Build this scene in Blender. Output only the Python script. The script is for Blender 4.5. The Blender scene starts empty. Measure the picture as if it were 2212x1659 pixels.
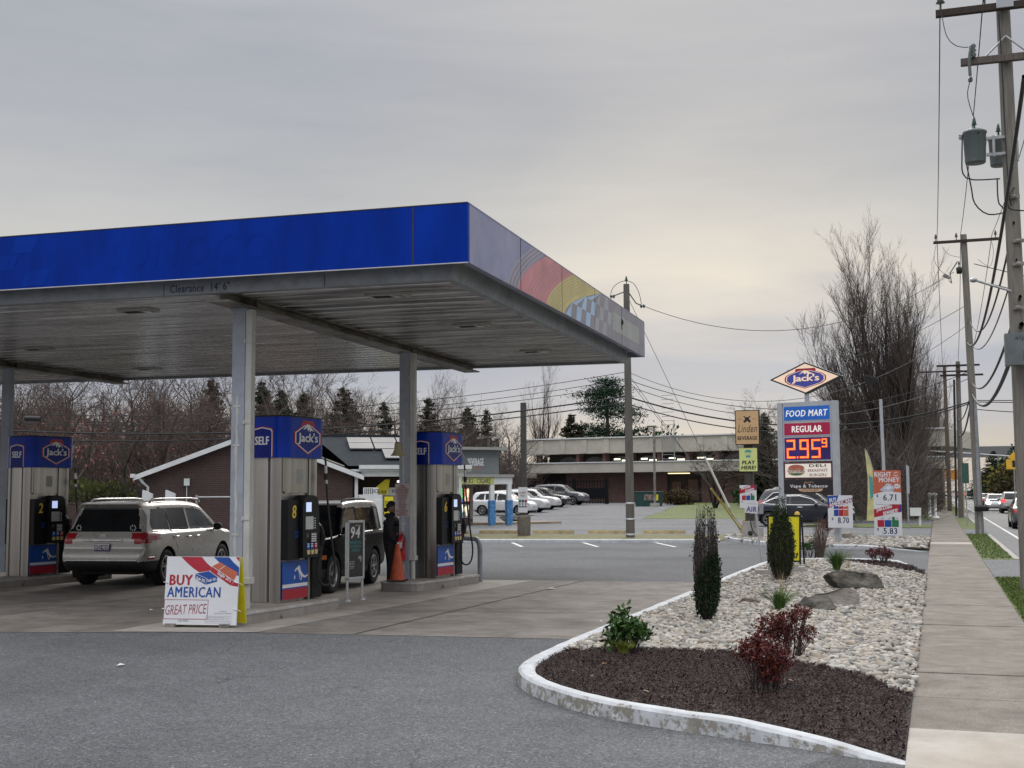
import bpy, math, random
import numpy as np
from mathutils import Vector, Matrix

sc = bpy.context.scene
COL = sc.collection
R = math.radians
# ------------------------------------------------------------------ camera
CAM_H, FPX, CX, CY = 1.79, 2702.0, 1106.0, 829.5
YAW, PITCH, ROLL = R(18.66), math.atan(268 / 3127), -.0045
cd = bpy.data.cameras.new('camera'); cam = bpy.data.objects.new('camera', cd); COL.objects.link(cam)
cd.sensor_width = 36.0; cd.lens = 36.0 * FPX / 2212.0; cd.clip_start = .1; cd.clip_end = 3000
ROT = Matrix.Rotation(YAW, 3, 'Z') @ Matrix.Rotation(math.pi / 2 + PITCH, 3, 'X') @ Matrix.Rotation(ROLL, 3, 'Z')
cam.matrix_world = Matrix.Translation((0, 0, CAM_H)) @ ROT.to_4x4()
sc.camera = cam
# ------------------------------------------------------------------ exposure
sc.view_settings.view_transform = 'Standard'; sc.view_settings.look = 'None'
sc.view_settings.exposure = 0.0; sc.view_settings.gamma = 1.0
sc.cycles.max_bounces = 6; sc.cycles.transparent_max_bounces = 8
# ------------------------------------------------------------------ sky: Nishita above a layered overcast
SUN_AZ, SUN_EL = R(-8), R(27)          # azimuth clockwise from +Y (down the road)
w = bpy.data.worlds.new('World'); sc.world = w; w.use_nodes = True
nt = w.node_tree; nt.nodes.clear()
def N(tree, typ, **kw):
    n = tree.nodes.new(typ)
    for k, v in kw.items():
        if k.startswith('i_'): n.inputs[k[2:].replace('_', ' ')].default_value = v
        else: setattr(n, k, v)
    return n
def ramp(tree, fac, stops, interp='LINEAR'):
    r = tree.nodes.new('ShaderNodeValToRGB'); r.color_ramp.interpolation = interp
    e = r.color_ramp.elements
    while len(e) > 1: e.remove(e[-1])
    e[0].position = stops[0][0]; e[0].color = (*stops[0][1], 1)
    for p, c in stops[1:]:
        x = e.new(p); x.color = (*c, 1)
    if fac is not None: tree.links.new(fac, r.inputs['Fac'])
    return r
def mixc(tree, fac, a, b, mode='MIX'):
    m = tree.nodes.new('ShaderNodeMix'); m.data_type = 'RGBA'; m.blend_type = mode
    for sock, val in ((m.inputs[0], fac), (m.inputs[6], a), (m.inputs[7], b)):
        if isinstance(val, bpy.types.NodeSocket): tree.links.new(val, sock)
        elif isinstance(val, (tuple, list)): sock.default_value = (*val[:3], 1)
        else: sock.default_value = val
    return m.outputs[2]
def mth(tree, op, a, b=0.0, c=None):
    m = tree.nodes.new('ShaderNodeMath'); m.operation = op
    for sock, val in zip(m.inputs, (a, b, c)):
        if val is None: continue
        if isinstance(val, bpy.types.NodeSocket): tree.links.new(val, sock)
        else: sock.default_value = val
    return m.outputs[0]
sky = N(nt, 'ShaderNodeTexSky', sky_type='NISHITA', sun_disc=False, sun_elevation=SUN_EL, sun_rotation=SUN_AZ)
tc = N(nt, 'ShaderNodeTexCoord')
sep = N(nt, 'ShaderNodeSeparateXYZ'); nt.links.new(tc.outputs['Generated'], sep.inputs[0])
mp = N(nt, 'ShaderNodeMapping'); mp.inputs['Scale'].default_value = (2.2, 2.2, 16.0); nt.links.new(tc.outputs['Generated'], mp.inputs[0])
n1 = N(nt, 'ShaderNodeTexNoise', i_Scale=1.6, i_Detail=8.0, i_Roughness=.58); nt.links.new(mp.outputs[0], n1.inputs['Vector'])
mp2 = N(nt, 'ShaderNodeMapping'); mp2.inputs['Scale'].default_value = (1.0, 1.0, 5.0); mp2.inputs['Rotation'].default_value = (R(6), R(-5), 0); nt.links.new(tc.outputs['Generated'], mp2.inputs[0])
n2 = N(nt, 'ShaderNodeTexNoise', i_Scale=2.6, i_Detail=6.0, i_Roughness=.55, i_Distortion=.4); nt.links.new(mp2.outputs[0], n2.inputs['Vector'])
zz = mth(nt, 'ADD', sep.outputs[2], mth(nt, 'MULTIPLY', mth(nt, 'SUBTRACT', n1.outputs['Fac'], .5), .075))
zz = mth(nt, 'ADD', zz, mth(nt, 'MULTIPLY', mth(nt, 'SUBTRACT', n2.outputs['Fac'], .5), .06))
lay = ramp(nt, zz, [(0, (.58, .55, .52)), (.035, (.61, .57, .53)), (.07, (.49, .51, .57)), (.105, (.42, .45, .54)), (.135, (.56, .555, .57)),
                    (.165, (.67, .645, .61)), (.20, (.60, .595, .58)), (.26, (.50, .51, .53)), (.33, (.415, .435, .48)), (.42, (.52, .53, .55)), (.7, (1.7, 1.7, 1.72)), (1, (2.5, 2.5, 2.5))])
mott = ramp(nt, n2.outputs['Fac'], [(.3, (.84, .86, .90)), (.5, (1, 1, 1)), (.7, (1.10, 1.085, 1.06))])
cloud = mixc(nt, 1.0, lay.outputs[0], mott.outputs[0], 'MULTIPLY')
# thin, bright spot where the veiled sun stands
gd = Vector((math.sin(R(-10)), math.cos(R(-10)), .15)).normalized()
dp = N(nt, 'ShaderNodeVectorMath', operation='DOT_PRODUCT'); nt.links.new(tc.outputs['Generated'], dp.inputs[0]); dp.inputs[1].default_value = gd
glow = ramp(nt, dp.outputs['Value'], [(.95, (1, 1, 1)), (.985, (1.05, 1.03, 1.0)), (1.0, (1.22, 1.16, 1.06))])
cloud = mixc(nt, 1.0, cloud, glow.outputs[0], 'MULTIPLY')
back = ramp(nt, mth(nt, 'MULTIPLY_ADD', sep.outputs[1], .5, .5), [(.1, (1.35, 1.35, 1.38)), (.5, (1.05, 1.05, 1.06)), (.75, (1, 1, 1))])   # sky behind the camera brightened as added fill light
cloud = mixc(nt, 1.0, cloud, back.outputs[0], 'MULTIPLY')
bg1 = N(nt, 'ShaderNodeBackground', i_Strength=.08); nt.links.new(sky.outputs[0], bg1.inputs[0])
bg2 = N(nt, 'ShaderNodeBackground', i_Strength=.95); nt.links.new(cloud, bg2.inputs[0])
ms = N(nt, 'ShaderNodeMixShader'); ms.inputs[0].default_value = .93
nt.links.new(bg1.outputs[0], ms.inputs[1]); nt.links.new(bg2.outputs[0], ms.inputs[2])
wo = N(nt, 'ShaderNodeOutputWorld'); nt.links.new(ms.outputs[0], wo.inputs[0])
# ------------------------------------------------------------------ the veiled sun
sl = bpy.data.lights.new('sun', 'SUN'); sl.energy = 1.1; sl.angle = R(22); sl.color = (1, .95, .88)
so = bpy.data.objects.new('sun', sl); COL.objects.link(so)
sd = Vector((math.sin(SUN_AZ) * math.cos(SUN_EL), math.cos(SUN_AZ) * math.cos(SUN_EL), math.sin(SUN_EL)))
so.rotation_euler = sd.to_track_quat('Z', 'Y').to_euler(); so.location = sd * 60

# ------------------------------------------------------------------ surveying helpers
FWD = Vector((-math.sin(YAW), math.cos(YAW), 0))
def ray(x, y): return ROT @ Vector(((x - CX) / FPX, -(y - CY) / FPX, -1))
def G(x, y, z=0.0):                       # where a sight line meets the level z
    d = ray(x, y); return Vector((0, 0, CAM_H)) + d * ((z - CAM_H) / d.z)
def P(x, y, dep):                         # the point at a given distance along it
    d = ray(x, y); return Vector((0, 0, CAM_H)) + d * (dep / d.dot(FWD))
def PX(x, y, X):                          # where it crosses the vertical plane x = X
    d = ray(x, y); return Vector((0, 0, CAM_H)) + d * (X / d.x)

# ------------------------------------------------------------------ materials
MATS = {}
def newmat(name):
    m = bpy.data.materials.new(name); m.use_nodes = True
    t = m.node_tree; b = t.nodes['Principled BSDF']
    MATS[name] = m
    return m, t, b
def coords(t, stretch=(1, 1, 1)):
    c = N(t, 'ShaderNodeTexCoord'); mpn = N(t, 'ShaderNodeMapping'); mpn.inputs['Scale'].default_value = stretch
    t.links.new(c.outputs['Object'], mpn.inputs[0]); return mpn.outputs[0]
def noise(t, vec, scale, detail=4.0, rough=.55, dist=0.0):
    n = N(t, 'ShaderNodeTexNoise', i_Scale=scale, i_Detail=detail, i_Roughness=rough, i_Distortion=dist); t.links.new(vec, n.inputs['Vector']); return n.outputs['Fac']
def bumpn(t, b, h, strength=.3, dist=.01):
    bn = N(t, 'ShaderNodeBump', i_Strength=strength, i_Distance=dist); t.links.new(h, bn.inputs['Height']); t.links.new(bn.outputs[0], b.inputs['Normal'])
def sc3(c, k): return tuple(min(1.0, max(0.0, x * k)) for x in c)
def pm(name, col, rough=.5, metal=0., var=.12, scale=5., col2=None, bump=0., bscale=60., coat=0., emit=0., stretch=(1, 1, 1), spec=.5, dirt=0.):
    if name in MATS: return MATS[name]
    m, t, b = newmat(name); v = coords(t, stretch)
    f = noise(t, v, scale, 5.0)
    r = ramp(t, f, [(.32, sc3(col, 1 - var)), (.68, col2 or sc3(col, 1 + var))])
    out = r.outputs[0]
    if dirt:
        g = ramp(t, noise(t, v, scale * 2.7, 8.0, .65), [(.45, (1, 1, 1)), (.72, (1 - dirt,) * 3)])
        out = mixc(t, 1.0, out, g.outputs[0], 'MULTIPLY')
    t.links.new(out, b.inputs['Base Color'])
    b.inputs['Metallic'].default_value = metal; b.inputs['Specular IOR Level'].default_value = spec
    rr = ramp(t, noise(t, v, scale * 3, 4.0), [(.3, (max(0, rough - .08),) * 3), (.7, (min(1, rough + .08),) * 3)])
    t.links.new(rr.outputs[0], b.inputs['Roughness'])
    if coat: b.inputs['Coat Weight'].default_value = coat; b.inputs['Coat Roughness'].default_value = .06
    if bump: bumpn(t, b, noise(t, v, bscale, 4.0), bump)
    if emit: t.links.new(out, b.inputs['Emission Color']); b.inputs['Emission Strength'].default_value = emit
    return m
def island(name, cols, rough=.8, bump=0., bscale=40., extra=.15, sheen=0.):
    """colour picked per loose piece (leaves, stones, chips)"""
    m, t, b = newmat(name); g = N(t, 'ShaderNodeNewGeometry')
    n = len(cols); r = ramp(t, g.outputs['Random Per Island'], [(i / max(1, n - 1), c) for i, c in enumerate(cols)])
    v = coords(t); f = ramp(t, noise(t, v, bscale, 4.0), [(.3, (1 - extra,) * 3), (.7, (1 + extra,) * 3)])
    t.links.new(mixc(t, 1.0, r.outputs[0], f.outputs[0], 'MULTIPLY'), b.inputs['Base Color'])
    b.inputs['Roughness'].default_value = rough; b.inputs['Specular IOR Level'].default_value = .2
    if bump: bumpn(t, b, noise(t, v, bscale * 1.5, 4.0), bump)
    return m

# ------------------------------------------------------------------ mesh building
_glyph = {}
def glyphs(s, bold, shear, spacing):
    k = (s, bold, shear, spacing)
    if k not in _glyph:
        cu = bpy.data.curves.new('lettering', 'FONT'); cu.body = s; cu.offset = bold; cu.shear = shear; cu.resolution_u = 2
        cu.align_x = 'CENTER'; cu.fill_mode = 'FRONT'; cu.space_character = spacing
        ob = bpy.data.objects.new('lettering', cu); me = bpy.data.meshes.new_from_object(ob)
        vs = np.array([v.co[:] for v in me.vertices]).reshape(-1, 3)[:, :2]; fs = [list(p.vertices) for p in me.polygons]
        bpy.data.objects.remove(ob); bpy.data.meshes.remove(me); bpy.data.curves.remove(cu)
        _glyph[k] = (vs, fs)
    return _glyph[k]
class MB:
    def __init__(s): s.v = []; s.f = []; s.m = []; s.s = []; s.M = Matrix()
    def add(s, vs, fs, m=0, smooth=False):
        o = len(s.v); M = s.M
        s.v.extend([tuple(M @ Vector(v)) for v in vs]); s.f.extend([[i + o for i in f] for f in fs])
        s.m.extend([m] * len(fs)); s.s.extend([smooth] * len(fs)); return s
    def box(s, c, d, m=0, rz=0., rx=0., ry=0.):
        x, y, z = (k / 2 for k in d)
        vs = [(-x, -y, -z), (x, -y, -z), (x, y, -z), (-x, y, -z), (-x, -y, z), (x, -y, z), (x, y, z), (-x, y, z)]
        if rz or rx or ry:
            Q = Matrix.Rotation(rz, 3, 'Z') @ Matrix.Rotation(ry, 3, 'Y') @ Matrix.Rotation(rx, 3, 'X'); vs = [Q @ Vector(v) for v in vs]
        return s.add([(v[0] + c[0], v[1] + c[1], v[2] + c[2]) for v in vs], [(0, 3, 2, 1), (4, 5, 6, 7), (0, 1, 5, 4), (1, 2, 6, 5), (2, 3, 7, 6), (3, 0, 4, 7)], m)
    def box2(s, a, b, m=0): return s.box([(p + q) / 2 for p, q in zip(a, b)], [abs(q - p) for p, q in zip(a, b)], m)
    def tube(s, pts, r, n=6, m=0, cap=True, smooth=True):
        pts = [Vector(p) for p in pts]; k = len(pts); rs = r if isinstance(r, (list, tuple)) else [r] * k
        vs = []; up = None
        for i, p in enumerate(pts):
            d = (pts[min(i + 1, k - 1)] - pts[max(i - 1, 0)]).normalized()
            if up is None: up = Vector((0, 0, 1)) if abs(d.z) < .9 else Vector((1, 0, 0))
            a = d.cross(up).normalized(); b = a.cross(d); up = b
            vs += [p + (a * math.cos(2 * math.pi * j / n) + b * math.sin(2 * math.pi * j / n)) * rs[i] for j in range(n)]
        fs = [(i * n + j, i * n + (j + 1) % n, (i + 1) * n + (j + 1) % n, (i + 1) * n + j) for i in range(k - 1) for j in range(n)]
        s.add(vs, fs, m, smooth)
        if cap: s.add(vs[:n], [list(range(n))], m); s.add(vs[-n:], [list(range(n))[::-1]], m)
        return s
    def lathe(s, prof, n=16, m=0, c=(0, 0, 0), axis='z', smooth=True):
        vs = []
        for r, z in prof:
            for j in range(n):
                a = 2 * math.pi * j / n; p = (r * math.cos(a), r * math.sin(a), z)
                if axis == 'y': p = (p[0], p[2], p[1])
                if axis == 'x': p = (p[2], p[0], p[1])
                vs.append((p[0] + c[0], p[1] + c[1], p[2] + c[2]))
        k = len(prof); fs = [(i * n + j, i * n + (j + 1) % n, (i + 1) * n + (j + 1) % n, (i + 1) * n + j) for i in range(k - 1) for j in range(n)]
        return s.add(vs, fs, m, smooth)
    def prism(s, poly, y0, y1, m=0, axis='y', mside=None):
        n = len(poly)
        if axis == 'y': lo = [(x, y0, z) for x, z in poly]; hi = [(x, y1, z) for x, z in poly]
        elif axis == 'z': lo = [(x, y, y0) for x, y in poly]; hi = [(x, y, y1) for x, y in poly]
        else: lo = [(y0, x, z) for x, z in poly]; hi = [(y1, x, z) for x, z in poly]
        s.add(lo + hi, [list(range(n))[::-1], list(range(n, 2 * n))], m)
        return s.add(lo + hi, [(i, (i + 1) % n, (i + 1) % n + n, i + n) for i in range(n)], m if mside is None else mside)
    def poly(s, pts, y, m=0):             # a flat printed shape on a panel that faces -y
        return s.add([(x, y, z) for x, z in pts], [list(range(len(pts)))], m)
    def text(s, t, x0, x1, z0, z1, y, m=0, bold=.02, shear=0., spacing=1.09, ang=0.):
        vs, fs = glyphs(t, 0., shear, spacing); lo = vs.min(0); hi = vs.max(0)
        q = (vs - lo) / np.maximum(hi - lo, 1e-6); ca, sa = math.cos(ang), math.sin(ang); W, H = x1 - x0, z1 - z0; mx, mz = (x0 + x1) / 2, (z0 + z1) / 2
        k = (bold + .004) * 1.1 * H / (t.count('\n') + 1) if bold > .004 else 0.    # heavier faces: the same letters laid over each other a hair apart
        for i, (ex, ez) in enumerate(((0, 0), (k, 0), (-k, 0), (0, k * .5), (0, -k * .5)) if k else ((0, 0),)):
            s.add([(mx + ex + (a - .5) * (W - 2 * k) * ca - (b - .5) * H * sa, y - .0003 * i, mz + ez + (a - .5) * (W - 2 * k) * sa + (b - .5) * H * ca) for a, b in q], fs, m)
        return s
    def build(s, name, mats, parent=None, bevel=0., loc=None, rz=0.):
        me = bpy.data.meshes.new(name); me.from_pydata(s.v, [], s.f)
        for mm in (mats if isinstance(mats, (list, tuple)) else [mats]): me.materials.append(mm)
        me.polygons.foreach_set('material_index', s.m); me.polygons.foreach_set('use_smooth', s.s); me.update()
        o = bpy.data.objects.new(name, me); COL.objects.link(o)
        if parent is not None: o.parent = parent
        if loc is not None: o.location = loc
        if rz: o.rotation_euler = (0, 0, rz)
        if bevel:
            b = o.modifiers.new('bevel', 'BEVEL'); b.width = bevel; b.segments = 2; b.limit_method = 'ANGLE'; b.angle_limit = R(50)
        return o
def npmesh(name, V, F, mats, parent=None, smooth=False, mi=None, loc=None):
    V = np.asarray(V, np.float32); F = np.asarray(F, np.int32); me = bpy.data.meshes.new(name)
    me.vertices.add(len(V)); me.vertices.foreach_set('co', V.ravel()); k = F.shape[1]
    me.loops.add(F.size); me.loops.foreach_set('vertex_index', F.ravel())
    me.polygons.add(len(F)); me.polygons.foreach_set('loop_start', np.arange(0, F.size, k, dtype=np.int32)); me.polygons.foreach_set('loop_total', np.full(len(F), k, np.int32))
    for mm in (mats if isinstance(mats, (list, tuple)) else [mats]): me.materials.append(mm)
    if mi is not None: me.polygons.foreach_set('material_index', np.asarray(mi, np.int32))
    me.polygons.foreach_set('use_smooth', np.full(len(F), smooth)); me.update(calc_edges=True); me.validate()
    o = bpy.data.objects.new(name, me); COL.objects.link(o)
    if parent is not None: o.parent = parent
    if loc is not None: o.location = loc
    return o
def tag(o, label=None, cat=None, group=None, kind=None):
    for k, v in (('label', label), ('category', cat), ('group', group), ('kind', kind)):
        if v: o[k] = v
    return o
def thing(name, label, cat, loc=(0, 0, 0), rz=0., group=None):
    o = bpy.data.objects.new(name, None); COL.objects.link(o); o.location = (*loc, 0) if len(loc) == 2 else loc; o.rotation_euler = (0, 0, rz); o.empty_display_size = .2
    return tag(o, label, cat, group)
def dup(root, loc, rz=0., label=None, group=None, scale=None):
    def cp(o, par):
        c = o.copy(); COL.objects.link(c); c.parent = par
        for ch in list(o.children): cp(ch, c)
        return c
    r = cp(root, None); r.location = loc; r.rotation_euler = (0, 0, rz)
    if label: r['label'] = label
    if group: r['group'] = group
    if scale: r.scale = scale if isinstance(scale, (tuple, list)) else (scale,) * 3
    return r
def sheet(name, poly, z, m, kind='structure'):
    b = MB(); b.add([(x, y, z) for x, y in poly], [list(range(len(poly)))]); return tag(b.build(name, m), kind=kind)
# ================================================================== SETTING: ground, paving, kerbs
def asphalt(name, base=.15, warm=0., patch=.25, rough=.9):
    m, t, b = newmat(name); v = coords(t)
    c = lambda k: (base * k * (.97 + warm), base * k, base * k * (1.05 - warm))
    vo = N(t, 'ShaderNodeTexVoronoi', i_Scale=95.0); t.links.new(v, vo.inputs['Vector'])
    sp = ramp(t, vo.outputs['Color'], [(.0, c(.42)), (.45, c(.88)), (.72, c(1.15)), (.9, c(1.8)), (1.0, c(3.2))])
    big = ramp(t, noise(t, v, .22, 7.0, .6), [(.3, (1 - patch * 1.2,) * 3), (.5, (1, 1, 1)), (.7, (1 + patch * .6,) * 3)])
    mid = ramp(t, noise(t, v, 2.6, 8.0, .65), [(.3, (.88,) * 3), (.7, (1.1,) * 3)])
    fine = ramp(t, noise(t, v, 30.0, 4.0, .7), [(.3, (.8,) * 3), (.7, (1.2,) * 3)])
    o = mixc(t, 1.0, sp.outputs[0], big.outputs[0], 'MULTIPLY'); o = mixc(t, 1.0, o, mid.outputs[0], 'MULTIPLY'); o = mixc(t, 1.0, o, fine.outputs[0], 'MULTIPLY')
    # dark drips and scuffs stretched along the driving direction
    vs = coords(t, (.9, 3.2, 1)); sm = ramp(t, noise(t, vs, 1.7, 6.0, .6), [(.62, (1, 1, 1)), (.74, (.72, .72, .73))])
    o = mixc(t, 1.0, o, sm.outputs[0], 'MULTIPLY')
    wv = N(t, 'ShaderNodeVectorMath', operation='ADD'); nn_ = N(t, 'ShaderNodeTexNoise', i_Scale=1.3, i_Detail=6.0); t.links.new(v, nn_.inputs['Vector']); t.links.new(v, wv.inputs[0]); t.links.new(nn_.outputs['Color'], wv.inputs[1])
    cr = N(t, 'ShaderNodeTexVoronoi', feature='DISTANCE_TO_EDGE', i_Scale=.22); t.links.new(wv.outputs[0], cr.inputs['Vector'])
    cm = ramp(t, cr.outputs['Distance'], [(0, (1, 1, 1)), (.0035, (0, 0, 0))]); ck = mth(t, 'MULTIPLY', cm.outputs[0], ramp(t, noise(t, v, .5, 4.0), [(.5, (0, 0, 0)), (.58, (1, 1, 1))]).outputs[0])
    o = mixc(t, mth(t, 'MULTIPLY', ck, .75), o, c(.3))
    s2 = N(t, 'ShaderNodeTexVoronoi', i_Scale=42.0); t.links.new(v, s2.inputs['Vector']); o = mixc(t, 1.0, o, ramp(t, s2.outputs['Color'], [(0, (.72,) * 3), (.5, (1,) * 3), (.88, (1.12,) * 3), (1, (1.7,) * 3)]).outputs[0], 'MULTIPLY')
    dk = ramp(t, noise(t, coords(t, (2.0, 5.5, 1)), 1.6, 5.0, .7), [(.66, (1, 1, 1)), (.72, (.62, .62, .64))]); o = mixc(t, 1.0, o, dk.outputs[0], 'MULTIPLY')
    t.links.new(o, b.inputs['Base Color']); b.inputs['Roughness'].default_value = rough; b.inputs['Specular IOR Level'].default_value = .3
    bumpn(t, b, mth(t, 'ADD', vo.outputs['Distance'], noise(t, v, 60.0)), .55, .006)
    return m
def concrete(name, col, stain=.35, tint=(.9, .8, .72), scale=1.0, speck=.12, rough=.85):
    m, t, b = newmat(name); v = coords(t)
    f = ramp(t, noise(t, v, .5 * scale, 8.0, .62), [(.3, sc3(col, .86)), (.7, sc3(col, 1.1))])
    g = ramp(t, noise(t, v, 1.6 * scale, 8.0, .65, .5), [(.42, (1, 1, 1)), (.7, tuple(1 - stain * k for k in (1.0, 1.05, 1.1)))])
    h = ramp(t, noise(t, v, 75.0, 3.0, .7), [(.3, (1 - speck,) * 3), (.72, (1 + speck,) * 3)])
    st = ramp(t, noise(t, coords(t, (1.3, .8, 1)), 1.1, 6.0), [(.4, (1, 1, 1)), (.8, tint)])
    o = mixc(t, 1.0, f.outputs[0], g.outputs[0], 'MULTIPLY'); o = mixc(t, 1.0, o, h.outputs[0], 'MULTIPLY'); o = mixc(t, 1.0, o, st.outputs[0], 'MULTIPLY')
    t.links.new(o, b.inputs['Base Color']); b.inputs['Roughness'].default_value = rough
    bumpn(t, b, noise(t, v, 70.0, 4.0, .7), .3, .004)
    return m
M_ASPH = asphalt('worn_asphalt', .122); M_ROAD = asphalt('road_asphalt', .105, .0, .2, .6); M_LOT2 = asphalt('side_lot_asphalt', .165, .01, .2)
M_DARKASPH = asphalt('patched_asphalt', .085, .0, .2)
M_CONC = concrete('oil_stained_concrete', (.225, .205, .185), .5, (.74, .69, .65)); M_PAD = concrete('pale_pad_concrete', (.36, .335, .305), .3)
M_SLAB = concrete('exposed_aggregate_slab', (.195, .175, .148), .42, (.84, .8, .76), 1.6, .45); M_NEWSLAB = concrete('fresh_concrete_slab', (.40, .375, .335), .2)
M_CURBC = concrete('kerb_concrete', (.4, .39, .37), .3)
M_GRASS = pm('short_turf', (.075, .115, .03), .9, var=.3, scale=3.5, col2=(.15, .175, .05), bump=.6, bscale=60)
M_FIELD = pm('rough_field', (.075, .08, .04), .95, var=.3, scale=.4, col2=(.11, .09, .055), bump=.5, bscale=8)
M_DIRT = pm('bed_soil', (.05, .04, .034), .95, var=.3, scale=9, bump=.8, bscale=40)
M_WPAINT = pm('road_white_paint', (.62, .62, .6), .7, var=.15, scale=14, dirt=.35)

def paint_worn(name, wear_top=.572, wear_side=.472, col=(.50, .52, .54)):
    m, t, b = newmat(name); v = coords(t)
    cc = ramp(t, noise(t, v, 7.0, 6.0, .6), [(.3, (.15, .14, .12)), (.7, (.31, .29, .255))])
    pc = ramp(t, noise(t, v, 5.0, 8.0, .7), [(.3, sc3(col, .72)), (.55, col), (.7, sc3(col, 1.12))])
    ge = N(t, 'ShaderNodeNewGeometry'); sp = N(t, 'ShaderNodeSeparateXYZ'); t.links.new(ge.outputs['Normal'], sp.inputs[0])
    thr = mth(t, 'MULTIPLY_ADD', mth(t, 'ABSOLUTE', sp.outputs[2]), wear_top - wear_side, wear_side)
    n = mth(t, 'ADD', mth(t, 'MULTIPLY', noise(t, v, 4.2, 10.0, .72, .3), .55), mth(t, 'MULTIPLY', noise(t, v, 21.0, 8.0, .75), .45))
    fac = mth(t, 'MULTIPLY', mth(t, 'SUBTRACT', n, thr), 22.0); fac.node.use_clamp = True
    t.links.new(mixc(t, fac, pc.outputs[0], cc.outputs[0]), b.inputs['Base Color']); b.inputs['Roughness'].default_value = .75
    bumpn(t, b, n, .5, .01)
    return m
M_KERB = paint_worn('peeling_white_paint')
M_KERB2 = paint_worn('fading_white_paint', .62, .56)

sheet('ground', [(-900, -200), (900, -200), (900, 1600), (-900, 1600)], -.13, M_FIELD)
sheet('forecourt_asphalt', [(-70, -30), (-.25, -30), (-.25, 38.9), (-2, 39.3), (-4.5, 40.3), (-6.2, 43), (-7.2, 45.5), (-7.2, 46.0), (-30, 40.6), (-70, 33)], 0, M_ASPH)
sheet('forecourt_concrete', [(-30, 9.6), (-11.54, 13.41), (-8.35, 14.3), (-4.52, 14.74), (-3.99, 14.8), (-3.98, 24.52), (-6.3, 24.3), (-9.05, 24.05), (-16, 25.4), (-30, 26.5)], .004, M_CONC)
sheet('island_apron', [(-10.18, 13.86), (-8.3, 14.3), (-7.85, 21.6), (-7.7, 24.1), (-9.05, 24.0), (-10.3, 23.6)], .008, M_PAD)
sheet('island_apron', [(-18.2, 18.3), (-16.4, 18.9), (-15.8, 24.4), (-18.2, 24.2)], .008, M_PAD)
jb = MB()   # saw joints across the concrete
for a, c in (((-30, 14.6), (-4.0, 18.0)), ((-30, 18.6), (-4.0, 21.3)), ((-7.0, 14.5), (-6.7, 24.3)), ((-13.2, 13.0), (-12.6, 24.8))):
    a, c = Vector((*a, 0)), Vector((*c, 0)); n = (c - a).normalized().cross(Vector((0, 0, 1))) * .012
    jb.add([(p.x, p.y, .0115) for p in (a - n, c - n, c + n, a + n)], [(0, 1, 2, 3)])
tag(jb.build('concrete_joints', pm('joint_filler', (.045, .042, .04), .9)), kind='structure')
sheet('patched_asphalt', [(-.3, 7.5), (-.9, 8.4), (-.7, 8.86), (-.25, 8.72)], .004, M_DARKASPH)
# sidewalk slabs, some of them new, dropped to the driveways
sb = MB(); rng = random.Random(3); ys = [-6, -3.5, 2.0, 5.0, 7.4, 10.0]
y = 10.0
while y < 200: y += 1.52; ys.append(y)
for a, c in zip(ys, ys[1:]):
    white = (7.3 < c < 10.1) or 44.0 < c < 46.2
    dz = rng.uniform(-.004, .004); sb.box2((-.25, a + .008, -.1), (1.05, c - .008, .012 + dz), 1 if white else 0)
tag(sb.build('sidewalk', [M_SLAB, M_NEWSLAB], bevel=.006), kind='structure')
ab = MB()
for a, c in ((27.4, 34.2), (53.5, 60.0), (84, 90)): ab.box2((1.06, a, -.1), (1.93, c, .008))
tag(ab.build('driveway_apron', M_LOT2), kind='structure')
# street
sheet('road', [(1.9, -30), (14.6, -30), (14.6, 700), (1.9, 700)], -.1, M_ROAD)
lb = MB()
def stripe(x0, x1, y0, y1, z, m=0): lb.add([(x0, y0, z), (x1, y0, z), (x1, y1, z), (x0, y1, z)], [(0, 1, 2, 3)], m)
stripe(2.86, 2.98, -20, 420, -.096); 
for xx in (6.55, 6.8): stripe(xx, xx + .1, -20, 420, -.096, 1)
stripe(13.2, 13.32, -20, 420, -.096)
for dy in range(0, 400, 9): stripe(9.9, 10.02, dy, dy + 3, -.096)
tag(lb.build('road_markings', [M_WPAINT, pm('road_yellow_paint', (.5, .3, .12), .7, var=.2, scale=10)]), kind='structure')
kb = MB()
for a, c, h in ((-20, 26.8, .0), (34.6, 53.0, .0), (60.4, 83.5, 0), (90.5, 200, 0)): kb.box2((1.82, a, -.2), (1.97, c, .02))
for a, c in ((26.8, 34.6), (53.0, 60.4), (83.5, 90.5)): kb.box2((1.83, a, -.2), (1.965, c, -.05))
tag(kb.build('road_kerb', M_CURBC, bevel=.015), kind='structure')
vb = MB()
for a, c in ((-20, 27.2), (34.4, 53.2), (60.2, 83.8), (90.2, 200)): vb.box2((1.06, a, -.12), (1.81, c, .0))
tag(vb.build('grass_verge', M_GRASS), kind='structure')
sheet('grass_verge', [(14.6, -30), (60, -30), (60, 700), (14.6, 700)], -.06, M_GRASS)

# painted parking stripes on the forecourt
pb = MB()
for a, c in (((-14.06, 41.6), (-12.73, 38.63)), ((-11.67, 42.2), (-10.35, 39.17)), ((-9.44, 43.2), (-7.9, 39.56)), ((-16.6, 41.2), (-15.3, 38.2))):
    a, c = Vector((*a, 0)), Vector((*c, 0)); n = (c - a).normalized().cross(Vector((0, 0, 1))) * .06
    pb.add([(p.x, p.y, .004) for p in (a - n, c - n, c + n, a + n)], [(0, 1, 2, 3)])
tag(pb.build('parking_stripes', M_WPAINT), kind='structure')
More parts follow.
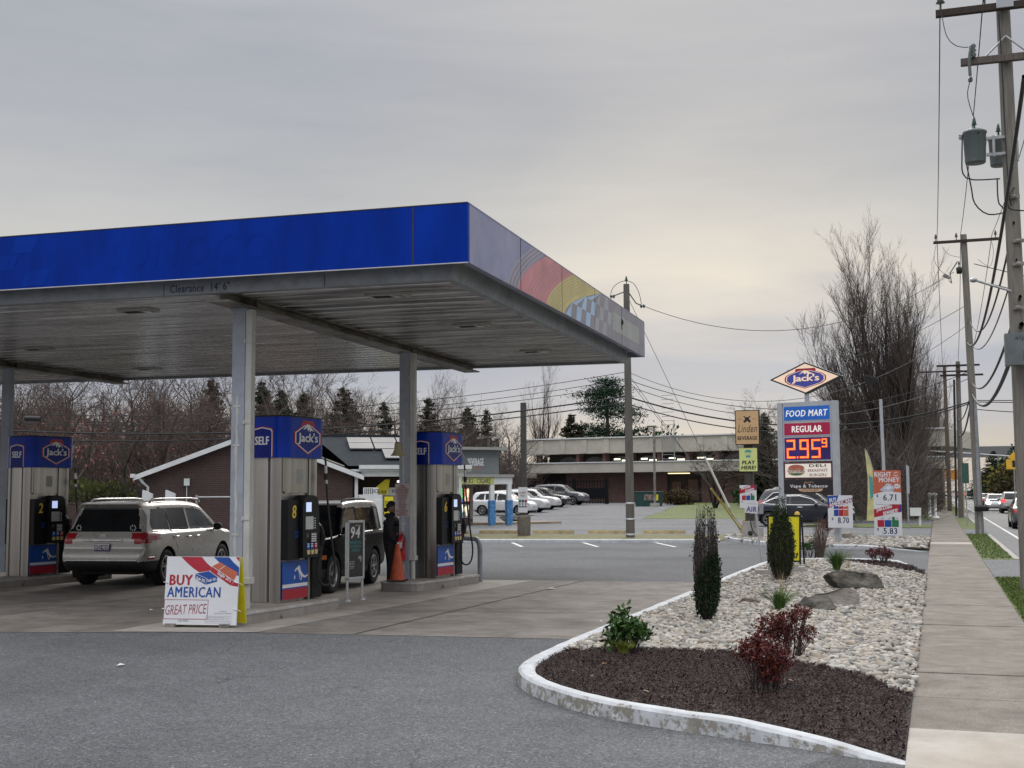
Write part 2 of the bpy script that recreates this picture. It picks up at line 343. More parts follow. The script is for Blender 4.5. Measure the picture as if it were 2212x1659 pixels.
# a few bits of litter and pale chips lying on the asphalt
lit = [('crumpled white paper scrap on the concrete beside the price board', (325, 1318), .09), ('thin white paper strip lying on the near asphalt', (261, 1437), .1), ('tiny white scrap at the seam on the left', (27, 1376), .05), ('small white scrap on the open concrete lane', (1192, 1272), .2)]
for lab, (px, py), s_ in lit:
    p = G(px, py, .012); rr = random.Random(px); b = MB()
    vs = [(rr.uniform(-.5, .5) * s_ * 1.2, rr.uniform(-.5, .5) * s_, rr.uniform(0, .02)) for _ in range(6)]
    vs.sort(key=lambda q: math.atan2(q[1], q[0])); b.add(vs + [(0, 0, .022)], [(i, (i + 1) % 6, 6) for i in range(6)])
    tag(b.build('paper_scrap', pm('paper_white', (.75, .74, .72), .8), loc=p), lab, 'litter')

def in_poly(poly, X, Y):
    X = np.asarray(X); Y = np.asarray(Y); r = np.zeros(X.shape, bool); n = len(poly)
    for i in range(n):
        (x1, y1), (x2, y2) = poly[i], poly[(i + 1) % n]
        c = ((y1 > Y) != (y2 > Y)); r ^= c & (X < (x2 - x1) * (Y - y1) / ((y2 - y1) if y2 != y1 else 1e-9) + x1)
    return r
# kerbs as swept profiles
def smooth_path(pts, step=.25):
    pts = [Vector((*p, 0)) if len(p) == 2 else Vector(p) for p in pts]; out = []
    for i in range(len(pts) - 1):
        p0, p1, p2, p3 = pts[max(0, i - 1)], pts[i], pts[i + 1], pts[min(len(pts) - 1, i + 2)]
        n = max(1, int((p2 - p1).length / step))
        for k in range(n):
            u = k / n; out.append(.5 * ((2 * p1) + (p2 - p0) * u + (2 * p0 - 5 * p1 + 4 * p2 - p3) * u * u + (3 * p1 - p0 - 3 * p2 + p3) * u ** 3))
    return out + [pts[-1]]
def kerb(name, pts, width, h0, m, taper=(0, 0), step=.2, seed=1, joints=()):
    path = smooth_path(pts, step); rr = random.Random(seed); L = [0.]
    for a, c in zip(path, path[1:]): L.append(L[-1] + (c - a).length)
    vs = []; n = len(path)
    for i, p in enumerate(path):
        d = (path[min(i + 1, n - 1)] - path[max(0, i - 1)]).normalized(); s_ = Vector((d.y, -d.x, 0))   # s_ points to the right of travel (inside)
        t0 = min(1, L[i] / taper[0]) if taper[0] else 1; t1 = min(1, (L[-1] - L[i]) / taper[1]) if taper[1] else 1
        h = h0 * max(.06, min(t0, t1) ** .8) + rr.uniform(-.003, .003); j = rr.uniform(-.004, .004)
        for off, z in ((0 + j, -.02), (.012 + j, h - .028), (.034, h - .006), (.06, h), (width - .05, h), (width - .02, h - .01), (width, h - .03), (width, -.02)): vs.append(p + s_ * off + Vector((0, 0, z)))
    k = 8; fs = [(i * k + j, (i + 1) * k + j, (i + 1) * k + j + 1, i * k + j + 1) for i in range(n - 1) for j in range(k - 1)]
    b = MB(); b.add(vs, fs, 0, False); b.add(vs[:k], [list(range(k))]); b.add(vs[-k:], [list(range(k))[::-1]])
    return tag(b.build(name, m), kind='structure')
KP = [(-.27, 8.66), (-.8, 8.96), (-1.4, 9.22), (-2.0, 9.48), (-2.6, 9.82), (-3.1, 10.26), (-3.55, 10.84), (-3.84, 11.5), (-3.95, 12.3), (-3.99, 14), (-3.98, 17), (-3.95, 22), (-3.93, 27), (-3.8, 30.2), (-3.2, 31.35), (-2.2, 31.7), (-1.13, 31.3), (-.7, 30.4), (-.29, 28.5)]
kerb('island_kerb', KP, .17, .135, M_KERB, (1.3, 2.4), .16, 4)
K2 = [(-7.25, 46.6), (-7.1, 45.4), (-6.2, 43.0), (-4.6, 40.3), (-3.2, 39.5), (-1.8, 39.2), (-.28, 38.4)]
kerb('island_kerb', K2, .16, .14, M_KERB2, (0, 2.0), .3, 5)
kerb('lot_kerb', [(-45, 35.4), (-30, 38.6), (-15.38, 41.59), (-8.04, 43.2), (-7.2, 43.6)], .16, .12, M_KERB2, (0, 0), .5, 6)
def inset(path, d):
    out = []; n = len(path)
    for i, p in enumerate(path):
        t_ = (path[min(i + 1, n - 1)] - path[max(0, i - 1)]).normalized(); out.append(p + Vector((t_.y, -t_.x, 0)) * d)
    return out
BED = [(p.x, p.y) for p in inset(smooth_path(KP, .3), .15)]
BED = [(x, y) for x, y in BED if x < -.26] + [(-.26, 28.5), (-.26, 8.75)]
def bed_z(x, y): return .078 * np.clip((np.asarray(y) - 8.72) / 1.2, 0, 1) * np.clip((-np.asarray(x) - .2) / .35, .25, 1) + .006
_e = BED; _b = MB(); _g = .09; _X = np.arange(-4.1, -.25 + _g, _g); _X[-1] = -.255; _Y = np.arange(8.72, 32.0, _g)
_pts = [(p.x, p.y) for p in inset(smooth_path(KP, .3), .09)]; _pts = [(x, y) for x, y in _pts if x < -.26] + [(-.2, 28.6), (-.2, 8.7)]
_vs = [(x, y, float(bed_z(x, y))) for y in _Y for x in _X]; _n = len(_X)
_cx, _cy = np.meshgrid((_X[:-1] + _X[1:]) / 2, (_Y[:-1] + _Y[1:]) / 2); _k = in_poly(_pts, _cx, _cy)
_b.add(_vs, [(j * _n + i, j * _n + i + 1, (j + 1) * _n + i + 1, (j + 1) * _n + i) for j in range(len(_Y) - 1) for i in range(_n - 1) if _k[j, i]], 0, True); tag(_b.build('planting_bed', M_DIRT), kind='structure')
BED2 = [(p.x, p.y) for p in inset(smooth_path(K2, .4), .14)] + [(-.28, 46.5), (-3, 47.6), (-7.2, 47.6)]
sheet('planting_bed', BED2, .08, M_DIRT)
sheet('grass_strip', [(-45, 36.0), (-30, 39.3), (-15.5, 42.4), (-7.3, 44.2), (-7.3, 47.6), (-.28, 47.2), (-.28, 50.8), (-8, 50.4), (-13.5, 49.6), (-20, 48.6), (-45, 44)], .02, pm('thin_turf', (.13, .12, .06), .9, var=.3, scale=2.5, col2=(.17, .17, .06), bump=.5, bscale=50))
# the neighbouring lot rises towards the office building
def rise(y): u = min(1, max(0, (y - 70) / 52.0)); return .008 + .58 * u * u * (3 - 2 * u)
def terrain(name, x0, x1, y0, y1, m, lift, keep, nx=60, ny=44):
    vs = []; fs = []
    for j in range(ny + 1):
        for i in range(nx + 1): x = x0 + (x1 - x0) * i / nx; y = y0 + (y1 - y0) * j / ny; vs.append((x, y, rise(y) + lift))
    for j in range(ny):
        for i in range(nx):
            a = j * (nx + 1) + i; cx_ = (vs[a][0] + vs[a + 1][0]) / 2; cy_ = (vs[a][1] + vs[a + nx + 1][1]) / 2
            if keep(cx_, cy_): fs.append((a, a + 1, a + nx + 2, a + nx + 1))
    b = MB(); b.add(vs, fs, 0, True); return tag(b.build(name, m), kind='structure')
terrain('side_lot', -95, -.27, 48.5, 150, M_LOT2, 0, lambda x, y: y > 49.2 + (x + 8) * .12)
lawn_l, lawn_t = G(1362, 1124, .1), G(1478, 1089, .5)
def in_lawn(x, y):
    if y < 77 + (x + 10) * .05 or x > -.4: return False
    return x > lawn_l.x + (lawn_t.x - lawn_l.x) * min(1, max(0, (y - lawn_l.y) / (lawn_t.y - lawn_l.y)))
terrain('lawn', -45, -.3, 70, 150, M_GRASS, .012, in_lawn, 110, 80)
terrain('lawn', -95, -60, 60, 150, M_GRASS, .012, lambda x, y: True, 20, 20)
sheet('grass_strip', [(-6.4, 66.5), (-.28, 66.5), (-.28, 61.2), (-6.0, 61.6)], .03, M_GRASS)

# ------------------------------------------------------------------ river stones, mulch
def ico(sub):
    t = (1 + 5 ** .5) / 2; V = [(-1, t, 0), (1, t, 0), (-1, -t, 0), (1, -t, 0), (0, -1, t), (0, 1, t), (0, -1, -t), (0, 1, -t), (t, 0, -1), (t, 0, 1), (-t, 0, -1), (-t, 0, 1)]
    F = [(0, 11, 5), (0, 5, 1), (0, 1, 7), (0, 7, 10), (0, 10, 11), (1, 5, 9), (5, 11, 4), (11, 10, 2), (10, 7, 6), (7, 1, 8), (3, 9, 4), (3, 4, 2), (3, 2, 6), (3, 6, 8), (3, 8, 9), (4, 9, 5), (2, 4, 11), (6, 2, 10), (8, 6, 7), (9, 8, 1)]
    V = [np.array(v) / np.linalg.norm(v) for v in V]
    for _ in range(sub):
        c = {}; G_ = []
        def mid(a, b):
            k = (min(a, b), max(a, b))
            if k not in c: v = V[a] + V[b]; V.append(v / np.linalg.norm(v)); c[k] = len(V) - 1
            return c[k]
        for a, b, d in F: x, y, z = mid(a, b), mid(b, d), mid(d, a); G_ += [(a, x, z), (b, y, x), (d, z, y), (x, y, z)]
        F = G_
    return np.array(V), np.array(F)
MULCH_EDGE = [(-3.9, 13.0), (-3.4, 13.3), (-3.0, 13.36), (-2.2, 13.5), (-1.75, 13.0), (-1.33, 12.84), (-.76, 12.19), (-.44, 11.6), (-.2, 11.35)]
MULCH = [(x, y) for x, y in BED if y < 13.1] + [(-.26, 8.75)]
def mulch_side(X, Y):
    e = np.array(MULCH_EDGE); return (Y < np.interp(X, e[:, 0], e[:, 1]))
MULCH2 = [(-2.1, 33.0), (-2.2, 31.2), (-1.6, 29.6), (-.95, 28.2), (-.28, 26.7), (-.28, 33)]
def stones(name, poly, n, smin, smax, exclude, sub, seed, zb, M, ymin=-1e9, ymax=1e9):
    rg = np.random.default_rng(seed); p = np.array(poly); x0, y0 = p.min(0); x1, y1 = p.max(0)
    X = rg.uniform(x0, x1, n * 6); Y = rg.uniform(max(y0, ymin), min(y1, ymax), n * 6); k = in_poly(poly, X, Y) & ~exclude(X, Y); X, Y = X[k][:n], Y[k][:n]; n = len(X)
    V, F = ico(sub); S = rg.uniform(smin, smax, n) * rg.choice([.65, .9, 1, 1.05, 1.5], n)
    sc_ = np.stack([S * rg.uniform(.8, 1.35, n), S * rg.uniform(.65, 1.0, n), S * rg.uniform(.35, .62, n)], 1)
    a = rg.uniform(0, 6.28, n); tl = rg.normal(0, .3, n)
    W = V[None] * sc_[:, None]; W = W * (1 + .12 * np.sin(V[None, :, [1, 2, 0]] * 2.3 + rg.uniform(0, 6, (n, 1, 3))))
    ct, st = np.cos(tl)[:, None], np.sin(tl)[:, None]; xx = W[..., 0] * ct - W[..., 2] * st; zz_ = W[..., 0] * st + W[..., 2] * ct
    ca, sa = np.cos(a)[:, None], np.sin(a)[:, None]
    out = np.stack([xx * ca - W[..., 1] * sa + X[:, None], xx * sa + W[..., 1] * ca + Y[:, None], zz_ + (np.minimum(zb, bed_z(X, Y)) if zb < .079 else np.full(n, zb))[:, None] + sc_[:, 2:3] * .35 + rg.uniform(0, .035, (n, 1))], 2).reshape(-1, 3)
    Fa = (F[None] + (np.arange(n) * len(V))[:, None, None]).reshape(-1, 3)
    return tag(npmesh(name, out, Fa, M, smooth=True), kind='stuff')
M_STONE = island('river_stone', [(.24, .215, .185), (.36, .33, .29), (.17, .165, .15), (.45, .42, .375), (.28, .255, .215), (.52, .49, .445), (.12, .115, .105), (.40, .365, .315), (.33, .275, .21), (.20, .21, .205), (.48, .455, .41)], .75, .25, 22, .2)
ex1 = lambda X, Y: mulch_side(X, Y) | in_poly(MULCH2, X, Y)
stones('gravel', BED, 21000, .015, .042, ex1, 1, 11, .075, M_STONE, ymax=19.5)
stones('gravel', BED, 20000, .018, .046, ex1, 0, 12, .075, M_STONE, ymin=19.4)
stones('gravel', BED2, 3800, .035, .085, lambda X, Y: Y > 47.3, 0, 13, .08, M_STONE)
def chips(name, poly, n, cond, seed, M, zb, L=(.02, .06)):
    rg = np.random.default_rng(seed); p = np.array(poly); x0, y0 = p.min(0); x1, y1 = p.max(0)
    X = rg.uniform(x0, x1, n * 3); Y = rg.uniform(y0, y1, n * 3); k = in_poly(poly, X, Y) & cond(X, Y); X, Y = X[k][:n], Y[k][:n]; n = len(X)
    l = rg.uniform(*L, n) / 2; wd = l * rg.uniform(.18, .5, n); a = rg.uniform(0, 6.28, n); ti = rg.normal(0, .45, n); h = rg.uniform(.003, .009, n)
    q = np.array([(-1, -1, 0), (1, -.7, 0), (.8, 1, 0), (-.9, .8, 0), (0, 0, 1)])
    W = q[None] * np.stack([l, wd, h], 1)[:, None]; ct, st = np.cos(ti)[:, None], np.sin(ti)[:, None]
    xx = W[..., 0] * ct - W[..., 2] * st; zz_ = W[..., 0] * st + W[..., 2] * ct; ca, sa = np.cos(a)[:, None], np.sin(a)[:, None]
    mound = .03 * np.sin(X * 2.1) * np.sin(Y * 1.7)
    out = np.stack([xx * ca - W[..., 1] * sa + X[:, None], xx * sa + W[..., 1] * ca + Y[:, None], zz_ + (bed_z(X, Y) if zb < .2 else zb)[:, None] + (rg.uniform(0, .036, n) + np.maximum(0, mound) * np.clip((Y - 9) / 2, 0, 1))[:, None]], 2).reshape(-1, 3)
    F = np.array([(0, 1, 4), (1, 2, 4), (2, 3, 4), (3, 0, 4)]); Fa = (F[None] + (np.arange(n) * 5)[:, None, None]).reshape(-1, 3)
    return tag(npmesh(name, out, Fa, M), kind='stuff')
M_CHIP = island('bark_chip', [(.024, .0125, .0118), (.036, .019, .0175), (.015, .0085, .0088), (.048, .027, .0245), (.027, .0145, .0145), (.020, .0115, .0115), (.080, .052, .047), (.03, .0155, .015)], .75, 0, 30)
chips('mulch', BED, 62000, lambda X, Y: mulch_side(X, Y), 21, M_CHIP, .08, (.012, .045))
chips('mulch', MULCH2, 3500, lambda X, Y: in_poly(BED, X, Y), 22, M_CHIP, .085, (.03, .08))
chips('fallen_leaves', BED, 40, lambda X, Y: mulch_side(X, Y), 25, island('pale_dead_leaf', [(.5, .44, .36), (.4, .22, .12), (.6, .56, .5)], .7), .13, (.03, .07))
# ================================================================== FUEL CANOPY
M_BLUE = pm('canopy_blue_vinyl', (.0004, .029, .30), .45, var=.26, scale=.8, dirt=.2, spec=.08, stretch=(1.4, 1, .5))
M_BLUE2 = pm('canopy_blue_ghost', (.0004, .0268, .28), .45, var=.26, scale=.8, dirt=.2, spec=.08, stretch=(1.4, 1, .5)); M_BLUE3 = pm('canopy_pale_check', (.0006, .036, .34), .45, var=.26, scale=.8, dirt=.2, spec=.08, stretch=(1.4, 1, .5))
M_LAV = pm('faded_side_vinyl', (.25, .265, .43), .5, var=.12, scale=.9, col2=(.30, .30, .42), dirt=.15)
M_LAVD = pm('faded_side_stripe', (.27, .24, .31), .5, var=.1, scale=2); M_LAVL = pm('faded_pale_line', (.42, .38, .42), .5, var=.1, scale=2)
M_PINK = pm('faded_red_band', (.52, .215, .235), .5, var=.12, scale=1.2, dirt=.1); M_PINKD = pm('faded_red_line', (.36, .19, .22), .5, var=.1)
M_YEL = pm('faded_yellow_band', (.56, .47, .19), .5, var=.12, scale=1.2, dirt=.1); M_YELD = pm('faded_yellow_line', (.36, .29, .2), .5, var=.1)
M_CKB = pm('faded_check_blue', (.36, .50, .70), .5, var=.1, scale=2); M_CKG = pm('faded_check_grey', (.34, .35, .38), .5, var=.1, scale=2); M_CKD = pm('faded_check_base', (.245, .235, .27), .5, var=.1, scale=2)
M_PALE = pm('faded_patch', (.33, .34, .33), .5, var=.1, scale=2)
M_SEAM = pm('dark_seam', (.03, .03, .035), .8); M_TRIM = pm('bright_edge_trim', (.55, .55, .56), .35, .6, var=.1)
M_STEELP = pm('grey_painted_steel', (.26, .28, .31), .5, var=.14, scale=2.2, dirt=.3)
M_COLP = pm('column_grey_paint', (.33, .36, .42), .5, var=.1, scale=1.8, dirt=.2)
M_DOWN = pm('downspout_paint', (.52, .52, .50), .5, var=.1, scale=2.0, dirt=.15)
M_DKBLUE_TXT = pm('navy_lettering', (.02, .03, .09), .5, var=.05)
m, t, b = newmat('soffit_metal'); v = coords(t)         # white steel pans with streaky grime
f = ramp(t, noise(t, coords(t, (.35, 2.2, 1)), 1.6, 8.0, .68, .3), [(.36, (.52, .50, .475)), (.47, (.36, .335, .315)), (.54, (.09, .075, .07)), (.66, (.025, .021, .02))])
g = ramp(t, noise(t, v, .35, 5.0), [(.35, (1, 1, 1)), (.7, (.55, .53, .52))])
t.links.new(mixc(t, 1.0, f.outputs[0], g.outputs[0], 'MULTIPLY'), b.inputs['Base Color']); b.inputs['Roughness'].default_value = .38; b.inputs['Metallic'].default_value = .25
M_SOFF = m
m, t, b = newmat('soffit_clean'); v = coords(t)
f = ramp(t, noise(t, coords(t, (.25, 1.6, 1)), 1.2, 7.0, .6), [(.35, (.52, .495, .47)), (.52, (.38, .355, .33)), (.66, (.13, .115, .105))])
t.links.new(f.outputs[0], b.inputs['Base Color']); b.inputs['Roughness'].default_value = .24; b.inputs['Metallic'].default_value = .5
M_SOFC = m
m, t, b = newmat('sooty_girder'); v = coords(t, (1, .5, 1))
f = ramp(t, noise(t, v, 2.2, 8.0, .65), [(.38, (.30, .285, .27)), (.55, (.15, .13, .12)), (.7, (.04, .034, .03))])
t.links.new(f.outputs[0], b.inputs['Base Color']); b.inputs['Roughness'].default_value = .55
M_GIRD = m
CL, CD, ZB, ZT = 21.0, 11.75, 4.65, 5.40
can = thing('fuel_canopy', 'large blue fascia fuel station canopy on grey columns over the pumps', 'canopy', (-5.46, 14.46, 0), R(1.9))
b = MB(); b.box2((-CL, 0, ZB), (0, .07, ZT))                                             # front fascia, bright blue, ghost lettering
for x0, x1 in ((-.72, -.73),): b.box2((x1 - .012, -.003, ZB + .01), (x0, 0, ZT - .01), 2)
b.box2((-CL, -.006, ZB - .012), (0, .03, ZB), 3); b.box2((-CL, -.004, ZT), (0, .09, ZT + .014), 2)
b.text('SUNOCO', -5.2, -2.75, ZB + .17, ZT - .17, -.002, 1, .0, .15)
for i in range(5):
    for j in range(3):
        if (i + j) % 2 == 0: x0 = -8.3 + i * .42 - (j * .1); z0 = ZB + .03 + j * .235; b.poly([(x0, z0), (x0 + .38, z0), (x0 + .48, z0 + .225), (x0 + .10, z0 + .225)], -.002, 4)
b.build('fascia', [M_BLUE, M_BLUE2, M_SEAM, M_TRIM, M_BLUE3], can)
b = MB(); b.box2((-.08, .072, ZB), (0, CD, ZT)); b.box2((-.09, .07, ZT), (.004, CD, ZT + .014), 0)
b.M = Matrix.Rotation(math.pi / 2, 4, 'Z')     # printed band: panel x runs along the side, faces +x
def curve_y(yb, yt, n=14): return [(yb + (yt - yb) * (k / n) ** 1.55, ZB + .004 + (ZT - ZB - .008) * k / n) for k in range(n + 1)]
def band(a, c, y, m): b.add([(p[0], y, p[1]) for p in a] + [(p[0], y, p[1]) for p in c], [(i, i + len(a), i + 1 + len(a), i + 1) for i in range(len(a) - 1)], m)
EX = [(CD - .02, ZB + .004), (CD - .02, ZT - .004)]
red, yel, chk = curve_y(2.2, 3.75), curve_y(3.75, 5.5), curve_y(4.85, 7.6)
band(red, yel, -.002, 1); band(yel, chk, -.002, 2); band(chk, [(CD - .02, p[1]) for p in chk], -.0015, 5)
for k in range(4): a = curve_y(1.72 + k * .15, 3.02 + k * .18); c = curve_y(1.76 + k * .15, 3.07 + k * .18); band(a, c, -.003, 4)
for k in range(3): a = curve_y(1.80 + k * .15, 3.10 + k * .18); c = curve_y(1.86 + k * .15, 3.19 + k * .18); band(a, c, -.003, 3)
for k in range(6): a = curve_y(2.7 + k * .15, 4.3 + k * .18); c = curve_y(2.73 + k * .15, 4.34 + k * .18); band(a, c, -.003, 6)
for k in range(7): a = curve_y(3.85 + k * .13, 5.65 + k * .22); c = curve_y(3.88 + k * .13, 5.69 + k * .22); band(a, c, -.003, 7)
def chk_y(z): u = (z - ZB) / (ZT - ZB); return 4.85 + (7.6 - 4.85) * max(0, u) ** 1.55
for i in range(12):
    for j in range(3):
        if (i + j) % 2: continue
        hz = (ZT - ZB - .02) / 3; z0 = ZB + .01 + j * hz; y0 = 4.95 + i * .34 + (.06 * j)
        pts = [(y0, z0), (y0 + .33, z0), (y0 + .43, z0 + hz), (y0 + .10, z0 + hz)]
        if y0 > 8.3: continue
        pts = [(max(p[0], chk_y(p[1]) + .01), p[1]) for p in pts]
        if pts[1][0] - pts[0][0] > .02: b.poly(pts, -.003, 8 if i < 6 else 9)
b.poly([(8.55, ZB + .2), (11.2, ZB + .2), (11.2, ZT - .2), (8.55, ZT - .2)], -.003, 10)
for y0 in (2.34, 4.7, 7.05, 9.4): b.box2((y0, -.005, ZB + .004), (y0 + .012, 0, ZT - .004), 11)
b.lathe([(.0, -.03), (.05, -.02), (.055, 0.)], 10, 11, (9.4, -.01, ZB + .45), 'y'); b.poly([(9.36, ZB + .30), (9.44, ZB + .30), (9.46, ZB + .5), (9.40, ZB + .56), (9.35, ZB + .5)], -.006, 11)
b.build('fascia', [M_LAV, M_PINK, M_YEL, M_LAVD, M_LAVL, M_CKD, M_PINKD, M_YELD, M_CKB, M_CKG, M_PALE, M_SEAM], can)['label'] = 'faded lavender side fascia printed with red and yellow arcs and checks'
b = MB(); b.box2((-CL, CD, ZB), (0, CD + .07, ZT)); b.build('fascia', M_LAV, can)
b = MB(); b.box2((-CL - .07, 0, ZB), (-CL, CD, ZT)); b.build('fascia', M_LAV, can)
b = MB(); b.box2((-CL + .05, .08, ZT - .1), (-.09, CD - .01, ZT - .06)); b.build('roof_deck', M_STEELP, can)
ZD = 4.49
b = MB()                                                              # perimeter gutter beam below the fascia
b.box2((-CL + .3, .30, ZD), (-.30, .42, ZB + .16)); b.box2((-CL + .3, CD - .42, ZD), (-.30, CD - .30, ZB + .16)); b.box2((-.42, .42, ZD), (-.30, CD - .42, ZB + .16))
b.box2((-CL + .3, .02, ZB + .1), (-.02, .3, ZB + .13)); b.box2((-.3, .3, ZB + .1), (-.02, CD - .02, ZB + .13)); b.box2((-CL, CD - .3, ZB + .1), (-.3, CD - .02, ZB + .13))
for x in (-2.1, -4.52, -9.1, -12.2): b.box2((x, .297, ZD), (x + .01, .3, ZB), 1)
b.text('Clearance  14\' 6"', -4.42, -3.50, ZD + .03, ZD + .145, .296, 2, .012)
b.build('edge_beam', [M_STEELP, M_SEAM, M_DKBLUE_TXT], can)
M_LIP = pm('pan_lip_sheen', (.80, .78, .75), .3, .1, var=.5, scale=1.1, stretch=(.4, 2, 1), dirt=.6)  # lip colour raised to carry the bright sky reflections along the ribs
def soffit(x0, x1, mat):
    b = MB(); y = .43; prof = []
    while y < CD - .44:
        prof += [(y, ZD + .045), (y + .29, ZD + .045), (y + .30, ZD + .075), (y + .38, ZD + .075), (y + .39, ZD + .045)]; y += .405
    vs = [(x, p[0], p[1]) for x in (x0, x1) for p in prof]; n = len(prof)
    
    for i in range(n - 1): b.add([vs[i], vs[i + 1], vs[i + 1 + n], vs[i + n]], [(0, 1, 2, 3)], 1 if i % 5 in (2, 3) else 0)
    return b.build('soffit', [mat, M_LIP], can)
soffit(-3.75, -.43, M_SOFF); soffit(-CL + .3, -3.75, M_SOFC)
for gx in (-3.75, -12.6):
    b = MB(); b.box2((gx - .17, .43, 4.39), (gx + .17, CD - .43, 4.415)); b.box2((gx - .02, .43, 4.41), (gx + .02, CD - .43, 4.70)); b.box2((gx - .17, .42, 4.52), (gx + .17, CD - .42, 4.535))
    for yy in (1.17, 7.25):
        for s_ in (-.08, .08): b.box2((gx - .16, yy + s_ - .01, 4.41), (gx + .16, yy + s_ + .01, 4.53))
    b.build('girder', M_GIRD, can)
lights_ = []
for px, py in ((298, 676), (80, 757), (318, 800), (838, 643), (1020, 707), (1157, 762)):
    q = G(px, py, ZD) - Vector((-5.46, 14.46, 0)); lights_.append((q.x * math.cos(R(1.9)) + q.y * math.sin(R(1.9)), -q.x * math.sin(R(1.9)) + q.y * math.cos(R(1.9))))
for (lx, ly) in lights_ + [(-14.5, 2.6), (-14.8, 5.6), (-15.0, 9.0)]:
    b = MB(); z = ZD + .045
    b.M = Matrix.Translation((lx, ly, 0))
    b2 = MB(); b2.M = b.M; b2.prism([(-.30, -.12), (-.2, -.17), (.2, -.17), (.30, -.12), (.30, .12), (.2, .17), (-.2, .17), (-.30, .12)], z - .03, z + .01, 0, 'z')
    lt = b2.build('canopy_light', pm('fixture_grey', (.42, .41, .39), .5, var=.12), can)
    b3 = MB(); b3.M = b.M
    for k in range(9): b3.box((-.2 + k * .03, -.01, z - .034), (.015, .16, .008))
    b3.box((.17, 0, z - .034), (.12, .18, .008), 1)
    b3.build('louver', [M_SEAM, pm('fixture_lens', (.16, .17, .17), .2, var=.1)], lt)
def column(lx, ly, base, pipe=True):
    b = MB(); b.box2((lx - .10, ly - .07, base), (lx + .10, ly + .07, 4.39)); b.box2((lx - .13, ly - .1, 4.36), (lx + .13, ly + .1, 4.39)); b.box2((lx - .13, ly - .1, base), (lx + .13, ly + .1, base + .02))
    rr = random.Random(5); n = 40; wv = [(.012 + rr.random() * .014, lx - .012 + rr.uniform(-.008, .008)) for _ in range(n)]
    if pipe:     # peeled strip of old paint with conduit straps
        for i in range(n - 1):
            z0, z1 = base + .1 + i * .0735, base + .1 + (i + 1) * .0735
            b.add([(wv[i][1] - wv[i][0], ly - .073, z0), (wv[i][1] + wv[i][0], ly - .073, z0), (wv[i + 1][1] + wv[i + 1][0], ly - .073, z1), (wv[i + 1][1] - wv[i + 1][0], ly - .073, z1)], [(0, 1, 2, 3)], 1)
        for z0 in (3.0, 2.45, 1.2): b.box((lx - .01, ly - .074, z0), (.11, .006, .03), 1)
    c = b.build('column', [M_COLP, M_DOWN], can, bevel=.006)
    if pipe:
        b = MB(); b.box2((lx + .103, ly - .06, base + .42), (lx + .20, ly + .06, 4.38)); b.box2((lx + .095, ly - .075, base + .34), (lx + .22, ly + .075, base + .43))
        b.tube([(lx + .15, ly, base + .0), (lx + .15, ly, base + .36)], .045, 12)
        for z0 in (1.4, 2.75, 3.9): b.box2((lx + .09, ly - .07, z0), (lx + .205, ly - .058, z0 + .05)); b.box((lx + .1, ly - .075, z0 + .02), (.03, .02, .05))
        b.build('downspout', M_DOWN, c, bevel=.008)
column(-3.80, 1.17, .18); column(-3.70, 7.25, .18); column(-12.6, 7.25, .18, False); column(-12.6, 1.17, .18, False)

# ================================================================== PUMP ISLANDS
M_ISL = concrete('island_concrete', (.34, .32, .30), .35, (.86, .83, .78)); M_ISLT = pm('island_steel_nosing', (.5, .49, .47), .5, .2, var=.15, scale=4, dirt=.3)
def isl(near, far, wid, label):
    n, f = Vector((*near, 0)), Vector((*far, 0)); d = f - n; L = d.length; rz = math.atan2(d.y, d.x) - math.pi / 2
    o = thing('pump_island', label, 'pump island', near, rz, 'raised islands under the pumps')
    pl = [(-wid + .14, 0), (-.14, 0), (-.04, .04), (0, .14), (0, L - .03), (-.03, L), (-wid, L), (-wid, .14), (-wid + .04, .04)]
    b = MB(); b.prism(pl, -.02, .135, 0, 'z'); b.build('island_base', M_ISL, o)
    b = MB(); ins = lambda q, k: [(-wid / 2 + (x + wid / 2) * (1 + k / wid * 2), L / 2 + (y - L / 2) * (1 + k / L * 2)) for x, y in q]
    b.prism(ins(pl, .012), .135, .16, 0, 'z'); b.prism(ins(pl, .004), .16, .172, 0, 'z'); b.build('nosing', M_ISLT, o, bevel=.006)
    b = MB(); b.prism(ins(pl, -.05), .165, .178, 0, 'z'); b.build('island_top', M_PAD, o)
    b = MB(); b.tube([(.004, L * .38, .06), (.03, L * .38, .05), (.03, L * .38, .02)], .012, 6); b.tube([(.0, L * .38, .05), (.012, L * .38, .05)], .03, 8); b.build('grounding_lug', M_GIRD, o)
    return o
isl((-8.92, 14.98), (-8.70, 17.45), .98, 'concrete pump island under pump number 8 by the price board')
isl((-8.84, 20.86), (-8.52, 23.2), .84, 'concrete pump island under pump number 6 with cone and red extinguisher')
isl((-16.78, 18.4), (-16.42, 22.4), 1.1, 'concrete pump island beside the silver family car')

# ================================================================== PUMPS
m, t, b = newmat('brushed_stainless'); v = coords(t, (2.6, 2.6, .05))
f = ramp(t, noise(t, v, 2.5, 6.0), [(.33, (.27, .25, .235)), (.5, (.37, .35, .325)), (.66, (.50, .475, .45))]); t.links.new(f.outputs[0], b.inputs['Base Color'])
b.inputs['Metallic'].default_value = .92; r_ = ramp(t, noise(t, coords(t, (40, 40, 1)), 4, 4), [(.3, (.27,) * 3), (.7, (.34,) * 3)]); t.links.new(r_.outputs[0], b.inputs['Roughness'])
M_SS = m
M_VAL = pm('valance_blue', (.0005, .032, .34), .3, var=.25, scale=1.5, coat=.06, spec=.15); M_VALD = pm('valance_navy', (.001, .012, .20), .3, var=.1, spec=.2)
M_BLKP = pm('pump_black_plastic', (.007, .008, .010), .42, spec=.25, var=.2, scale=9); M_DGREY = pm('pump_grey_plastic', (.06, .062, .068), .45, var=.15)
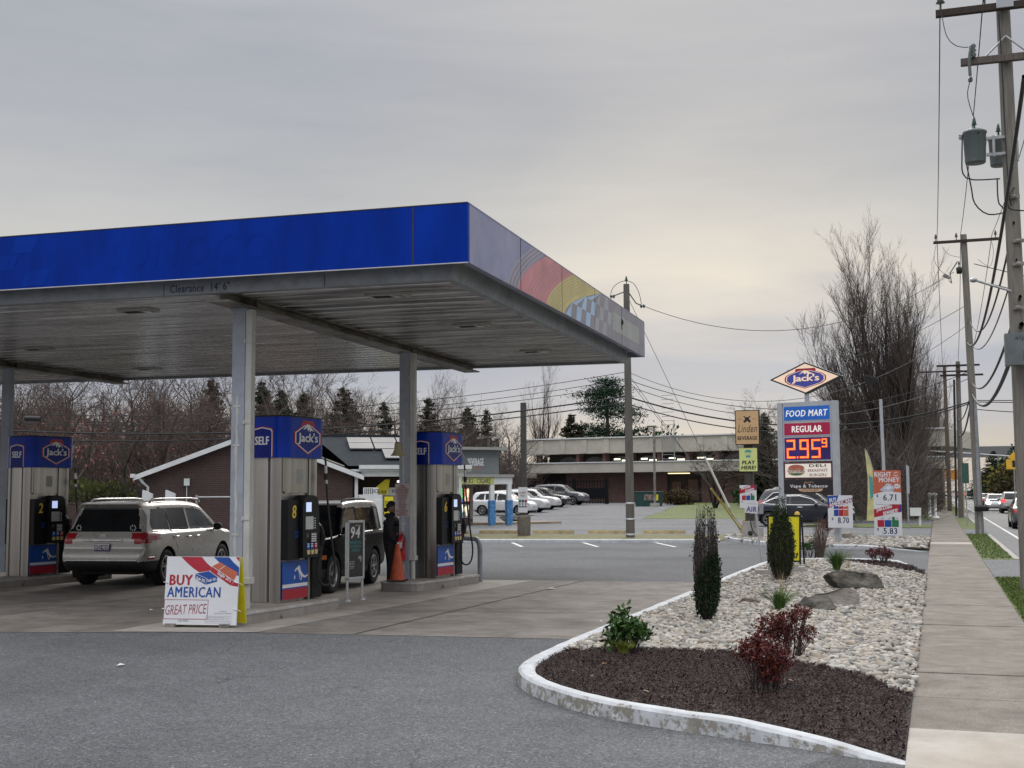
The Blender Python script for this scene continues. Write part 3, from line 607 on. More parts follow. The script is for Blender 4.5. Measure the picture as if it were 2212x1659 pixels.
M_WHT = pm('print_white', (.72, .72, .73), .45, var=.05); M_RED = pm('print_red', (.36, .014, .03), .45, var=.1); M_PBLUE = pm('print_blue', (.006, .075, .36), .4, var=.12)
M_SCR = pm('lit_pump_screen', (.45, .55, .85), .3, var=.1, emit=.9); M_SCR2 = pm('pump_paper_screen', (.5, .52, .52), .35, var=.2, scale=30)
M_YNUM = pm('print_yellow', (.75, .52, .05), .45, var=.05); M_RUB = pm('black_rubber', (.012, .012, .013), .55, var=.2); M_CREAM = pm('button_cream', (.62, .52, .24), .45, var=.08)
M_SIL = pm('silver_metal', (.5, .5, .52), .3, .8, var=.1)
def hexa(cx, cz, w_, h_, k=1.): return [(cx + x * w_ * k, cz + z * h_ * k) for x, z in ((-.5, .17), (-.5, -.17), (0, -.5), (.5, -.17), (.5, .17), (.16, .4), (0, .46), (-.16, .4))]
def jlogo(b, cx, cz, w_, h_, y, mred, mwht, mblu):
    b.poly([(cx - .24 * w_, cz + .36 * h_), (cx + .24 * w_, cz + .36 * h_), (cx + .3 * w_, cz + .2 * h_), (cx + .2 * w_, cz + .56 * h_), (cx - .2 * w_, cz + .56 * h_), (cx - .3 * w_, cz + .2 * h_)][:1] + [(cx + .24 * w_, cz + .2 * h_), (cx + .27 * w_, cz + .42 * h_), (cx + .2 * w_, cz + .57 * h_), (cx - .2 * w_, cz + .57 * h_), (cx - .27 * w_, cz + .42 * h_)], y - .001, mred)
    b.poly(hexa(cx, cz, w_, h_, 1.09), y - .002, mred); b.poly(hexa(cx, cz, w_, h_), y - .003, mwht); b.poly(hexa(cx, cz - .003 * h_, w_, h_, .93), y - .004, mblu)
    b.poly([(cx - .2 * w_, cz + .27 * h_), (cx - .03 * w_, cz + .47 * h_), (cx + .05 * w_, cz + .42 * h_), (cx + .26 * w_, cz + .22 * h_), (cx + .14 * w_, cz + .27 * h_), (cx + .08 * w_, cz + .2 * h_), (cx + .05 * w_, cz + .3 * h_), (cx - .01 * w_, cz + .22 * h_), (cx - .04 * w_, cz + .36 * h_), (cx - .1 * w_, cz + .3 * h_)], y - .005, mwht)
    b.text("Jack's", cx - .40 * w_, cx + .40 * w_, cz - .21 * h_, cz + .17 * h_, y - .006, mwht, .03, 0, .95)
def rrect(x0, x1, y0, y1, r, n=6):
    out = []
    for (cx, cy, a0) in ((x1 - r, y1 - r, 0), (x0 + r, y1 - r, 90), (x0 + r, y0 + r, 180), (x1 - r, y0 + r, 270)):
        out += [(cx + r * math.cos(R(a0 + 90 * k / n)), cy + r * math.sin(R(a0 + 90 * k / n))) for k in range(n + 1)]
    return out
def make_pump(num, label, loc, rz):
    o = thing('fuel_pump', label, 'fuel pump', loc, rz, 'fuel pumps on the islands')
    FX = Matrix.Translation((.29, 0, 0)) @ Matrix.Rotation(math.pi / 2, 4, 'Z')      # a panel on the +x side
    b = MB(); b.box2((-.29, -.56, 0), (.27, .2, 2.16)); b.box2((.0, .2, .05), (.2, .52, 1.15), 1); b.box2((-.2, .2, 1.15), (.24, .48, 2.16))
    for x in (-.29, .1): b.box2((x, -.585, 0), (x + (.055 if x < 0 else .19), -.561, 2.16))
    b.box2((-.20, -.572, .01), (.05, -.561, 2.15)); b.box2((.055, -.578, .01), (.09, -.561, 2.15), 1)
    b.M = FX; b.box2((-.56, -.02, 1.62), (-.52, 0, 2.16)); b.box2((.14, -.02, .0), (.2, 0, 2.16)); b.box2((-.5, -.01, 1.6), (.12, 0, 2.15))
    b.box2((-.18, -.014, 1.74), (-.02, -.01, 1.95), 2); b.M = Matrix()
    b.build('pump_cabinet', [M_SS, M_DGREY, pm('grey_notice', (.33, .33, .31), .5, var=.3, scale=60)], o, bevel=.012)
    b = MB(); b.prism(rrect(-.36, .38, -.66, .54, .2, 8), 2.12, 2.72, 0, 'z')
    b.prism(rrect(-.34, .36, -.64, .52, .18, 8), 2.72, 2.745, 1, 'z')
    for f_ in b.f: pass
    y = -.662                                                       # SELF on the end that faces the street
    hs = lambda e: [(-.17 - e, 2.13), (.17 + e, 2.13), (.17 + e, 2.50 + e), (.15 + e, 2.53 + e), (0, 2.56 + e), (-.15 - e, 2.53 + e), (-.17 - e, 2.50 + e)]
    b.poly(hs(.022), y, 4); b.poly(hs(.008), y - .001, 3); b.poly(hs(-.006), y - .002, 5); b.text('SELF', -.125, .125, 2.31, 2.43, y - .003, 3, .05)
    b.M = Matrix.Translation((.382, 0, 0)) @ Matrix.Rotation(math.pi / 2, 4, 'Z'); jlogo(b, -.02, 2.42, .70, .46, -.001, 4, 3, 5); b.M = Matrix()
    b.build('valance', [M_VAL, M_BLKP, M_SS, M_WHT, M_RED, M_VALD], o)
    b = MB(); b.M = FX                                              # black dispenser head
    b.box2((-.57, -.10, .62), (-.22, .0, 1.50)); b.prism([(-.57, .62), (-.24, .62), (-.24, 1.5), (-.57, 1.5)], -.115, -.1)
    arch = [(-.25, .64), (.19, .64), (.21, .75), (.20, 1.30), (.17, 1.50), (.09, 1.56), (-.12, 1.57), (-.22, 1.52), (-.26, 1.4)]
    b.prism(arch, -.17, 0); b.prism([(.2, .62), (.26, .62), (.26, 1.5), (.2, 1.5)], -.08, 0)
    b.text(num, -.47, -.35, 1.23, 1.42, -.117, 1, .03, .12); b.text('CREDIT\nDEBIT', -.40, -.28, .94, 1.04, -.117, 3, .02)
    b.box2((.205, -.083, 1.12), (.25, -.08, 1.3), 2)
    b.build('dispenser_head', [M_BLKP, M_YNUM, M_WHT, M_PBLUE], o, bevel=.01)
    b = MB(); b.M = FX; b.box2((-.17, -.175, 1.32), (-.03, -.17, 1.46), 0); b.build('price_screen', M_SCR, o)
    b = MB(); b.M = FX; b.box2((-.18, -.175, 1.06), (.03, -.17, 1.25), 0)
    for k in range(5): b.box2((.06, -.176, 1.07 + k * .035), (.09, -.17, 1.085 + k * .035), 1)
    b.build('card_screen', [M_SCR2, M_WHT], o)
    b = MB(); b.M = FX; b.box2((-.17, -.18, .94), (-.1, -.17, 1.0), 0); b.box2((-.05, -.185, .86), (.11, -.17, 1.01), 0)
    for r_i in range(4):
        for c_i in range(3): b.box2((-.035 + c_i * .045, -.192, .875 + r_i * .033), (-.005 + c_i * .045, -.185, .895 + r_i * .033), 1)
    b.build('keypad', [M_DGREY, M_WHT], o)
    for k, mm in enumerate((M_PBLUE, M_PBLUE, M_RED)):              # three grades: sticker over a cream button
        b = MB(); b.M = FX; x0 = -.15 + k * .105; b.box2((x0, -.178, .765), (x0 + .075, -.17, .855), 0); b.box2((x0 + .012, -.18, .80), (x0 + .063, -.178, .82), 1); b.box2((x0 + .012, -.18, .835), (x0 + .063, -.178, .85), 1)
        b.prism([(x0 + .005, .755), (x0 + .07, .755), (x0 + .06, .69), (x0 + .015, .69)], -.19, -.17, 2); b.build('grade_button', [mm, M_WHT, M_CREAM], o)
    b = MB(); b.M = FX; b.box2((-.555, -.02, .045), (.125, -.006, .60)); b.box2((-.555, -.022, .215), (.125, -.02, .265), 1); b.box2((-.555, -.022, .045), (.125, -.02, .195), 2)
    nz = [(-.24, .45), (-.21, .485), (-.17, .50), (-.12, .53), (-.09, .515), (-.07, .45), (-.01, .39), (.05, .365), (.125, .385), (.125, .36), (.05, .335), (.0, .345), (-.025, .36), (-.06, .30), (-.09, .32), (-.12, .42), (-.155, .465), (-.19, .465), (-.215, .435)]
    b.poly(nz, -.0225, 1); b.poly([(-.055, .345), (-.09, .40), (-.105, .41), (-.085, .345), (-.065, .32)], -.0235, 0); b.poly([(-.235, .40), (-.218, .36), (-.225, .33), (-.245, .33), (-.252, .36)], -.0225, 1)
    b.build('lower_panel', [M_PBLUE, M_WHT, M_RED], o)
    b = MB(); b.box2((.16, .22, .02), (.33, .5, .62)); b.box2((.18, .24, .62), (.36, .48, 1.1)); b.box2((.34, .27, .72), (.42, .4, 1.0), 0); b.build('hose_tower', M_BLKP, o, bevel=.01)
    b = MB(); b.tube([(.40, .34, .78), (.43, .34, .92), (.44, .33, 1.02), (.42, .31, 1.1)], [.03, .035, .03, .025], 8); b.tube([(.44, .33, 1.02), (.5, .3, .93), (.47, .3, .80)], .014, 6); b.tube([(.42, .31, 1.1), (.38, .25, 1.2), (.33, .24, 1.22)], .014, 6, 1)
    b.build('nozzle', [M_RUB, M_SIL], o)
    hp = [(.36, .52, 2.14), (.37, .54, 1.95), (.38, .55, 1.6), (.42, .56, 1.2), (.47, .57, .8), (.50, .6, .5), (.48, .58, .28), (.44, .5, .2), (.40, .38, .22), (.38, .3, .35), (.39, .3, .55), (.41, .33, .76)]
    hp = smooth_path(hp, .05); b = MB(); b.tube(hp, .017, 8); b.tube([(.365, .53, 2.02), (.368, .535, 1.9)], .026, 8, 1); b.tube([(.368, .535, 1.9), (.37, .54, 1.80)], .034, 8); b.tube([(.37, .54, 1.80), (.373, .545, 1.74)], .024, 8, 1)
    b.build('hose', [M_RUB, M_SIL], o)
    b = MB(); b.M = Matrix.Rotation(math.pi, 4, 'Z') @ FX; b.box2((-.2, -.14, .62), (.5, -.02, 1.5)); b.box2((-.2, -.02, .045), (.5, -.006, .6), 1); b.build('dispenser_head', [M_BLKP, M_PBLUE], o, bevel=.01)
    return o
make_pump('8', 'nearest stainless fuel pump marked 8 beneath a blue SELF valance', (-9.335, 16.93, .178), R(-4))
make_pump('6', 'stainless fuel pump marked 6 beside the bent grey bollard', (-9.14, 22.46, .178), R(-4))
make_pump('2', 'stainless fuel pump marked 2 beside the silver family car', (-16.98, 20.8, .178), R(-6))
# ================================================================== VEHICLES
def paint(name, col, metal=.3, rough=.28, flake=.05): return pm(name, col, rough, metal, var=flake, scale=1.0, coat=.5)
M_GLASS = pm('tinted_glass', (.010, .012, .014), .05, 0, var=.2, scale=2, spec=.35); M_GLASSL = pm('clear_car_glass', (.07, .085, .095), .05, 0, var=.25, scale=1.5, spec=.6)
M_CLAD = pm('black_cladding', (.018, .018, .02), .6, var=.2, scale=20); M_CHROME = pm('chrome', (.72, .72, .73), .12, 1.0, var=.05)
M_TAIL = pm('tail_light_red', (.35, .012, .02), .15, var=.2, scale=20, coat=.5); M_TAILW = pm('tail_light_clear', (.5, .45, .43), .15, var=.15, scale=30, coat=.5); M_HEAD = pm('headlight_glass', (.55, .56, .57), .1, .2, var=.3, scale=25, coat=.5)
M_AMBER = pm('amber_lens', (.6, .16, .03), .2, var=.15, scale=30); M_TYRE = pm('tyre_rubber', (.014, .014, .015), .75, var=.25, scale=20); M_RIM = pm('alloy_rim', (.42, .42, .43), .3, .8, var=.1); M_WELL = pm('wheel_well', (.006, .006, .007), .9)
M_TAILON = pm('lit_tail_light', (.8, .03, .03), .3, var=.1, emit=2.2); M_HEADON = pm('lit_headlight', (1, .95, .8), .3, var=.02, emit=9.0)
def wheel(o, x, y, r, wd, rim=M_RIM, spokes=5, twin=True):
    s_ = 1 if y > 0 else -1; b = MB()
    b.lathe([(r * .62, -wd * .42), (r * .72, -wd * .5), (r * .93, -wd * .5), (r, -wd * .36), (r, wd * .36), (r * .93, wd * .5), (r * .72, wd * .5), (r * .62, wd * .42)], 32, 0, (x, y, r), 'y')
    w_ = b.build('wheel', M_TYRE, o); b = MB()
    ro = r * .66; b.lathe([(ro, wd * .30 * s_), (ro, wd * .46 * s_), (ro * .9, wd * .47 * s_), (ro * .88, wd * .3 * s_)], 32, 0, (x, y, r), 'y')
    b.lathe([(0, wd * .1 * s_), (ro * .9, wd * .08 * s_)], 24, 1, (x, y, r), 'y'); b.lathe([(0, wd * .45 * s_), (r * .14, wd * .43 * s_), (r * .16, wd * .2 * s_)], 16, 0, (x, y, r), 'y')
    for k in range(spokes):
        for off in ((-.13, .13) if twin else (0,)):
            a = 2 * math.pi * k / spokes + off + .3; a2 = 2 * math.pi * k / spokes + off * 1.5 + .3; c = (math.cos(a), math.sin(a)); c2 = (math.cos(a2), math.sin(a2)); hw = r * (.035 if twin else .08)
            p0 = Vector((x + c[0] * r * .1, y + wd * .44 * s_, r + c[1] * r * .1)); p1 = Vector((x + c2[0] * ro * .93, y + wd * .45 * s_, r + c2[1] * ro * .93)); n = Vector((-c[1], 0, c[0])) * hw; dn = Vector((0, -s_ * wd * .12, 0))
            b.add([p0 - n, p0 + n, p1 + n * .8, p1 - n * .8, p0 - n + dn, p0 + n + dn, p1 + n + dn, p1 - n + dn], [(0, 1, 2, 3), (0, 4, 5, 1), (1, 5, 6, 2), (2, 6, 7, 3), (3, 7, 4, 0)])
    b.build('rim', [rim, M_WELL], w_)
def car(name, label, cat, loc, head, S, res=1.0, group=None, sc_=1.0):
    """S: outline, W, belt, tum, arches, paint and the masks that cut glass, lamps and doors out of the shell"""
    o = thing(name, label, cat, loc, head, group); o.scale = (sc_,) * 3
    C = np.array(S['outline'], float); n = len(C); pts = []
    for i in range(n):
        p0, p1, p2, p3 = C[i - 1], C[i], C[(i + 1) % n], C[(i + 2) % n]; k = max(2, int(np.linalg.norm(p2 - p1) / .02))
        u = np.arange(k)[:, None] / k; tn = .42
        m1, m2 = (p2 - p0) * tn, (p3 - p1) * tn; lim = np.linalg.norm(p2 - p1)
        for mm in (m1, m2):
            l_ = np.linalg.norm(mm)
            if l_ > lim: mm *= lim / l_
        pts.append((2 * u ** 3 - 3 * u ** 2 + 1) * p1 + (u ** 3 - 2 * u ** 2 + u) * m1 + (-2 * u ** 3 + 3 * u ** 2) * p2 + (u ** 3 - u ** 2) * m2)
    pts = np.concatenate(pts); d = np.r_[0, np.cumsum(np.linalg.norm(np.diff(np.r_[pts, pts[:1]], axis=0), axis=1))]
    NS = int(d[-1] / .03 * res); q = np.linspace(0, d[-1], NS, endpoint=False); cl = np.r_[pts, pts[:1]]
    O = np.stack([np.interp(q, d, cl[:, 0]), np.interp(q, d, cl[:, 1])], 1)
    xr, xf = C[:, 0].min(), C[:, 0].max(); W2 = S['W'] / 2; belt = S['belt']; tum = S.get('tum', .28); pr, pf = S.get('plan', (.07, .13))
    def wid(x, z):
        v = 1 - .045 * np.clip((z - .72) / .45, -1.4, 1.0) ** 2
        w0 = W2 * v - np.clip(z - belt, 0, 9) * tum - .03 * np.clip((z - belt + .04) / .06, 0, 1)
        a = np.clip((x - (xf - 1.15)) / 1.15, 0, 1); c = np.clip(((xr + .8) - x) / .8, 0, 1)
        return w0 - W2 * pf * a ** 2.3 - W2 * pr * c ** 2.3
    rr = S.get('round', .07); n1, n2, n3 = max(4, int(22 * res)), 3, max(6, int(34 * res))
    sp = np.stack([np.clip(O[:, 0], xr + .85, xf - .85), np.full(len(O), .74)], 1); dv = sp - O; D = np.linalg.norm(dv, axis=1, keepdims=True); dv = dv / D
    cols = []
    for t_ in np.linspace(0, 1, n1, endpoint=False): cols.append((O[:, 0], t_ * (wid(O[:, 0], O[:, 1]) - rr), O[:, 1]))
    for k in range(n2):
        ph = math.pi / 2 * k / n2; p = O + dv * rr * (1 - math.cos(ph)); cols.append((p[:, 0], wid(O[:, 0], O[:, 1]) - rr + rr * math.sin(ph), p[:, 1]))
    for k in range(n3 + 1):
        t_ = k / n3; p = O + dv * (rr + (D - rr) * t_ ** .9); cols.append((p[:, 0], wid(p[:, 0], p[:, 1]), p[:, 1]))
    V = np.stack([np.stack(c, 1) for c in cols], 1); K = V.shape[1]; V = V.reshape(-1, 3)
    ii, jj = np.meshgrid(np.arange(NS), np.arange(K - 1), indexing='ij'); i2 = (ii + 1) % NS
    F = np.stack([ii * K + jj, ii * K + jj + 1, i2 * K + jj + 1, i2 * K + jj], -1).reshape(-1, 4); side = (jj >= n1 + 1).ravel()
    V2 = V * [1, -1, 1]; F2 = F[:, ::-1] + len(V); V = np.r_[V, V2]; F = np.r_[F, F2]; side = np.r_[side, side]
    c = V[F].mean(1); X, Y, Z = c[:, 0], c[:, 1], c[:, 2]; aY = np.abs(Y); lab = np.full(len(F), -1)
    parts = [('body', S['paint'], None)]
    def cut(nm, mat, mask):
        mask = mask & (lab == -1)
        if mask.any(): parts.append((nm, mat, None)); lab[mask] = len(parts) - 1
    gone = np.zeros(len(F), bool)
    for (ax, az, ar) in S['arches']: gone |= ((X - ax) ** 2 + (Z - az) ** 2 < ar ** 2) & (aY > W2 - .28) & (Z > .1)
    lab[gone] = -2
    for nm, mat, kind, arg in S['cuts']:
        if kind == 'side':
            m_ = in_poly(arg, X, Z) & side
            for s_ in (1, -1): cut(nm, mat, m_ & (Y * s_ > 0))
        elif kind == 'front':                     # region of the strip: x range, z range, |y| at z limits
            x0, x1, z0, z1, y0, y1 = arg; lim = y0 + (y1 - y0) * (Z - z0) / max(1e-6, z1 - z0)
            cut(nm, mat, (~side) & (X > x0) & (X < x1) & (Z > z0) & (Z < z1) & (aY < lim))
        elif kind == 'pair':                      # both corners: predicate on x, |y|, z
            m_ = arg(X, aY, Z, side)
            for s_ in (1, -1): cut(nm, mat, m_ & (Y * s_ > 0))
        elif kind == 'all': cut(nm, mat, arg(X, aY, Z, side))
    objs = {}
    for k, (nm, mat, _) in enumerate(parts):
        f = F[lab == (k if k else -1)]; u, inv = np.unique(f, return_inverse=True)
        pobj = npmesh(nm, V[u], inv.reshape(f.shape), mat, o, smooth=True); objs.setdefault(nm, []).append(pobj)
    b = MB()                                      # dark interior and wheel wells
    for (ax, az, ar) in S['arches']:
        for s_ in (1, -1):
            pr_ = [(ar * math.cos(a_), ar * math.sin(a_)) for a_ in np.linspace(-.5, math.pi + .5, 22)]
            yo, yi = s_ * (W2 - .012), s_ * (W2 - .32)
            vs = [(ax + p[0] * 1.005, yo * 1.0, az + p[1] * 1.005) for p in pr_] + [(ax + p[0], yi, az + p[1]) for p in pr_]; m_ = len(pr_)
            b.add(vs, [(i, i + 1, i + 1 + m_, i + m_) for i in range(m_ - 1)]); b.add(vs[m_:], [list(range(m_))])
    b.box2((xr + .35, -W2 + .33, .26), (xf - .4, W2 - .33, min(belt, .95)))
    b.build('wheel_arch', S.get('archmat', M_WELL), o)
    for (ax, az, ar) in S['arches']:
        for s_ in (1, -1): wheel(o, ax, s_ * (W2 - .13), S['wr'], .23, S.get('rim', M_RIM), S.get('spokes', 5), S.get('twin', True))
    def on(x, z, s_, e=.004): return (x, s_ * (float(wid(np.array(x), np.array(z))) + e), z)
    for (poly, r_, mat, nm) in S.get('trims', ()):
        for s_ in (1, -1): b = MB(); b.tube([on(x, z, s_) for x, z in poly], r_, 6); b.build(nm, mat, o)
    for k, (poly, hx, hz) in enumerate(S.get('doors', ())):
        for s_ in (1, -1):
            b = MB(); b.tube([on(x, z, s_, -.001) for x, z in poly], .0065, 5); dd = b.build('door', M_WELL, o)
            b = MB(); x, yy, z = on(hx, hz, s_, .03); b.tube([(x - .11, yy - .02 * s_, z), (x - .09, yy, z), (x + .09, yy, z), (x + .11, yy - .02 * s_, z)], .016, 6); b.build('handle', S.get('handle', S['paint']), dd)
    if 'mirror' in S:
        mx, mz = S['mirror']
        for s_ in (1, -1):
            b = MB(); x, yy, z = on(mx, mz, s_); b.lathe([(0, -.11), (.06, -.1), (.085, -.02), (.08, .05), (.05, .07), (0, .072)], 12, 0, (x, yy + .13 * s_, z), 'y'); b.box((x + .01, yy + .05 * s_, z - .06), (.05, .14, .03)); b.build('mirror', S.get('mirmat', S['paint']), o)
    if 'rails' in S:
        x0, x1, z0 = S['rails']
        for s_ in (1, -1):
            yy = s_ * (W2 - .30); b = MB(); b.tube([(x0, yy, z0 - .07), (x0 + .12, yy, z0 - .01), (x0 + .5, yy, z0), (x1 - .5, yy, z0), (x1 - .12, yy, z0 - .02), (x1, yy, z0 - .09)], .022, 6); b.build('roof_rail', S.get('railmat', M_SIL), o)
    for (nm, mat, bx) in S.get('boxes', ()):
        b = MB(); b.box2(*bx); b.build(nm, mat, o, bevel=.008)
    return o
LOW = lambda z: (lambda X, Y, Z, s: Z < z)
def arches(xr, xf, wr): return [(xr, wr, wr * 1.17), (xf, wr, wr * 1.17)]
# ---- the silver family SUV at pump 2 (seen from behind)
M_SILVP = paint('champagne_silver', (.52, .50, .465), .3, .3, .04)
suv = dict(W=1.94, belt=1.10, tum=.30, wr=.375, paint=M_SILVP, round=.09, plan=(.10, .14), arches=arches(-1.46, 1.44, .375), mirror=(.98, 1.16), mirmat=M_CLAD, rails=(-1.75, .75, 1.80), handle=M_CHROME,
    outline=[(-2.30, .36), (-2.46, .46), (-2.50, .62), (-2.46, .74), (-2.42, .80), (-2.42, .98), (-2.36, 1.10), (-2.20, 1.40), (-2.10, 1.62), (-2.22, 1.70), (-1.9, 1.735), (-1.2, 1.755), (-.4, 1.755), (.2, 1.73), (.62, 1.66), (1.1, 1.38), (1.48, 1.13), (1.95, 1.06), (2.3, .94), (2.46, .76), (2.5, .5), (2.42, .32), (1.8, .25), (0, .24), (-1.8, .27)],
    cuts=[('rear_window', M_GLASS, 'front', (-2.5, -1.9, 1.13, 1.625, .77, .60)), ('windshield', M_GLASS, 'front', (.5, 1.6, 1.12, 1.66, .78, .60)),
          ('window', M_GLASS, 'side', [(-2.02, 1.17), (-1.25, 1.15), (-1.25, 1.60), (-1.5, 1.62), (-1.88, 1.58), (-2.05, 1.3)]), ('window', M_GLASS, 'side', [(-1.18, 1.145), (-.27, 1.13), (-.27, 1.60), (-1.18, 1.605)]), ('window', M_GLASSL, 'side', [(-.20, 1.13), (1.18, 1.11), (.95, 1.28), (.55, 1.55), (.2, 1.60), (-.20, 1.605)]),
          ('tail_light', M_TAIL, 'pair', lambda X, Y, Z, s: ((X < -1.78) & (Z > .90) & (Z < 1.115) & (Y > .60 + (Z < .99) * .08) & ((X < -2.15) | (Z > .95)))),
          ('headlight', M_HEAD, 'pair', lambda X, Y, Z, s: (X > 1.95) & (Z > .78) & (Z < .95) & (Y > .55)),
          ('rear_bumper', M_CLAD, 'all', lambda X, Y, Z, s: (X < -1.85) & (Z < .54)), ('sill', M_CLAD, 'all', lambda X, Y, Z, s: Z < .34)],
    doors=[([(-.24, 1.62), (-.22, .7), (-.16, .36)], -.42, .98), ([(1.22, 1.1), (1.25, .7), (1.0, .36), (-.16, .36)], .02, .98), ([(-1.22, 1.6), (-1.2, 1.0), (-1.0, .8), (-.9, .45), (-.16, .36)], -1.05, 1.0)][:3],
    trims=[([(-2.02, 1.15), (-1.2, 1.13), (0, 1.11), (1.2, 1.09)], .010, M_CHROME, 'window_trim'), ([(-2.30, .60), (-2.1, .60)], .03, M_TAIL, 'reflector')],
    boxes=[('chrome_strip', M_CHROME, ((-2.47, -.42, .945), (-2.42, .42, .995))), ('licence_plate', pm('violet_plate', (.10, .06, .16), .5, var=.2, scale=40), ((-2.462, -.17, .74), (-2.425, .17, .90))), ('chrome_strip', M_CHROME, ((-2.515, -.78, .545), (-2.46, .78, .585)))])
p_rl, p_rr = Vector((-15.80, 20.75)), Vector((-14.50, 21.15)); hd = R(90 + 9)
silver = car('family_suv', 'silver family SUV seen from behind at the far left pump', 'car', (-15.12 + math.cos(hd) * 1.42, 20.95 + math.sin(hd) * 1.42, 0), hd, suv, 1.25, None, .93)
b = MB(); b.M = Matrix.Rotation(-math.pi / 2, 4, 'Z'); b.text('MTE·9019', -.15, .15, .775, .865, -2.4645, 0, .03); b.poly([(-.165, .873), (.165, .873), (.165, .893), (-.165, .893)], -2.4635, 0); b.text('ooo', -.06, .06, 1.03, 1.09, -2.42, 1, .02)
b.build('plate_lettering', [M_WHT, M_CHROME], silver)
b = MB(); b.M = Matrix.Rotation(-math.pi / 2, 4, 'Z')       # pale window stickers
for x0, w_ in ((-.66, .12), (.52, .14)):
    for k in range(7): a = k * .9; b.add([(x0 + w_ * (.5 + .4 * math.cos(a)) + q[0], -2.36 + .03, 1.2 + .05 * math.sin(a) + q[1]) for q in ((0, 0), (.025, .004), (.02, .03), (.002, .024))], [(0, 1, 2, 3)])
b.build('window_sticker', M_WHT, silver)
# ---- the black SUV facing us by pump 8
M_BLKPNT = pm('gloss_black', (.004, .005, .007), .25, 0, var=.1, spec=.03)
M_SKYSHEEN = paint('painted_sky_sheen', (.5, .49, .46), .1, .25)  # sky reflection on the black roof put into its colour as a pale tone
jeep = dict(W=1.86, belt=1.12, tum=.20, wr=.375, paint=M_BLKPNT, round=.05, plan=(.05, .07), arches=arches(-1.33, 1.36, .375), mirror=(.72, 1.20), mirmat=M_BLKPNT, rails=(-1.6, .15, 1.82), railmat=M_CLAD, handle=M_BLKPNT, spokes=5, twin=True, archmat=M_CLAD,
    outline=[(-2.12, .40), (-2.24, .5), (-2.24, .95), (-2.20, 1.12), (-2.10, 1.68), (-1.95, 1.76), (-1.2, 1.79), (-.3, 1.78), (.22, 1.745), (.42, 1.66), (.78, 1.30), (.95, 1.13), (1.4, 1.10), (2.0, 1.06), (2.10, 1.0), (2.13, .72), (2.23, .62), (2.23, .42), (2.05, .30), (1.0, .28), (-1.0, .28)],
    cuts=[('windshield', M_GLASS, 'front', (.28, 1.02, 1.15, 1.70, .76, .64)), ('rear_window', M_GLASS, 'front', (-2.3, -2.0, 1.16, 1.64, .7, .62)), ('roof', M_SKYSHEEN, 'all', lambda X, Y, Z, s: (Z > 1.645) & (X < .42)),
          ('window', M_GLASS, 'side', [(-2.0, 1.18), (-1.32, 1.16), (-1.28, 1.62), (-1.98, 1.62)]), ('window', M_GLASS, 'side', [(-1.20, 1.16), (-.42, 1.15), (-.40, 1.62), (-1.16, 1.62)]), ('window', M_GLASSL, 'side', [(-.32, 1.15), (.78, 1.14), (.36, 1.56), (.2, 1.62), (-.30, 1.62)]),
          ('headlight', M_HEAD, 'pair', lambda X, Y, Z, s: (X > 2.0) & (Z > .78) & (Z < .98) & (Y > .55)), ('turn_signal', M_AMBER, 'pair', lambda X, Y, Z, s: (X > 1.78) & (Z > .68) & (Z < .765) & (Y > .72)),
          ('grille', M_CLAD, 'front', (2.0, 2.3, .7, .99, .5, .5)), ('front_bumper', M_CLAD, 'all', lambda X, Y, Z, s: (X > 1.7) & (Z < .5)), ('sill', M_CLAD, 'all', lambda X, Y, Z, s: Z < .42)],
    doors=[([(-.36, 1.62), (-.36, .45)], -.5, .98), ([(.86, 1.12), (.86, .5), (.7, .45), (-.36, .45)], -.2, .98)],
    trims=[([(-2.1, 1.135), (-.4, 1.13), (.9, 1.12)], .012, M_CHROME, 'window_trim')],
    boxes=[('grille_bar', M_SIL, ((2.115, y_ - .02, .74), (2.15, y_ + .02, .96))) for y_ in (-.36, -.18, 0, .18, .36)])
hj = R(-90 + 8)
car('black_suv', 'black SUV with sky sheen painted on its roof facing the camera behind pump 8', 'car', (-10.10 - math.sin(-hj) * 0 - .96 * math.cos(R(8)) - .10, 21.28, 0), hj, jeep, 1.1, None, .91)

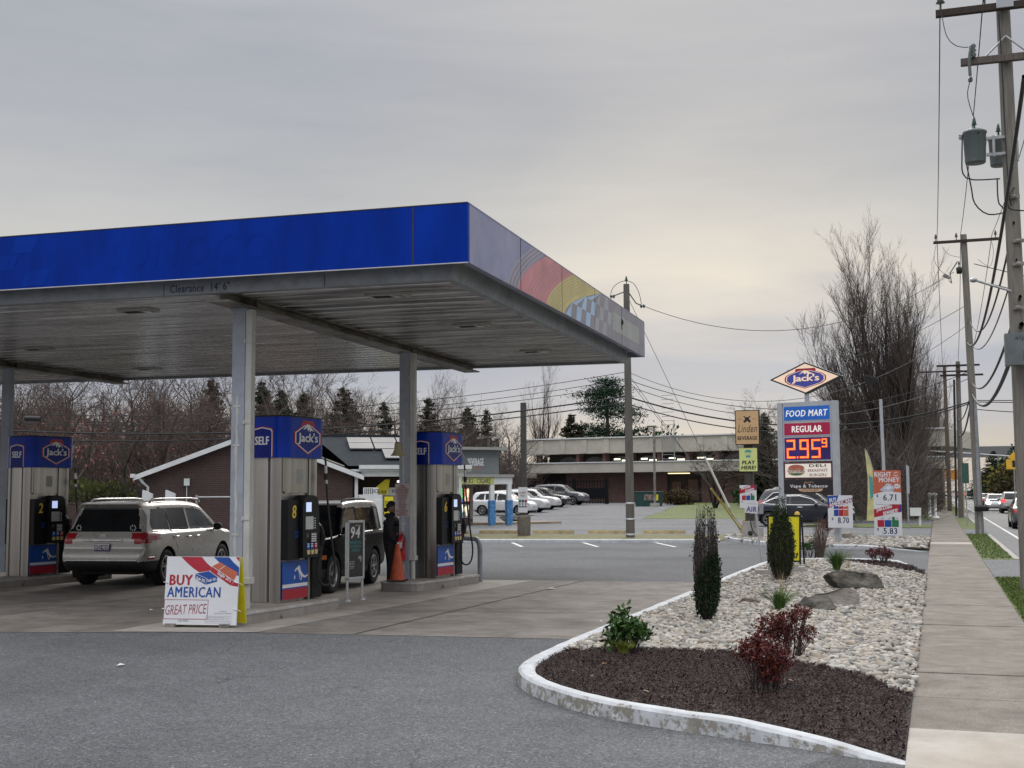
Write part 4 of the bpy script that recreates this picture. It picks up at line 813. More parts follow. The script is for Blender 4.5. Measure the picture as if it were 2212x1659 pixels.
# ---- the cars parked across by the beverage shop, the passing ones and the traffic
def generic(col, kind='suv', metal=.2, tail_on=False, head_on=False, glass=M_GLASS, **kw):
    pn = paint('car_paint_%02x%02x%02x' % tuple(int(c * 255) for c in col), col, metal)
    if kind == 'sedan':
        ol = [(-2.3, .34), (-2.42, .5), (-2.42, .78), (-2.30, .98), (-1.9, 1.04), (-1.45, 1.22), (-.95, 1.42), (-.3, 1.47), (.25, 1.44), (.75, 1.24), (1.2, 1.02), (1.9, .92), (2.35, .76), (2.45, .5), (2.35, .3), (1.5, .22), (-1.5, .22)]
        wins = [[(-1.62, 1.08), (-.5, 1.03), (-.48, 1.36), (-.95, 1.36), (-1.3, 1.25)], [(-.4, 1.03), (.85, .99), (.62, 1.16), (.22, 1.36), (-.38, 1.38)]]
        return dict(W=1.86, belt=1.0, tum=.36, wr=.34, paint=pn, round=.09, arches=arches(-1.42, 1.45, .34), mirror=(.72, 1.02), outline=ol,
            cuts=[('windshield', glass, 'front', (.2, 1.25, 1.03, 1.42, .72, .56)), ('rear_window', glass, 'front', (-1.95, -.9, 1.06, 1.40, .7, .56))] + [('window', glass, 'side', w_) for w_ in wins] +
                 [('headlight', M_HEADON if head_on else M_HEAD, 'pair', lambda X, Y, Z, s: (X > 2.0) & (Z > .62) & (Z < .80) & (Y > .5)), ('tail_light', M_TAILON if tail_on else M_TAIL, 'pair', lambda X, Y, Z, s: (X < -2.2) & (Z > .76) & (Z < .94) & (Y > .45)), ('sill', M_CLAD, 'all', LOW(.28))], **kw)
    ol = [(-2.08, .38), (-2.26, .48), (-2.28, .80), (-2.22, 1.04), (-2.02, 1.42), (-1.85, 1.60), (-1.3, 1.66), (-.5, 1.68), (.1, 1.65), (.5, 1.55), (.95, 1.24), (1.2, 1.08), (1.75, 1.0), (2.12, .88), (2.28, .7), (2.3, .42), (2.15, .28), (1.0, .25), (-1.2, .27)]
    wins = [[(-1.86, 1.12), (-1.2, 1.07), (-1.15, 1.50), (-1.5, 1.48)], [(-1.08, 1.07), (-.28, 1.06), (-.26, 1.52), (-1.05, 1.52)], [(-.19, 1.06), (.95, 1.04), (.45, 1.42), (.12, 1.52), (-.17, 1.53)]]
    return dict(W=1.84, belt=1.04, tum=.30, wr=.35, paint=pn, round=.09, arches=arches(-1.3, 1.36, .35), mirror=(.8, 1.1), outline=ol,
        cuts=[('windshield', glass, 'front', (.3, 1.25, 1.08, 1.60, .74, .56)), ('rear_window', glass, 'front', (-2.25, -1.8, 1.10, 1.56, .72, .58))] + [('window', glass, 'side', w_) for w_ in wins] +
             [('headlight', M_HEADON if head_on else M_HEAD, 'pair', lambda X, Y, Z, s: (X > 1.85) & (Z > .74) & (Z < .90) & (Y > .5)), ('tail_light', M_TAILON if tail_on else M_TAIL, 'pair', lambda X, Y, Z, s: (X < -1.95) & (Z > .86) & (Z < 1.1) & (Y > .56)), ('sill', M_CLAD, 'all', LOW(.36))], **kw)
GP = 'cars parked beside the beverage shop'
def park(px, py, dep, col, head, label, kind='suv', s_=1.0, **kw):
    p = P(px + 13, py + 7, dep * .93); car('parked_car', label, 'car', (p.x, p.y, rise(p.y)), head, generic(col, kind, **kw), .55, GP, s_)
HP = R(2)
park(1075, 1117, 95, (.62, .62, .63), HP, 'white SUV parked nearest the shop porch posts')
park(1108, 1112, 102, (.55, .56, .57), HP, 'silver white car just behind the nearest white SUV')
park(1136, 1107, 109, (.6, .6, .61), HP, 'white crossover third in the row, partly behind the price board')
park(1160, 1100, 116, (.03, .032, .035), HP, 'black crossover between the white and the grey one')
park(1197, 1092, 124, (.13, .135, .15), HP + R(-4), 'dark grey crossover at the far end of the row by the fence', s_=1.12)
# passing on the lot lane behind the price sign
M_WTRIM = M_CHROME
p = P(1730, 1135, 62); mz = car('dark_sedan', 'dark navy sedan with bright window trim passing behind the price sign', 'car', (p.x, p.y, .0), R(4), generic((.012, .015, .028), 'sedan', trims=[([(-1.7, 1.06), (-1.2, 1.28), (-.6, 1.40), (.0, 1.41), (.55, 1.26), (.95, 1.0), (0, 1.0), (-1.3, 1.03), (-1.68, 1.06)], .022, M_CHROME, 'window_trim')], doors=[([(-.44, 1.38), (-.44, .5), (-.3, .3)], -.75, .9), ([(.95, 1.0), (.95, .5), (.8, .3)], .0, .9)], handle=M_CHROME), .8, None, 1.06)
p = P(1742, 1122, 68); car('grey_suv', 'dark grey SUV standing just beyond the navy sedan', 'car', (p.x, p.y, .0), R(3), generic((.05, .055, .06), 'suv', rails=(-1.5, .4, 1.73), trims=[([(-1.9, 1.1), (-1.5, 1.46), (-.6, 1.55), (.15, 1.54), (.6, 1.38), (1.0, 1.05)], .02, M_CHROME, 'window_trim')]), .7, None, 1.12)
# street traffic
def street(px, py, X, col, head, label, nm, kind='suv', s_=1.0, **kw):
    d = ray(px, py); p = Vector((0, 0, CAM_H)) + d * ((-.1 - CAM_H) / d.z); car(nm, label, 'car', (p.x, p.y, -.1), head, generic(col, kind, **kw), .5, 'traffic on the street', s_)
street(2187, 1108, 8.6, (.45, .45, .46), R(90), 'silver SUV with glowing brake lights at the right edge of the street', 'silver_suv', tail_on=True)
street(2152, 1103, 5.6, (.5, .52, .52), R(-90), 'pale sedan coming towards us with dazzling headlights', 'pale_sedan', 'sedan', head_on=True)
street(2136, 1096, 7.6, (.05, .03, .03), R(90), 'dark maroon sedan with a lit tail lamp ahead of the silver SUV', 'maroon_sedan', 'sedan', tail_on=True)
street(2075, 1078, 4.4, (.02, .02, .03), R(90), 'dark car with red tail lights far down the street', 'dark_car', tail_on=True)
street(2092, 1074, 6.2, (.02, .025, .03), R(90), 'black SUV far down the street in the middle lane', 'black_car')
street(2014, 1074, 2.6, (.015, .03, .025), R(90), 'dark green car pulled up at the far kerb', 'green_car')
street(2226, 1140, 8.9, (.10, .105, .11), R(90), 'grey car cut off by the right edge of the photo', 'grey_car', 'sedan')
# ================================================================== SIGNS AND SMALL THINGS ON THE FORECOURT
M_BOARD = pm('white_sign_board', (.66, .67, .70), .45, var=.04, scale=3); M_INK = pm('black_print', (.012, .012, .015), .5, var=.05); M_NAVY = pm('navy_print', (.012, .02, .08), .5, var=.05)
M_AMB = pm('american_blue', (.004, .06, .30), .45, var=.15, scale=4); M_AMR = pm('american_red', (.38, .012, .03), .45, var=.12, scale=4); M_ORG = pm('print_orange', (.50, .12, .06), .45, var=.15); M_YELP = pm('lottery_yellow', (.72, .62, .015), .45, var=.06); M_GRN = pm('print_green', (.01, .16, .06), .45, var=.12)
M_ALU = pm('aluminium_frame', (.52, .54, .55), .35, .6, var=.08); M_GTXT = pm('faint_grey_print', (.3, .3, .33), .5, var=.05); M_TEAL = pm('teal_print', (.07, .30, .32), .5, var=.05); M_PURP = pm('print_purple', (.08, .02, .22), .45, var=.1); M_PINKP = pm('warning_pink_board', (.50, .43, .42), .5, var=.1, scale=8); M_MAR = pm('maroon_print', (.24, .03, .05), .5, var=.05)
M_GALV = pm('galvanised_post', (.36, .37, .38), .45, .5, var=.12)
# BUY AMERICAN board
p0 = G(430, 1357); W_, H_ = 1.03, .90
sg = thing('price_board', 'low white board reading BUY AMERICAN GREAT PRICE at the front pump island', 'sign', (p0.x, p0.y, .008), R(9))
TL = R(-7); fm = Matrix.Translation((0, 0, .035)) @ Matrix.Rotation(TL, 4, 'X')
A = lambda x, y: ((x - 950) / 1510 * W_, (1500 - y) / 1322 * H_)
b = MB(); b.M = fm; b.box2((-W_ / 2, 0, 0), (W_ / 2, .02, H_)); L0 = lambda *q: [A(*k) for k in q]
b.poly(L0((485, 183), (920, 187), (1010, 290), (1130, 385), (1115, 450), (880, 487), (740, 400), (600, 290)), -.001, 1); b.poly(L0((1165, 187), (1480, 190), (1590, 300), (1700, 390), (1700, 555), (1500, 480), (1290, 300)), -.001, 2)
b.poly(L0((1620, 190), (1700, 190), (1700, 280)), -.001, 1); b.poly(L0((1600, 665), (1700, 690), (1700, 762), (1560, 738)), -.001, 1)
b.poly(L0((808, 512), (1080, 463), (1262, 573), (1040, 602)), -.002, 2); b.poly(L0((808, 512), (1040, 602), (1032, 727), (806, 612)), -.002, 4); b.poly(L0((1044, 602), (1262, 575), (1265, 662), (1036, 727)), -.002, 4)
b.poly(L0((1300, 288), (1682, 490), (1602, 640), (1140, 368)), -.003, 5); b.poly(L0((1140, 372), (1602, 644), (1556, 742), (1113, 465)), -.003, 1)
for q in (((1040, 598), (1048, 598), (1040, 728), (1032, 728)), ((1140, 364), (1604, 638), (1602, 648), (1138, 374)), ((808, 508), (1040, 598), (1040, 606), (808, 516)), ((1400, 352), (1412, 356), (1262, 470), (1252, 466))): b.poly(L0(*q), -.004, 0)
b.text("Eagle 20's", *[v for v in (A(822, 0)[0], A(1020, 0)[0])], A(0, 672)[1], A(0, 590)[1], -.004, 0, .03, 0, 1, R(-21)); b.text("Eagle 20's", A(1062, 0)[0], A(1250, 0)[0], A(0, 670)[1], A(0, 600)[1], -.004, 0, .03, 0, 1, R(9)); b.text("Eagle 20's", A(1250, 0)[0], A(1570, 0)[0], A(0, 620)[1], A(0, 535)[1], -.005, 0, .03, 0, 1, R(-30))
b.text('BUY', A(275, 0)[0], A(760, 0)[0], A(0, 735)[1], A(0, 540)[1], -.002, 1, .045); b.text('AMERICAN', A(245, 0)[0], A(1350, 0)[0], A(0, 970)[1], A(0, 770)[1], -.002, 2, .022)
for (x0, y0, x1, y1) in ((212, 1016, 1115, 1026), (195, 1385, 1100, 1396), (196, 1016, 206, 1396), (1100, 1016, 1110, 1396)): b.box2((A(x0, 0)[0], -.002, A(0, y1)[1]), (A(x1, 0)[0], -.001, A(0, y0)[1]), 6)
b.text('GREAT PRICE', A(232, 0)[0], A(1085, 0)[0], A(0, 1300)[1], A(0, 1110)[1], -.002, 6, .0, .25, 1, R(2.5))
for (x0, y0, x1, y1) in ((1070, 1328, 1600, 1332), (1062, 1458, 1592, 1462), (1062, 1328, 1066, 1462), (1592, 1328, 1596, 1462)): b.box2((A(x0, 0)[0], -.002, A(0, y1)[1]), (A(x1, 0)[0], -.001, A(0, y0)[1]), 7)
b.text("SURGEON GENERAL'S WARNING: Smoking\nBy Pregnant Women May Result in Fetal\nInjury, Premature Birth And Low Birth Weight", A(1085, 0)[0], A(1580, 0)[0], A(0, 1445)[1], A(0, 1345)[1], -.002, 7, .0)
b.text('2 PK. PRICE', A(510, 0)[0], A(720, 0)[0], A(0, 1442)[1], A(0, 1405)[1], -.002, 3, .0); b.text('CIGARETTES\nUNDERAGE SALE PROHIBITED', A(1240, 0)[0], A(1600, 0)[0], A(0, 1290)[1], A(0, 1225)[1], -.002, 7, 0.)
b.build('front_panel', [M_BOARD, M_AMR, M_AMB, M_INK, M_AMB, M_ORG, pm('pen_red', (.30, .05, .08), .5), M_GTXT], sg)
b = MB(); b.M = Matrix.Translation((.02, .30, .035)) @ Matrix.Rotation(R(11), 4, 'X'); b.box2((-W_ / 2, 0, 0), (W_ / 2, .025, H_)); b.build('back_panel', M_YELP, sg)
for x in (-.4, .36): b = MB(); b.box2((x - .07, -.04, 0), (x + .07, .38, .05)); b.build('foot', M_GIRD, sg)
for x, z in ((-.51, .2), (-.51, .55), (.5, .2), (.5, .55)): b = MB(); b.M = fm; b.tube([(x - .03, -.006, z + .01), (x + .03, -.01, z), (x + .05, .05, z - .02)], .006, 5); b.build('zip_tie', M_WHT, sg)
# 94 octane sign in an aluminium snap frame
sg = thing('fuel_grade_sign', 'slim dark 94 fuel sign in an aluminium frame on two legs', 'sign', (-9.15, 18.93, .008), R(78))
b = MB(); b.box2((-.23, -.03, .34), (-.185, .03, 1.31)); b.box2((.185, -.03, .34), (.23, .03, 1.31)); b.box2((-.23, -.03, 1.27), (.23, .03, 1.31)); b.box2((-.23, -.03, .34), (.23, .03, .385)); b.build('frame', M_ALU, sg, bevel=.008)
for x in (-.2, .2): b = MB(); b.tube([(x, 0, .02), (x, 0, .35)], .022, 10); b.lathe([(.06, 0), (.055, .02), (.02, .025)], 14, 0, (x, 0, 0)); b.build('leg', M_ALU, sg)
b = MB(); b.box2((-.186, -.012, .384), (.186, .012, 1.271)); b.text('94', -.13, .12, 1.02, 1.21, -.0135, 2, .03, .15, 1.15); b.text('ULTRA', .0, .13, 1.215, 1.24, -.0135, 2, .01)
b.text('PREMIUM FUEL\nJUST GOT AN\nUPGRADE', -.165, .155, .80, .97, -.0135, 1, .02); b.text('Introducing\nHigh Power\n94 RON\nracing grade\ngasoline', -.165, -.02, .52, .65, -.0135, 2, .0)
b.poly([(.06, .70), (.12, .73), (.16, .71), (.17, .66), (.14, .62), (.12, .68), (.08, .67)], -.0135, 3); b.build('poster', [pm('dark_poster', (.028, .03, .03), .3, var=.4, scale=4), M_TEAL, M_WHT, M_GTXT], sg)
# things fixed to the second column
cx2, cy2 = -9.40, 21.60
sg = thing('warning_notice', 'pinkish notice with red capitals fixed to the second column', 'sign', (cx2 - .03, cy2 - .085, 1.33), R(2))
b = MB(); b.box2((-.145, -.008, 0), (.145, 0, .61)); b.text('WARNING\nIT IS UNLAWFUL\nTO DISPENSE FLAMMABLE\nOR COMBUSTIBLE LIQUIDS\nINTO ANY PORTABLE\nCONTAINER UNLESS\nTHE CONTAINER IS\nCONSTRUCTED OF\nMETAL, OR IS\nAPPROVED BY\nTHE FIRE MARSHAL\nNO SMOKING\nSTOP MOTOR\nFILLING OF UNAPPROVED\nCONTAINERS\nPROHIBITED BY LAW', -.13, .13, .02, .59, -.0095, 1, .01); b.build('notice_plate', [M_PINKP, M_MAR], sg)
sg = thing('horn_speaker', 'cream horn loudspeaker high on the second column', 'loudspeaker', (cx2 - .12, cy2 - .10, 2.46), R(2))
b = MB(); b.lathe([(.0, .26), (.05, .255), (.065, .2), (.07, .12), (.10, .05), (.135, .01), (.135, 0), (.12, .005), (.09, .05), (.05, .06), (0, .06)], 18); b.build('horn', pm('cream_plastic', (.42, .36, .20), .5, var=.1), sg)
b = MB(); b.box2((-.02, .0, .12), (.05, .10, .2)); b.build('bracket', M_GALV, sg)
sg = thing('fire_extinguisher', 'red fire extinguisher hanging on the second column', 'fire extinguisher', (cx2 - .02, cy2 - .16, .52), 0)
b = MB(); b.lathe([(0, 0), (.07, .0), (.078, .02), (.078, .36), (.065, .41), (.03, .45), (.025, .48), (0, .48)], 18); b.box2((-.05, -.08, .23), (.05, -.074, .34), 1); b.text('FIRE', -.035, .035, .28, .32, -.0745, 2, .02)
b.build('cylinder', [pm('extinguisher_red', (.42, .006, .02), .3, var=.1, coat=.4), M_WHT, M_INK], sg)
b = MB(); b.tube([(0, 0, .48), (0, 0, .51), (.05, -.03, .53)], .012, 6); b.tube([(0, 0, .5), (-.06, -.02, .50), (-.08, -.02, .47)], .009, 6); b.build('valve', pm('valve_pink', (.45, .12, .14), .4), sg)
b = MB(); b.tube([(.03, -.02, .49), (.09, -.04, .42), (.08, -.07, .25), (.03, -.085, .17), (-.04, -.085, .2)], .01, 6); b.build('hose', M_RUB, sg)
pc = Vector((-9.30, 21.0, .178)); cone = thing('traffic_cone', 'battered orange traffic cone on the island below the extinguisher', 'cone', pc, R(12))
b = MB(); b.prism(rrect(-.17, .17, -.17, .17, .03), 0, .025, 0, 'z'); b.build('base', M_RUB, cone)
b = MB(); b.lathe([(.14, .024), (.135, .05), (.07, .45), (.035, .66), (.02, .66), (.02, .6)], 20, 0, (0, 0, 0)); b.build('cone_body', pm('sunfaded_orange', (.50, .085, .03), .6, var=.2, scale=7, dirt=.35), cone)
# bent pipe bollard
q0, q1 = G(1037, 1257), G(990, 1250); pole_ = thing('bent_pipe_bollard', 'grey bent pipe guard at the end of the second island', 'bollard', q0, 0)
dv_ = Vector((q1.x - q0.x, q1.y - q0.y, 0)); b = MB(); b.tube([(0, 0, -.05), (0, 0, .62)] + [tuple(dv_ * .5 * (1 - math.cos(a)) + Vector((0, 0, .62 + .22 * math.sin(a)))) if False else tuple(dv_ * (.22 * (1 - math.cos(a))) + Vector((0, 0, .62 + .22 * math.sin(a)))) for a in np.linspace(.2, math.pi / 2, 7)] + [tuple(dv_ * (1 - .22 * (1 - math.cos(a))) + Vector((0, 0, .62 + .22 * math.sin(a)))) for a in np.linspace(math.pi / 2, .2, 7)] + [tuple(dv_ + Vector((0, 0, .62))), tuple(dv_ + Vector((0, 0, -.05)))], .05, 12)
b.build('pipe', M_STEELP, pole_)
# ------------------------------------------------------------------ the woman beside the column
def person(loc, face, k=1.0):
    o = thing('person', 'person in black hooded top and trousers standing by the second column', 'person', loc, face); o.scale = (k,) * 3
    me = bpy.data.meshes.new('figure'); V = []; E = []; Rr = []
    def vtx(x, y, z, r, frm=None, ry=None): V.append((x, y, z)); Rr.append((r, ry or r)); (E.append((frm, len(V) - 1)) if frm is not None else None); return len(V) - 1
    pel = vtx(0, 0, .93, .235, None, .235); wai = vtx(.03, 0, 1.06, .25, pel, .25); ch = vtx(.03, 0, 1.22, .235, wai, .235); sh = vtx(0, 0, 1.37, .16, ch, .16); nk = vtx(.0, 0, 1.47, .055, sh); vtx(.015, 0, 1.54, .05, nk)
    for s_ in (1, -1):
        h = vtx(0, .10 * s_, .88, .15, pel); kn = vtx(.015, .11 * s_, .48, .105, h); an = vtx(-.01, .11 * s_, .09, .08, kn); vtx(.05, .11 * s_, .045, .05, an); vtx(.13, .12 * s_, .035, .04, len(V) - 1)
        a = vtx(-.005, .21 * s_, 1.35, .09, sh); el = vtx(-.01, .27 * s_, 1.10, .08, a); wr = vtx(.12, .22 * s_, .93, .055, el); vtx(.17, .18 * s_, .89, .042, wr)
    me.from_pydata(V, E, []); f = bpy.data.objects.new('body', me); COL.objects.link(f); f.parent = o
    md = f.modifiers.new('skin', 'SKIN'); md.use_smooth_shade = True
    for i, d in enumerate(me.skin_vertices[0].data): d.radius = Rr[i]; d.use_root = (i == 0)
    su = f.modifiers.new('sub', 'SUBSURF'); su.levels = su.render_levels = 2
    f.data.materials.append(pm('black_clothing', (.016, .016, .019), .9, var=.25, scale=14, bump=.3, bscale=25))
    # head: shaped from rings, with nose, chin, ear; facing +x
    skin = pm('skin', (.30, .17, .13), .55, var=.12, scale=12); hair = pm('dark_hair', (.010, .008, .008), .6, var=.3, scale=30, stretch=(1, 1, 4))
    NU, NV = 24, 18; vs = []
    for j in range(NV + 1):
        t_ = j / NV; z = -.115 + .235 * t_; wv = math.sin(math.pi * min(1, max(0, .06 + .92 * t_))) ** .62; front = .098 * wv; back = .105 * wv; side_ = .076 * wv
        for i in range(NU):
            a = 2 * math.pi * i / NU; ca, sa = math.cos(a), math.sin(a); x = (front if ca > 0 else back) * ca; y_ = side_ * sa
            fz = max(0, ca) ** 8
            if -.03 < z < .02: x += fz * .024 * (1 - abs((z + .012) / .032)) if abs(z + .012) < .032 else 0   # nose
            if abs(z - .022) < .02: x -= .010 * max(0, ca) ** 3 * (1 - abs(z - .022) / .02)                      # eye sockets
            if abs(z + .058) < .012: x -= .004 * fz
            if z < -.07: x += .012 * max(0, ca) ** 3
            vs.append((x + .012, y_, z + 1.60))
    b = MB(); b.add(vs, [(j * NU + i, j * NU + (i + 1) % NU, (j + 1) * NU + (i + 1) % NU, (j + 1) * NU + i) for j in range(NV) for i in range(NU)], 0, True)
    for s_ in (1, -1):
        b.lathe([(.0, -.03), (.014, -.02), (.018, .008), (.012, .028), (0, .03)], 8, 0, (-.005, .074 * s_, 1.595)); b.lathe([(0, -.008), (.008, 0), (0, .008)], 8, 1, (.094, .032 * s_, 1.624)); b.box((.100, .033 * s_, 1.640), (.006, .03, .006), 1)
    b.box((.104, 0, 1.541), (.008, .04, .006), 2)
    b.build('head', [skin, hair, pm('lip', (.2, .07, .07), .5)], o)
    b = MB(); vs = []
    for j in range(13):
        t_ = j / 12
        for i in range(20):
            a = 2 * math.pi * i / 20; th = t_ * (1.15 + .75 * (0.5 - .5 * math.cos(a))); vs.append((.004 + .112 * math.sin(th) * math.cos(a) - .004, .088 * math.sin(th) * math.sin(a), 1.612 + .125 * math.cos(th)))
    b.add(vs, [(j * 20 + i, j * 20 + (i + 1) % 20, (j + 1) * 20 + (i + 1) % 20, (j + 1) * 20 + i) for j in range(12) for i in range(20)], 0, True)
    b.lathe([(0, -.05), (.035, -.035), (.048, 0), (.035, .035), (0, .048)], 12, 0, (-.118, 0, 1.555)); b.build('hair', hair, o)
    b = MB(); b.lathe([(.10, -.02), (.125, .0), (.12, .05), (.085, .075), (.07, .05)], 18, 0, (-.03, 0, 1.415)); b.build('hood', pm('black_clothing', (0, 0, 0)), o)
    for s_ in (1, -1):            # hands, lightly curled
        b = MB(); px, py, pz = .175, .178 * s_, .885
        b.tube([(px - .02, py, pz + .02), (px + .02, py - .004 * s_, pz), (px + .055, py - .01 * s_, pz - .025)], [.026, .034, .03], 8)
        for f_i, (ln, dy) in enumerate(((.062, -.022), (.072, -.008), (.068, .007), (.052, .02))):
            bx, bz = px + .05, pz - .024; b.tube([(bx, py + dy, bz), (bx + ln * .45, py + dy, bz - ln * .25), (bx + ln * .6, py + dy, bz - ln * .65), (bx + ln * .45, py + dy, bz - ln * .95)], [.009, .0085, .008, .006], 6)
        b.tube([(px + .0, py - .026 * s_, pz + .01), (px + .035, py - .045 * s_, pz - .005), (px + .06, py - .04 * s_, pz - .025)], [.011, .010, .008], 6); b.build('hand', skin, o)
    return o
pp = P(846, 1200, 23.6); person((pp.x, pp.y, 0), R(16), .935)
# ================================================================== STREET-SIDE SIGNS
def zz_at(y, dep, x=1750): return P(x, y, dep).z
def plate(o, nm, w_, h_, z0, mats, draw=None, th=.02, rim=None, y=0.):
    b = MB(); b.box2((-w_ / 2, y, z0), (w_ / 2, y + th, z0 + h_), 0)
    if draw: draw(b)
    r_ = b.build(nm, mats, o)
    if rim:
        b = MB(); e = rim[0]; b.box2((-w_ / 2 - e, y - .012, z0 - e), (w_ / 2 + e, y + th + .01, z0)); b.box2((-w_ / 2 - e, y - .012, z0 + h_), (w_ / 2 + e, y + th + .01, z0 + h_ + e)); b.box2((-w_ / 2 - e, y - .012, z0), (-w_ / 2, y + th + .01, z0 + h_)); b.box2((w_ / 2, y - .012, z0), (w_ / 2 + e, y + th + .01, z0 + h_)); b.build('panel_frame', rim[1], r_)
    return r_
DEP = 40.5; pb_ = P(1751, 1180, DEP); pyl = thing('price_pylon', 'tall station pylon with red price digits below a lit white diamond', 'sign', (pb_.x, pb_.y, .08), R(-17))
zy = lambda y: P(1751, y, DEP).z - .08
SX = DEP / 2702 / math.cos(R(-17 + 5.2)); xv = lambda v: (v - 1751) * SX
M_PYL = pm('pylon_grey', (.40, .42, .45), .5, var=.1, scale=2, dirt=.12)
for v in (1691, 1812): b = MB(); b.box2((xv(v) - .09, -.10, 0), (xv(v) + .09, .10, zy(868))); b.box((xv(v), -.104, zy(885)), (.05, .01, .05)); b.build('post', M_PYL, pyl, bevel=.008)
b = MB(); b.box2((xv(1698), -.06, zy(875)), (xv(1805), .06, zy(868))); b.build('top_beam', M_PYL, pyl)
xl, xr_ = xv(1697.5), xv(1805.5)
def cab(nm, y0, y1, mats, draw):
    b = MB(); z1, z0 = zy(y0), zy(y1); b.box2((xl, -.085, z0), (xr_, .085, z1), 0); b.box2((xl + .05, -.09, z0 + .04), (xr_ - .05, -.085, z1 - .04), 1); draw(b, xl + .05, xr_ - .05, z0 + .04, z1 - .04); return b.build(nm, mats, pyl)
M_LB = pm('backlit_blue', (.01, .10, .42), .4, var=.08, emit=.25); M_LR = pm('backlit_red', (.30, .008, .045), .4, var=.08, emit=.25); M_LW = pm('backlit_white', (.78, .76, .72), .4, var=.04, emit=.35); M_LIN = pm('led_field_violet', (.022, .008, .085), .4, var=.5, scale=4, emit=.5); M_CREAMB = pm('backlit_cream', (.74, .68, .60), .4, var=.05, emit=.3)
M_LED = pm('led_orange', (1.0, .17, .03), .4, var=.25, scale=9, emit=1.5); M_LEDR = pm('led_red_halo', (.5, .008, .02), .4, var=.1, emit=.9)
cab('food_mart_panel', 875, 910, [M_PYL, M_LB, M_LW], lambda b, a, c, z0, z1: b.text('FOOD MART', a + .06, c - .06, z0 + .12, z1 - .12, -.092, 2, .024, .18))
cab('regular_panel', 911, 942, [M_PYL, M_LR, M_LW], lambda b, a, c, z0, z1: b.text('REGULAR', a + .26, c - .26, z0 + .09, z1 - .09, -.092, 2, .035))
SEG = {'2': 'abged', '9': 'abcdfg', '5': 'afgcd'}
def digit(b, ch, x0, x1, z0, z1, t_, y, m):
    zm = (z0 + z1) / 2
    for s_ in SEG[ch]:
        h = {'a': (x0, z1 - t_, x1, z1), 'g': (x0, zm - t_ / 2, x1, zm + t_ / 2), 'd': (x0, z0, x1, z0 + t_), 'f': (x0, zm, x0 + t_, z1), 'b': (x1 - t_, zm, x1, z1), 'e': (x0, z0, x0 + t_, zm), 'c': (x1 - t_, z0, x1, zm)}[s_]
        b.box2((h[0], y, h[1]), (h[2], y + .004, h[3]), m)
def led(b, a, c, z0, z1):
    w_ = c - a; H2 = z1 - z0; X = lambda f: a + f * w_
    for e, m_, y in ((.012, 3, -.096), (0, 2, -.100)):
        for ch, f0, f1 in (('2', .05, .235), ('9', .335, .53), ('5', .595, .785)): digit(b, ch, X(f0) - e, X(f1) + e, z0 + .08 * H2 - e, z1 - .09 * H2 + e, .055 + 2 * e, y, m_)
        digit(b, '9', X(.82) - e, X(.93) + e, z0 + .55 * H2 - e, z1 - .07 * H2 + e, .035 + 2 * e, y, m_); b.box2((X(.27) - e, y, z0 + .08 * H2 - e), (X(.297) + e, y + .004, z0 + .08 * H2 + .055 + e), m_)
cab('price_display', 942.5, 996, [M_PYL, M_LIN, M_LED, M_LEDR], led)
def deli(b, a, c, z0, z1):
    w_ = c - a; H2 = z1 - z0; X = lambda f: a + f * w_; Z = lambda f: z0 + f * H2
    ov = lambda cx, cz, rx, rz_, n=18: [(X(cx) + rx * w_ * math.cos(2 * math.pi * k / n), Z(cz) + rz_ * H2 * math.sin(2 * math.pi * k / n)) for k in range(n)]
    b.poly(ov(.245, .68, .18, .26), -.092, 3); b.poly(ov(.245, .36, .18, .24), -.093, 4); b.poly(ov(.245, .42, .19, .12), -.094, 5); b.poly(ov(.245, .25, .13, .07), -.0945, 6); b.text('NY STYLE DELI', X(.05), X(.44), Z(.42), Z(.6), -.096, 2, .01)
    for k in range(4): b.poly(ov(.13 + k * .075, .78, .03, .1, 10), -.0935, 7)
    b.text('DELI', X(.53), X(.89), Z(.76), Z(.95), -.092, 8, .05); b.text('BREAKFAST', X(.5), X(.93), Z(.41), Z(.61), -.092, 2, .01); b.text('BURGERS', X(.54), X(.90), Z(.08), Z(.28), -.092, 2, .01)
M_MARF = pm('maroon_cabinet', (.09, .02, .035), .5, var=.1)
cab('deli_panel', 999, 1034, [M_MARF, M_CREAMB, M_MAR, pm('bun_red', (.45, .16, .10), .5, var=.3, scale=9), pm('bun_tan', (.5, .33, .18), .5, var=.3, scale=9), pm('cheese_print', (.6, .5, .4), .5, var=.3, scale=12), M_GRN, pm('tomato_print', (.5, .1, .08), .5), M_INK], deli)
def vape(b, a, c, z0, z1):
    w_ = c - a; H2 = z1 - z0; X = lambda f: a + f * w_; Z = lambda f: z0 + f * H2
    b.text("Jack's", X(.40), X(.62), Z(.72), Z(.97), -.092, 3, .0, .3); b.text('Vape & Tobacco', X(.10), X(.92), Z(.33), Z(.68), -.092, 2, .03)
    b.poly([(X(.27), Z(.31)), (X(.82), Z(.31)), (X(.79), Z(.12)), (X(.7), Z(.03)), (X(.4), Z(.03)), (X(.31), Z(.12))], -.092, 3); b.text('OUTLET', X(.37), X(.72), Z(.08), Z(.27), -.094, 4, .01)
cab('tobacco_panel', 1036, 1066, [pm('dark_brown_cabinet', (.022, .016, .016), .5), pm('dark_brown_panel', (.018, .014, .014), .5), M_WHT, pm('tan_print', (.6, .38, .25), .5), M_INK], vape)
dz = zy(817); b = MB(); hw, hh = 1.24, .52
b.prism([(-hw, dz), (0, dz - hh), (hw, dz), (0, dz + hh)], -.10, .10, 0); b.poly([(-hw + .12, dz), (0, dz - hh + .05), (hw - .12, dz), (0, dz + hh - .05)], -.102, 1)
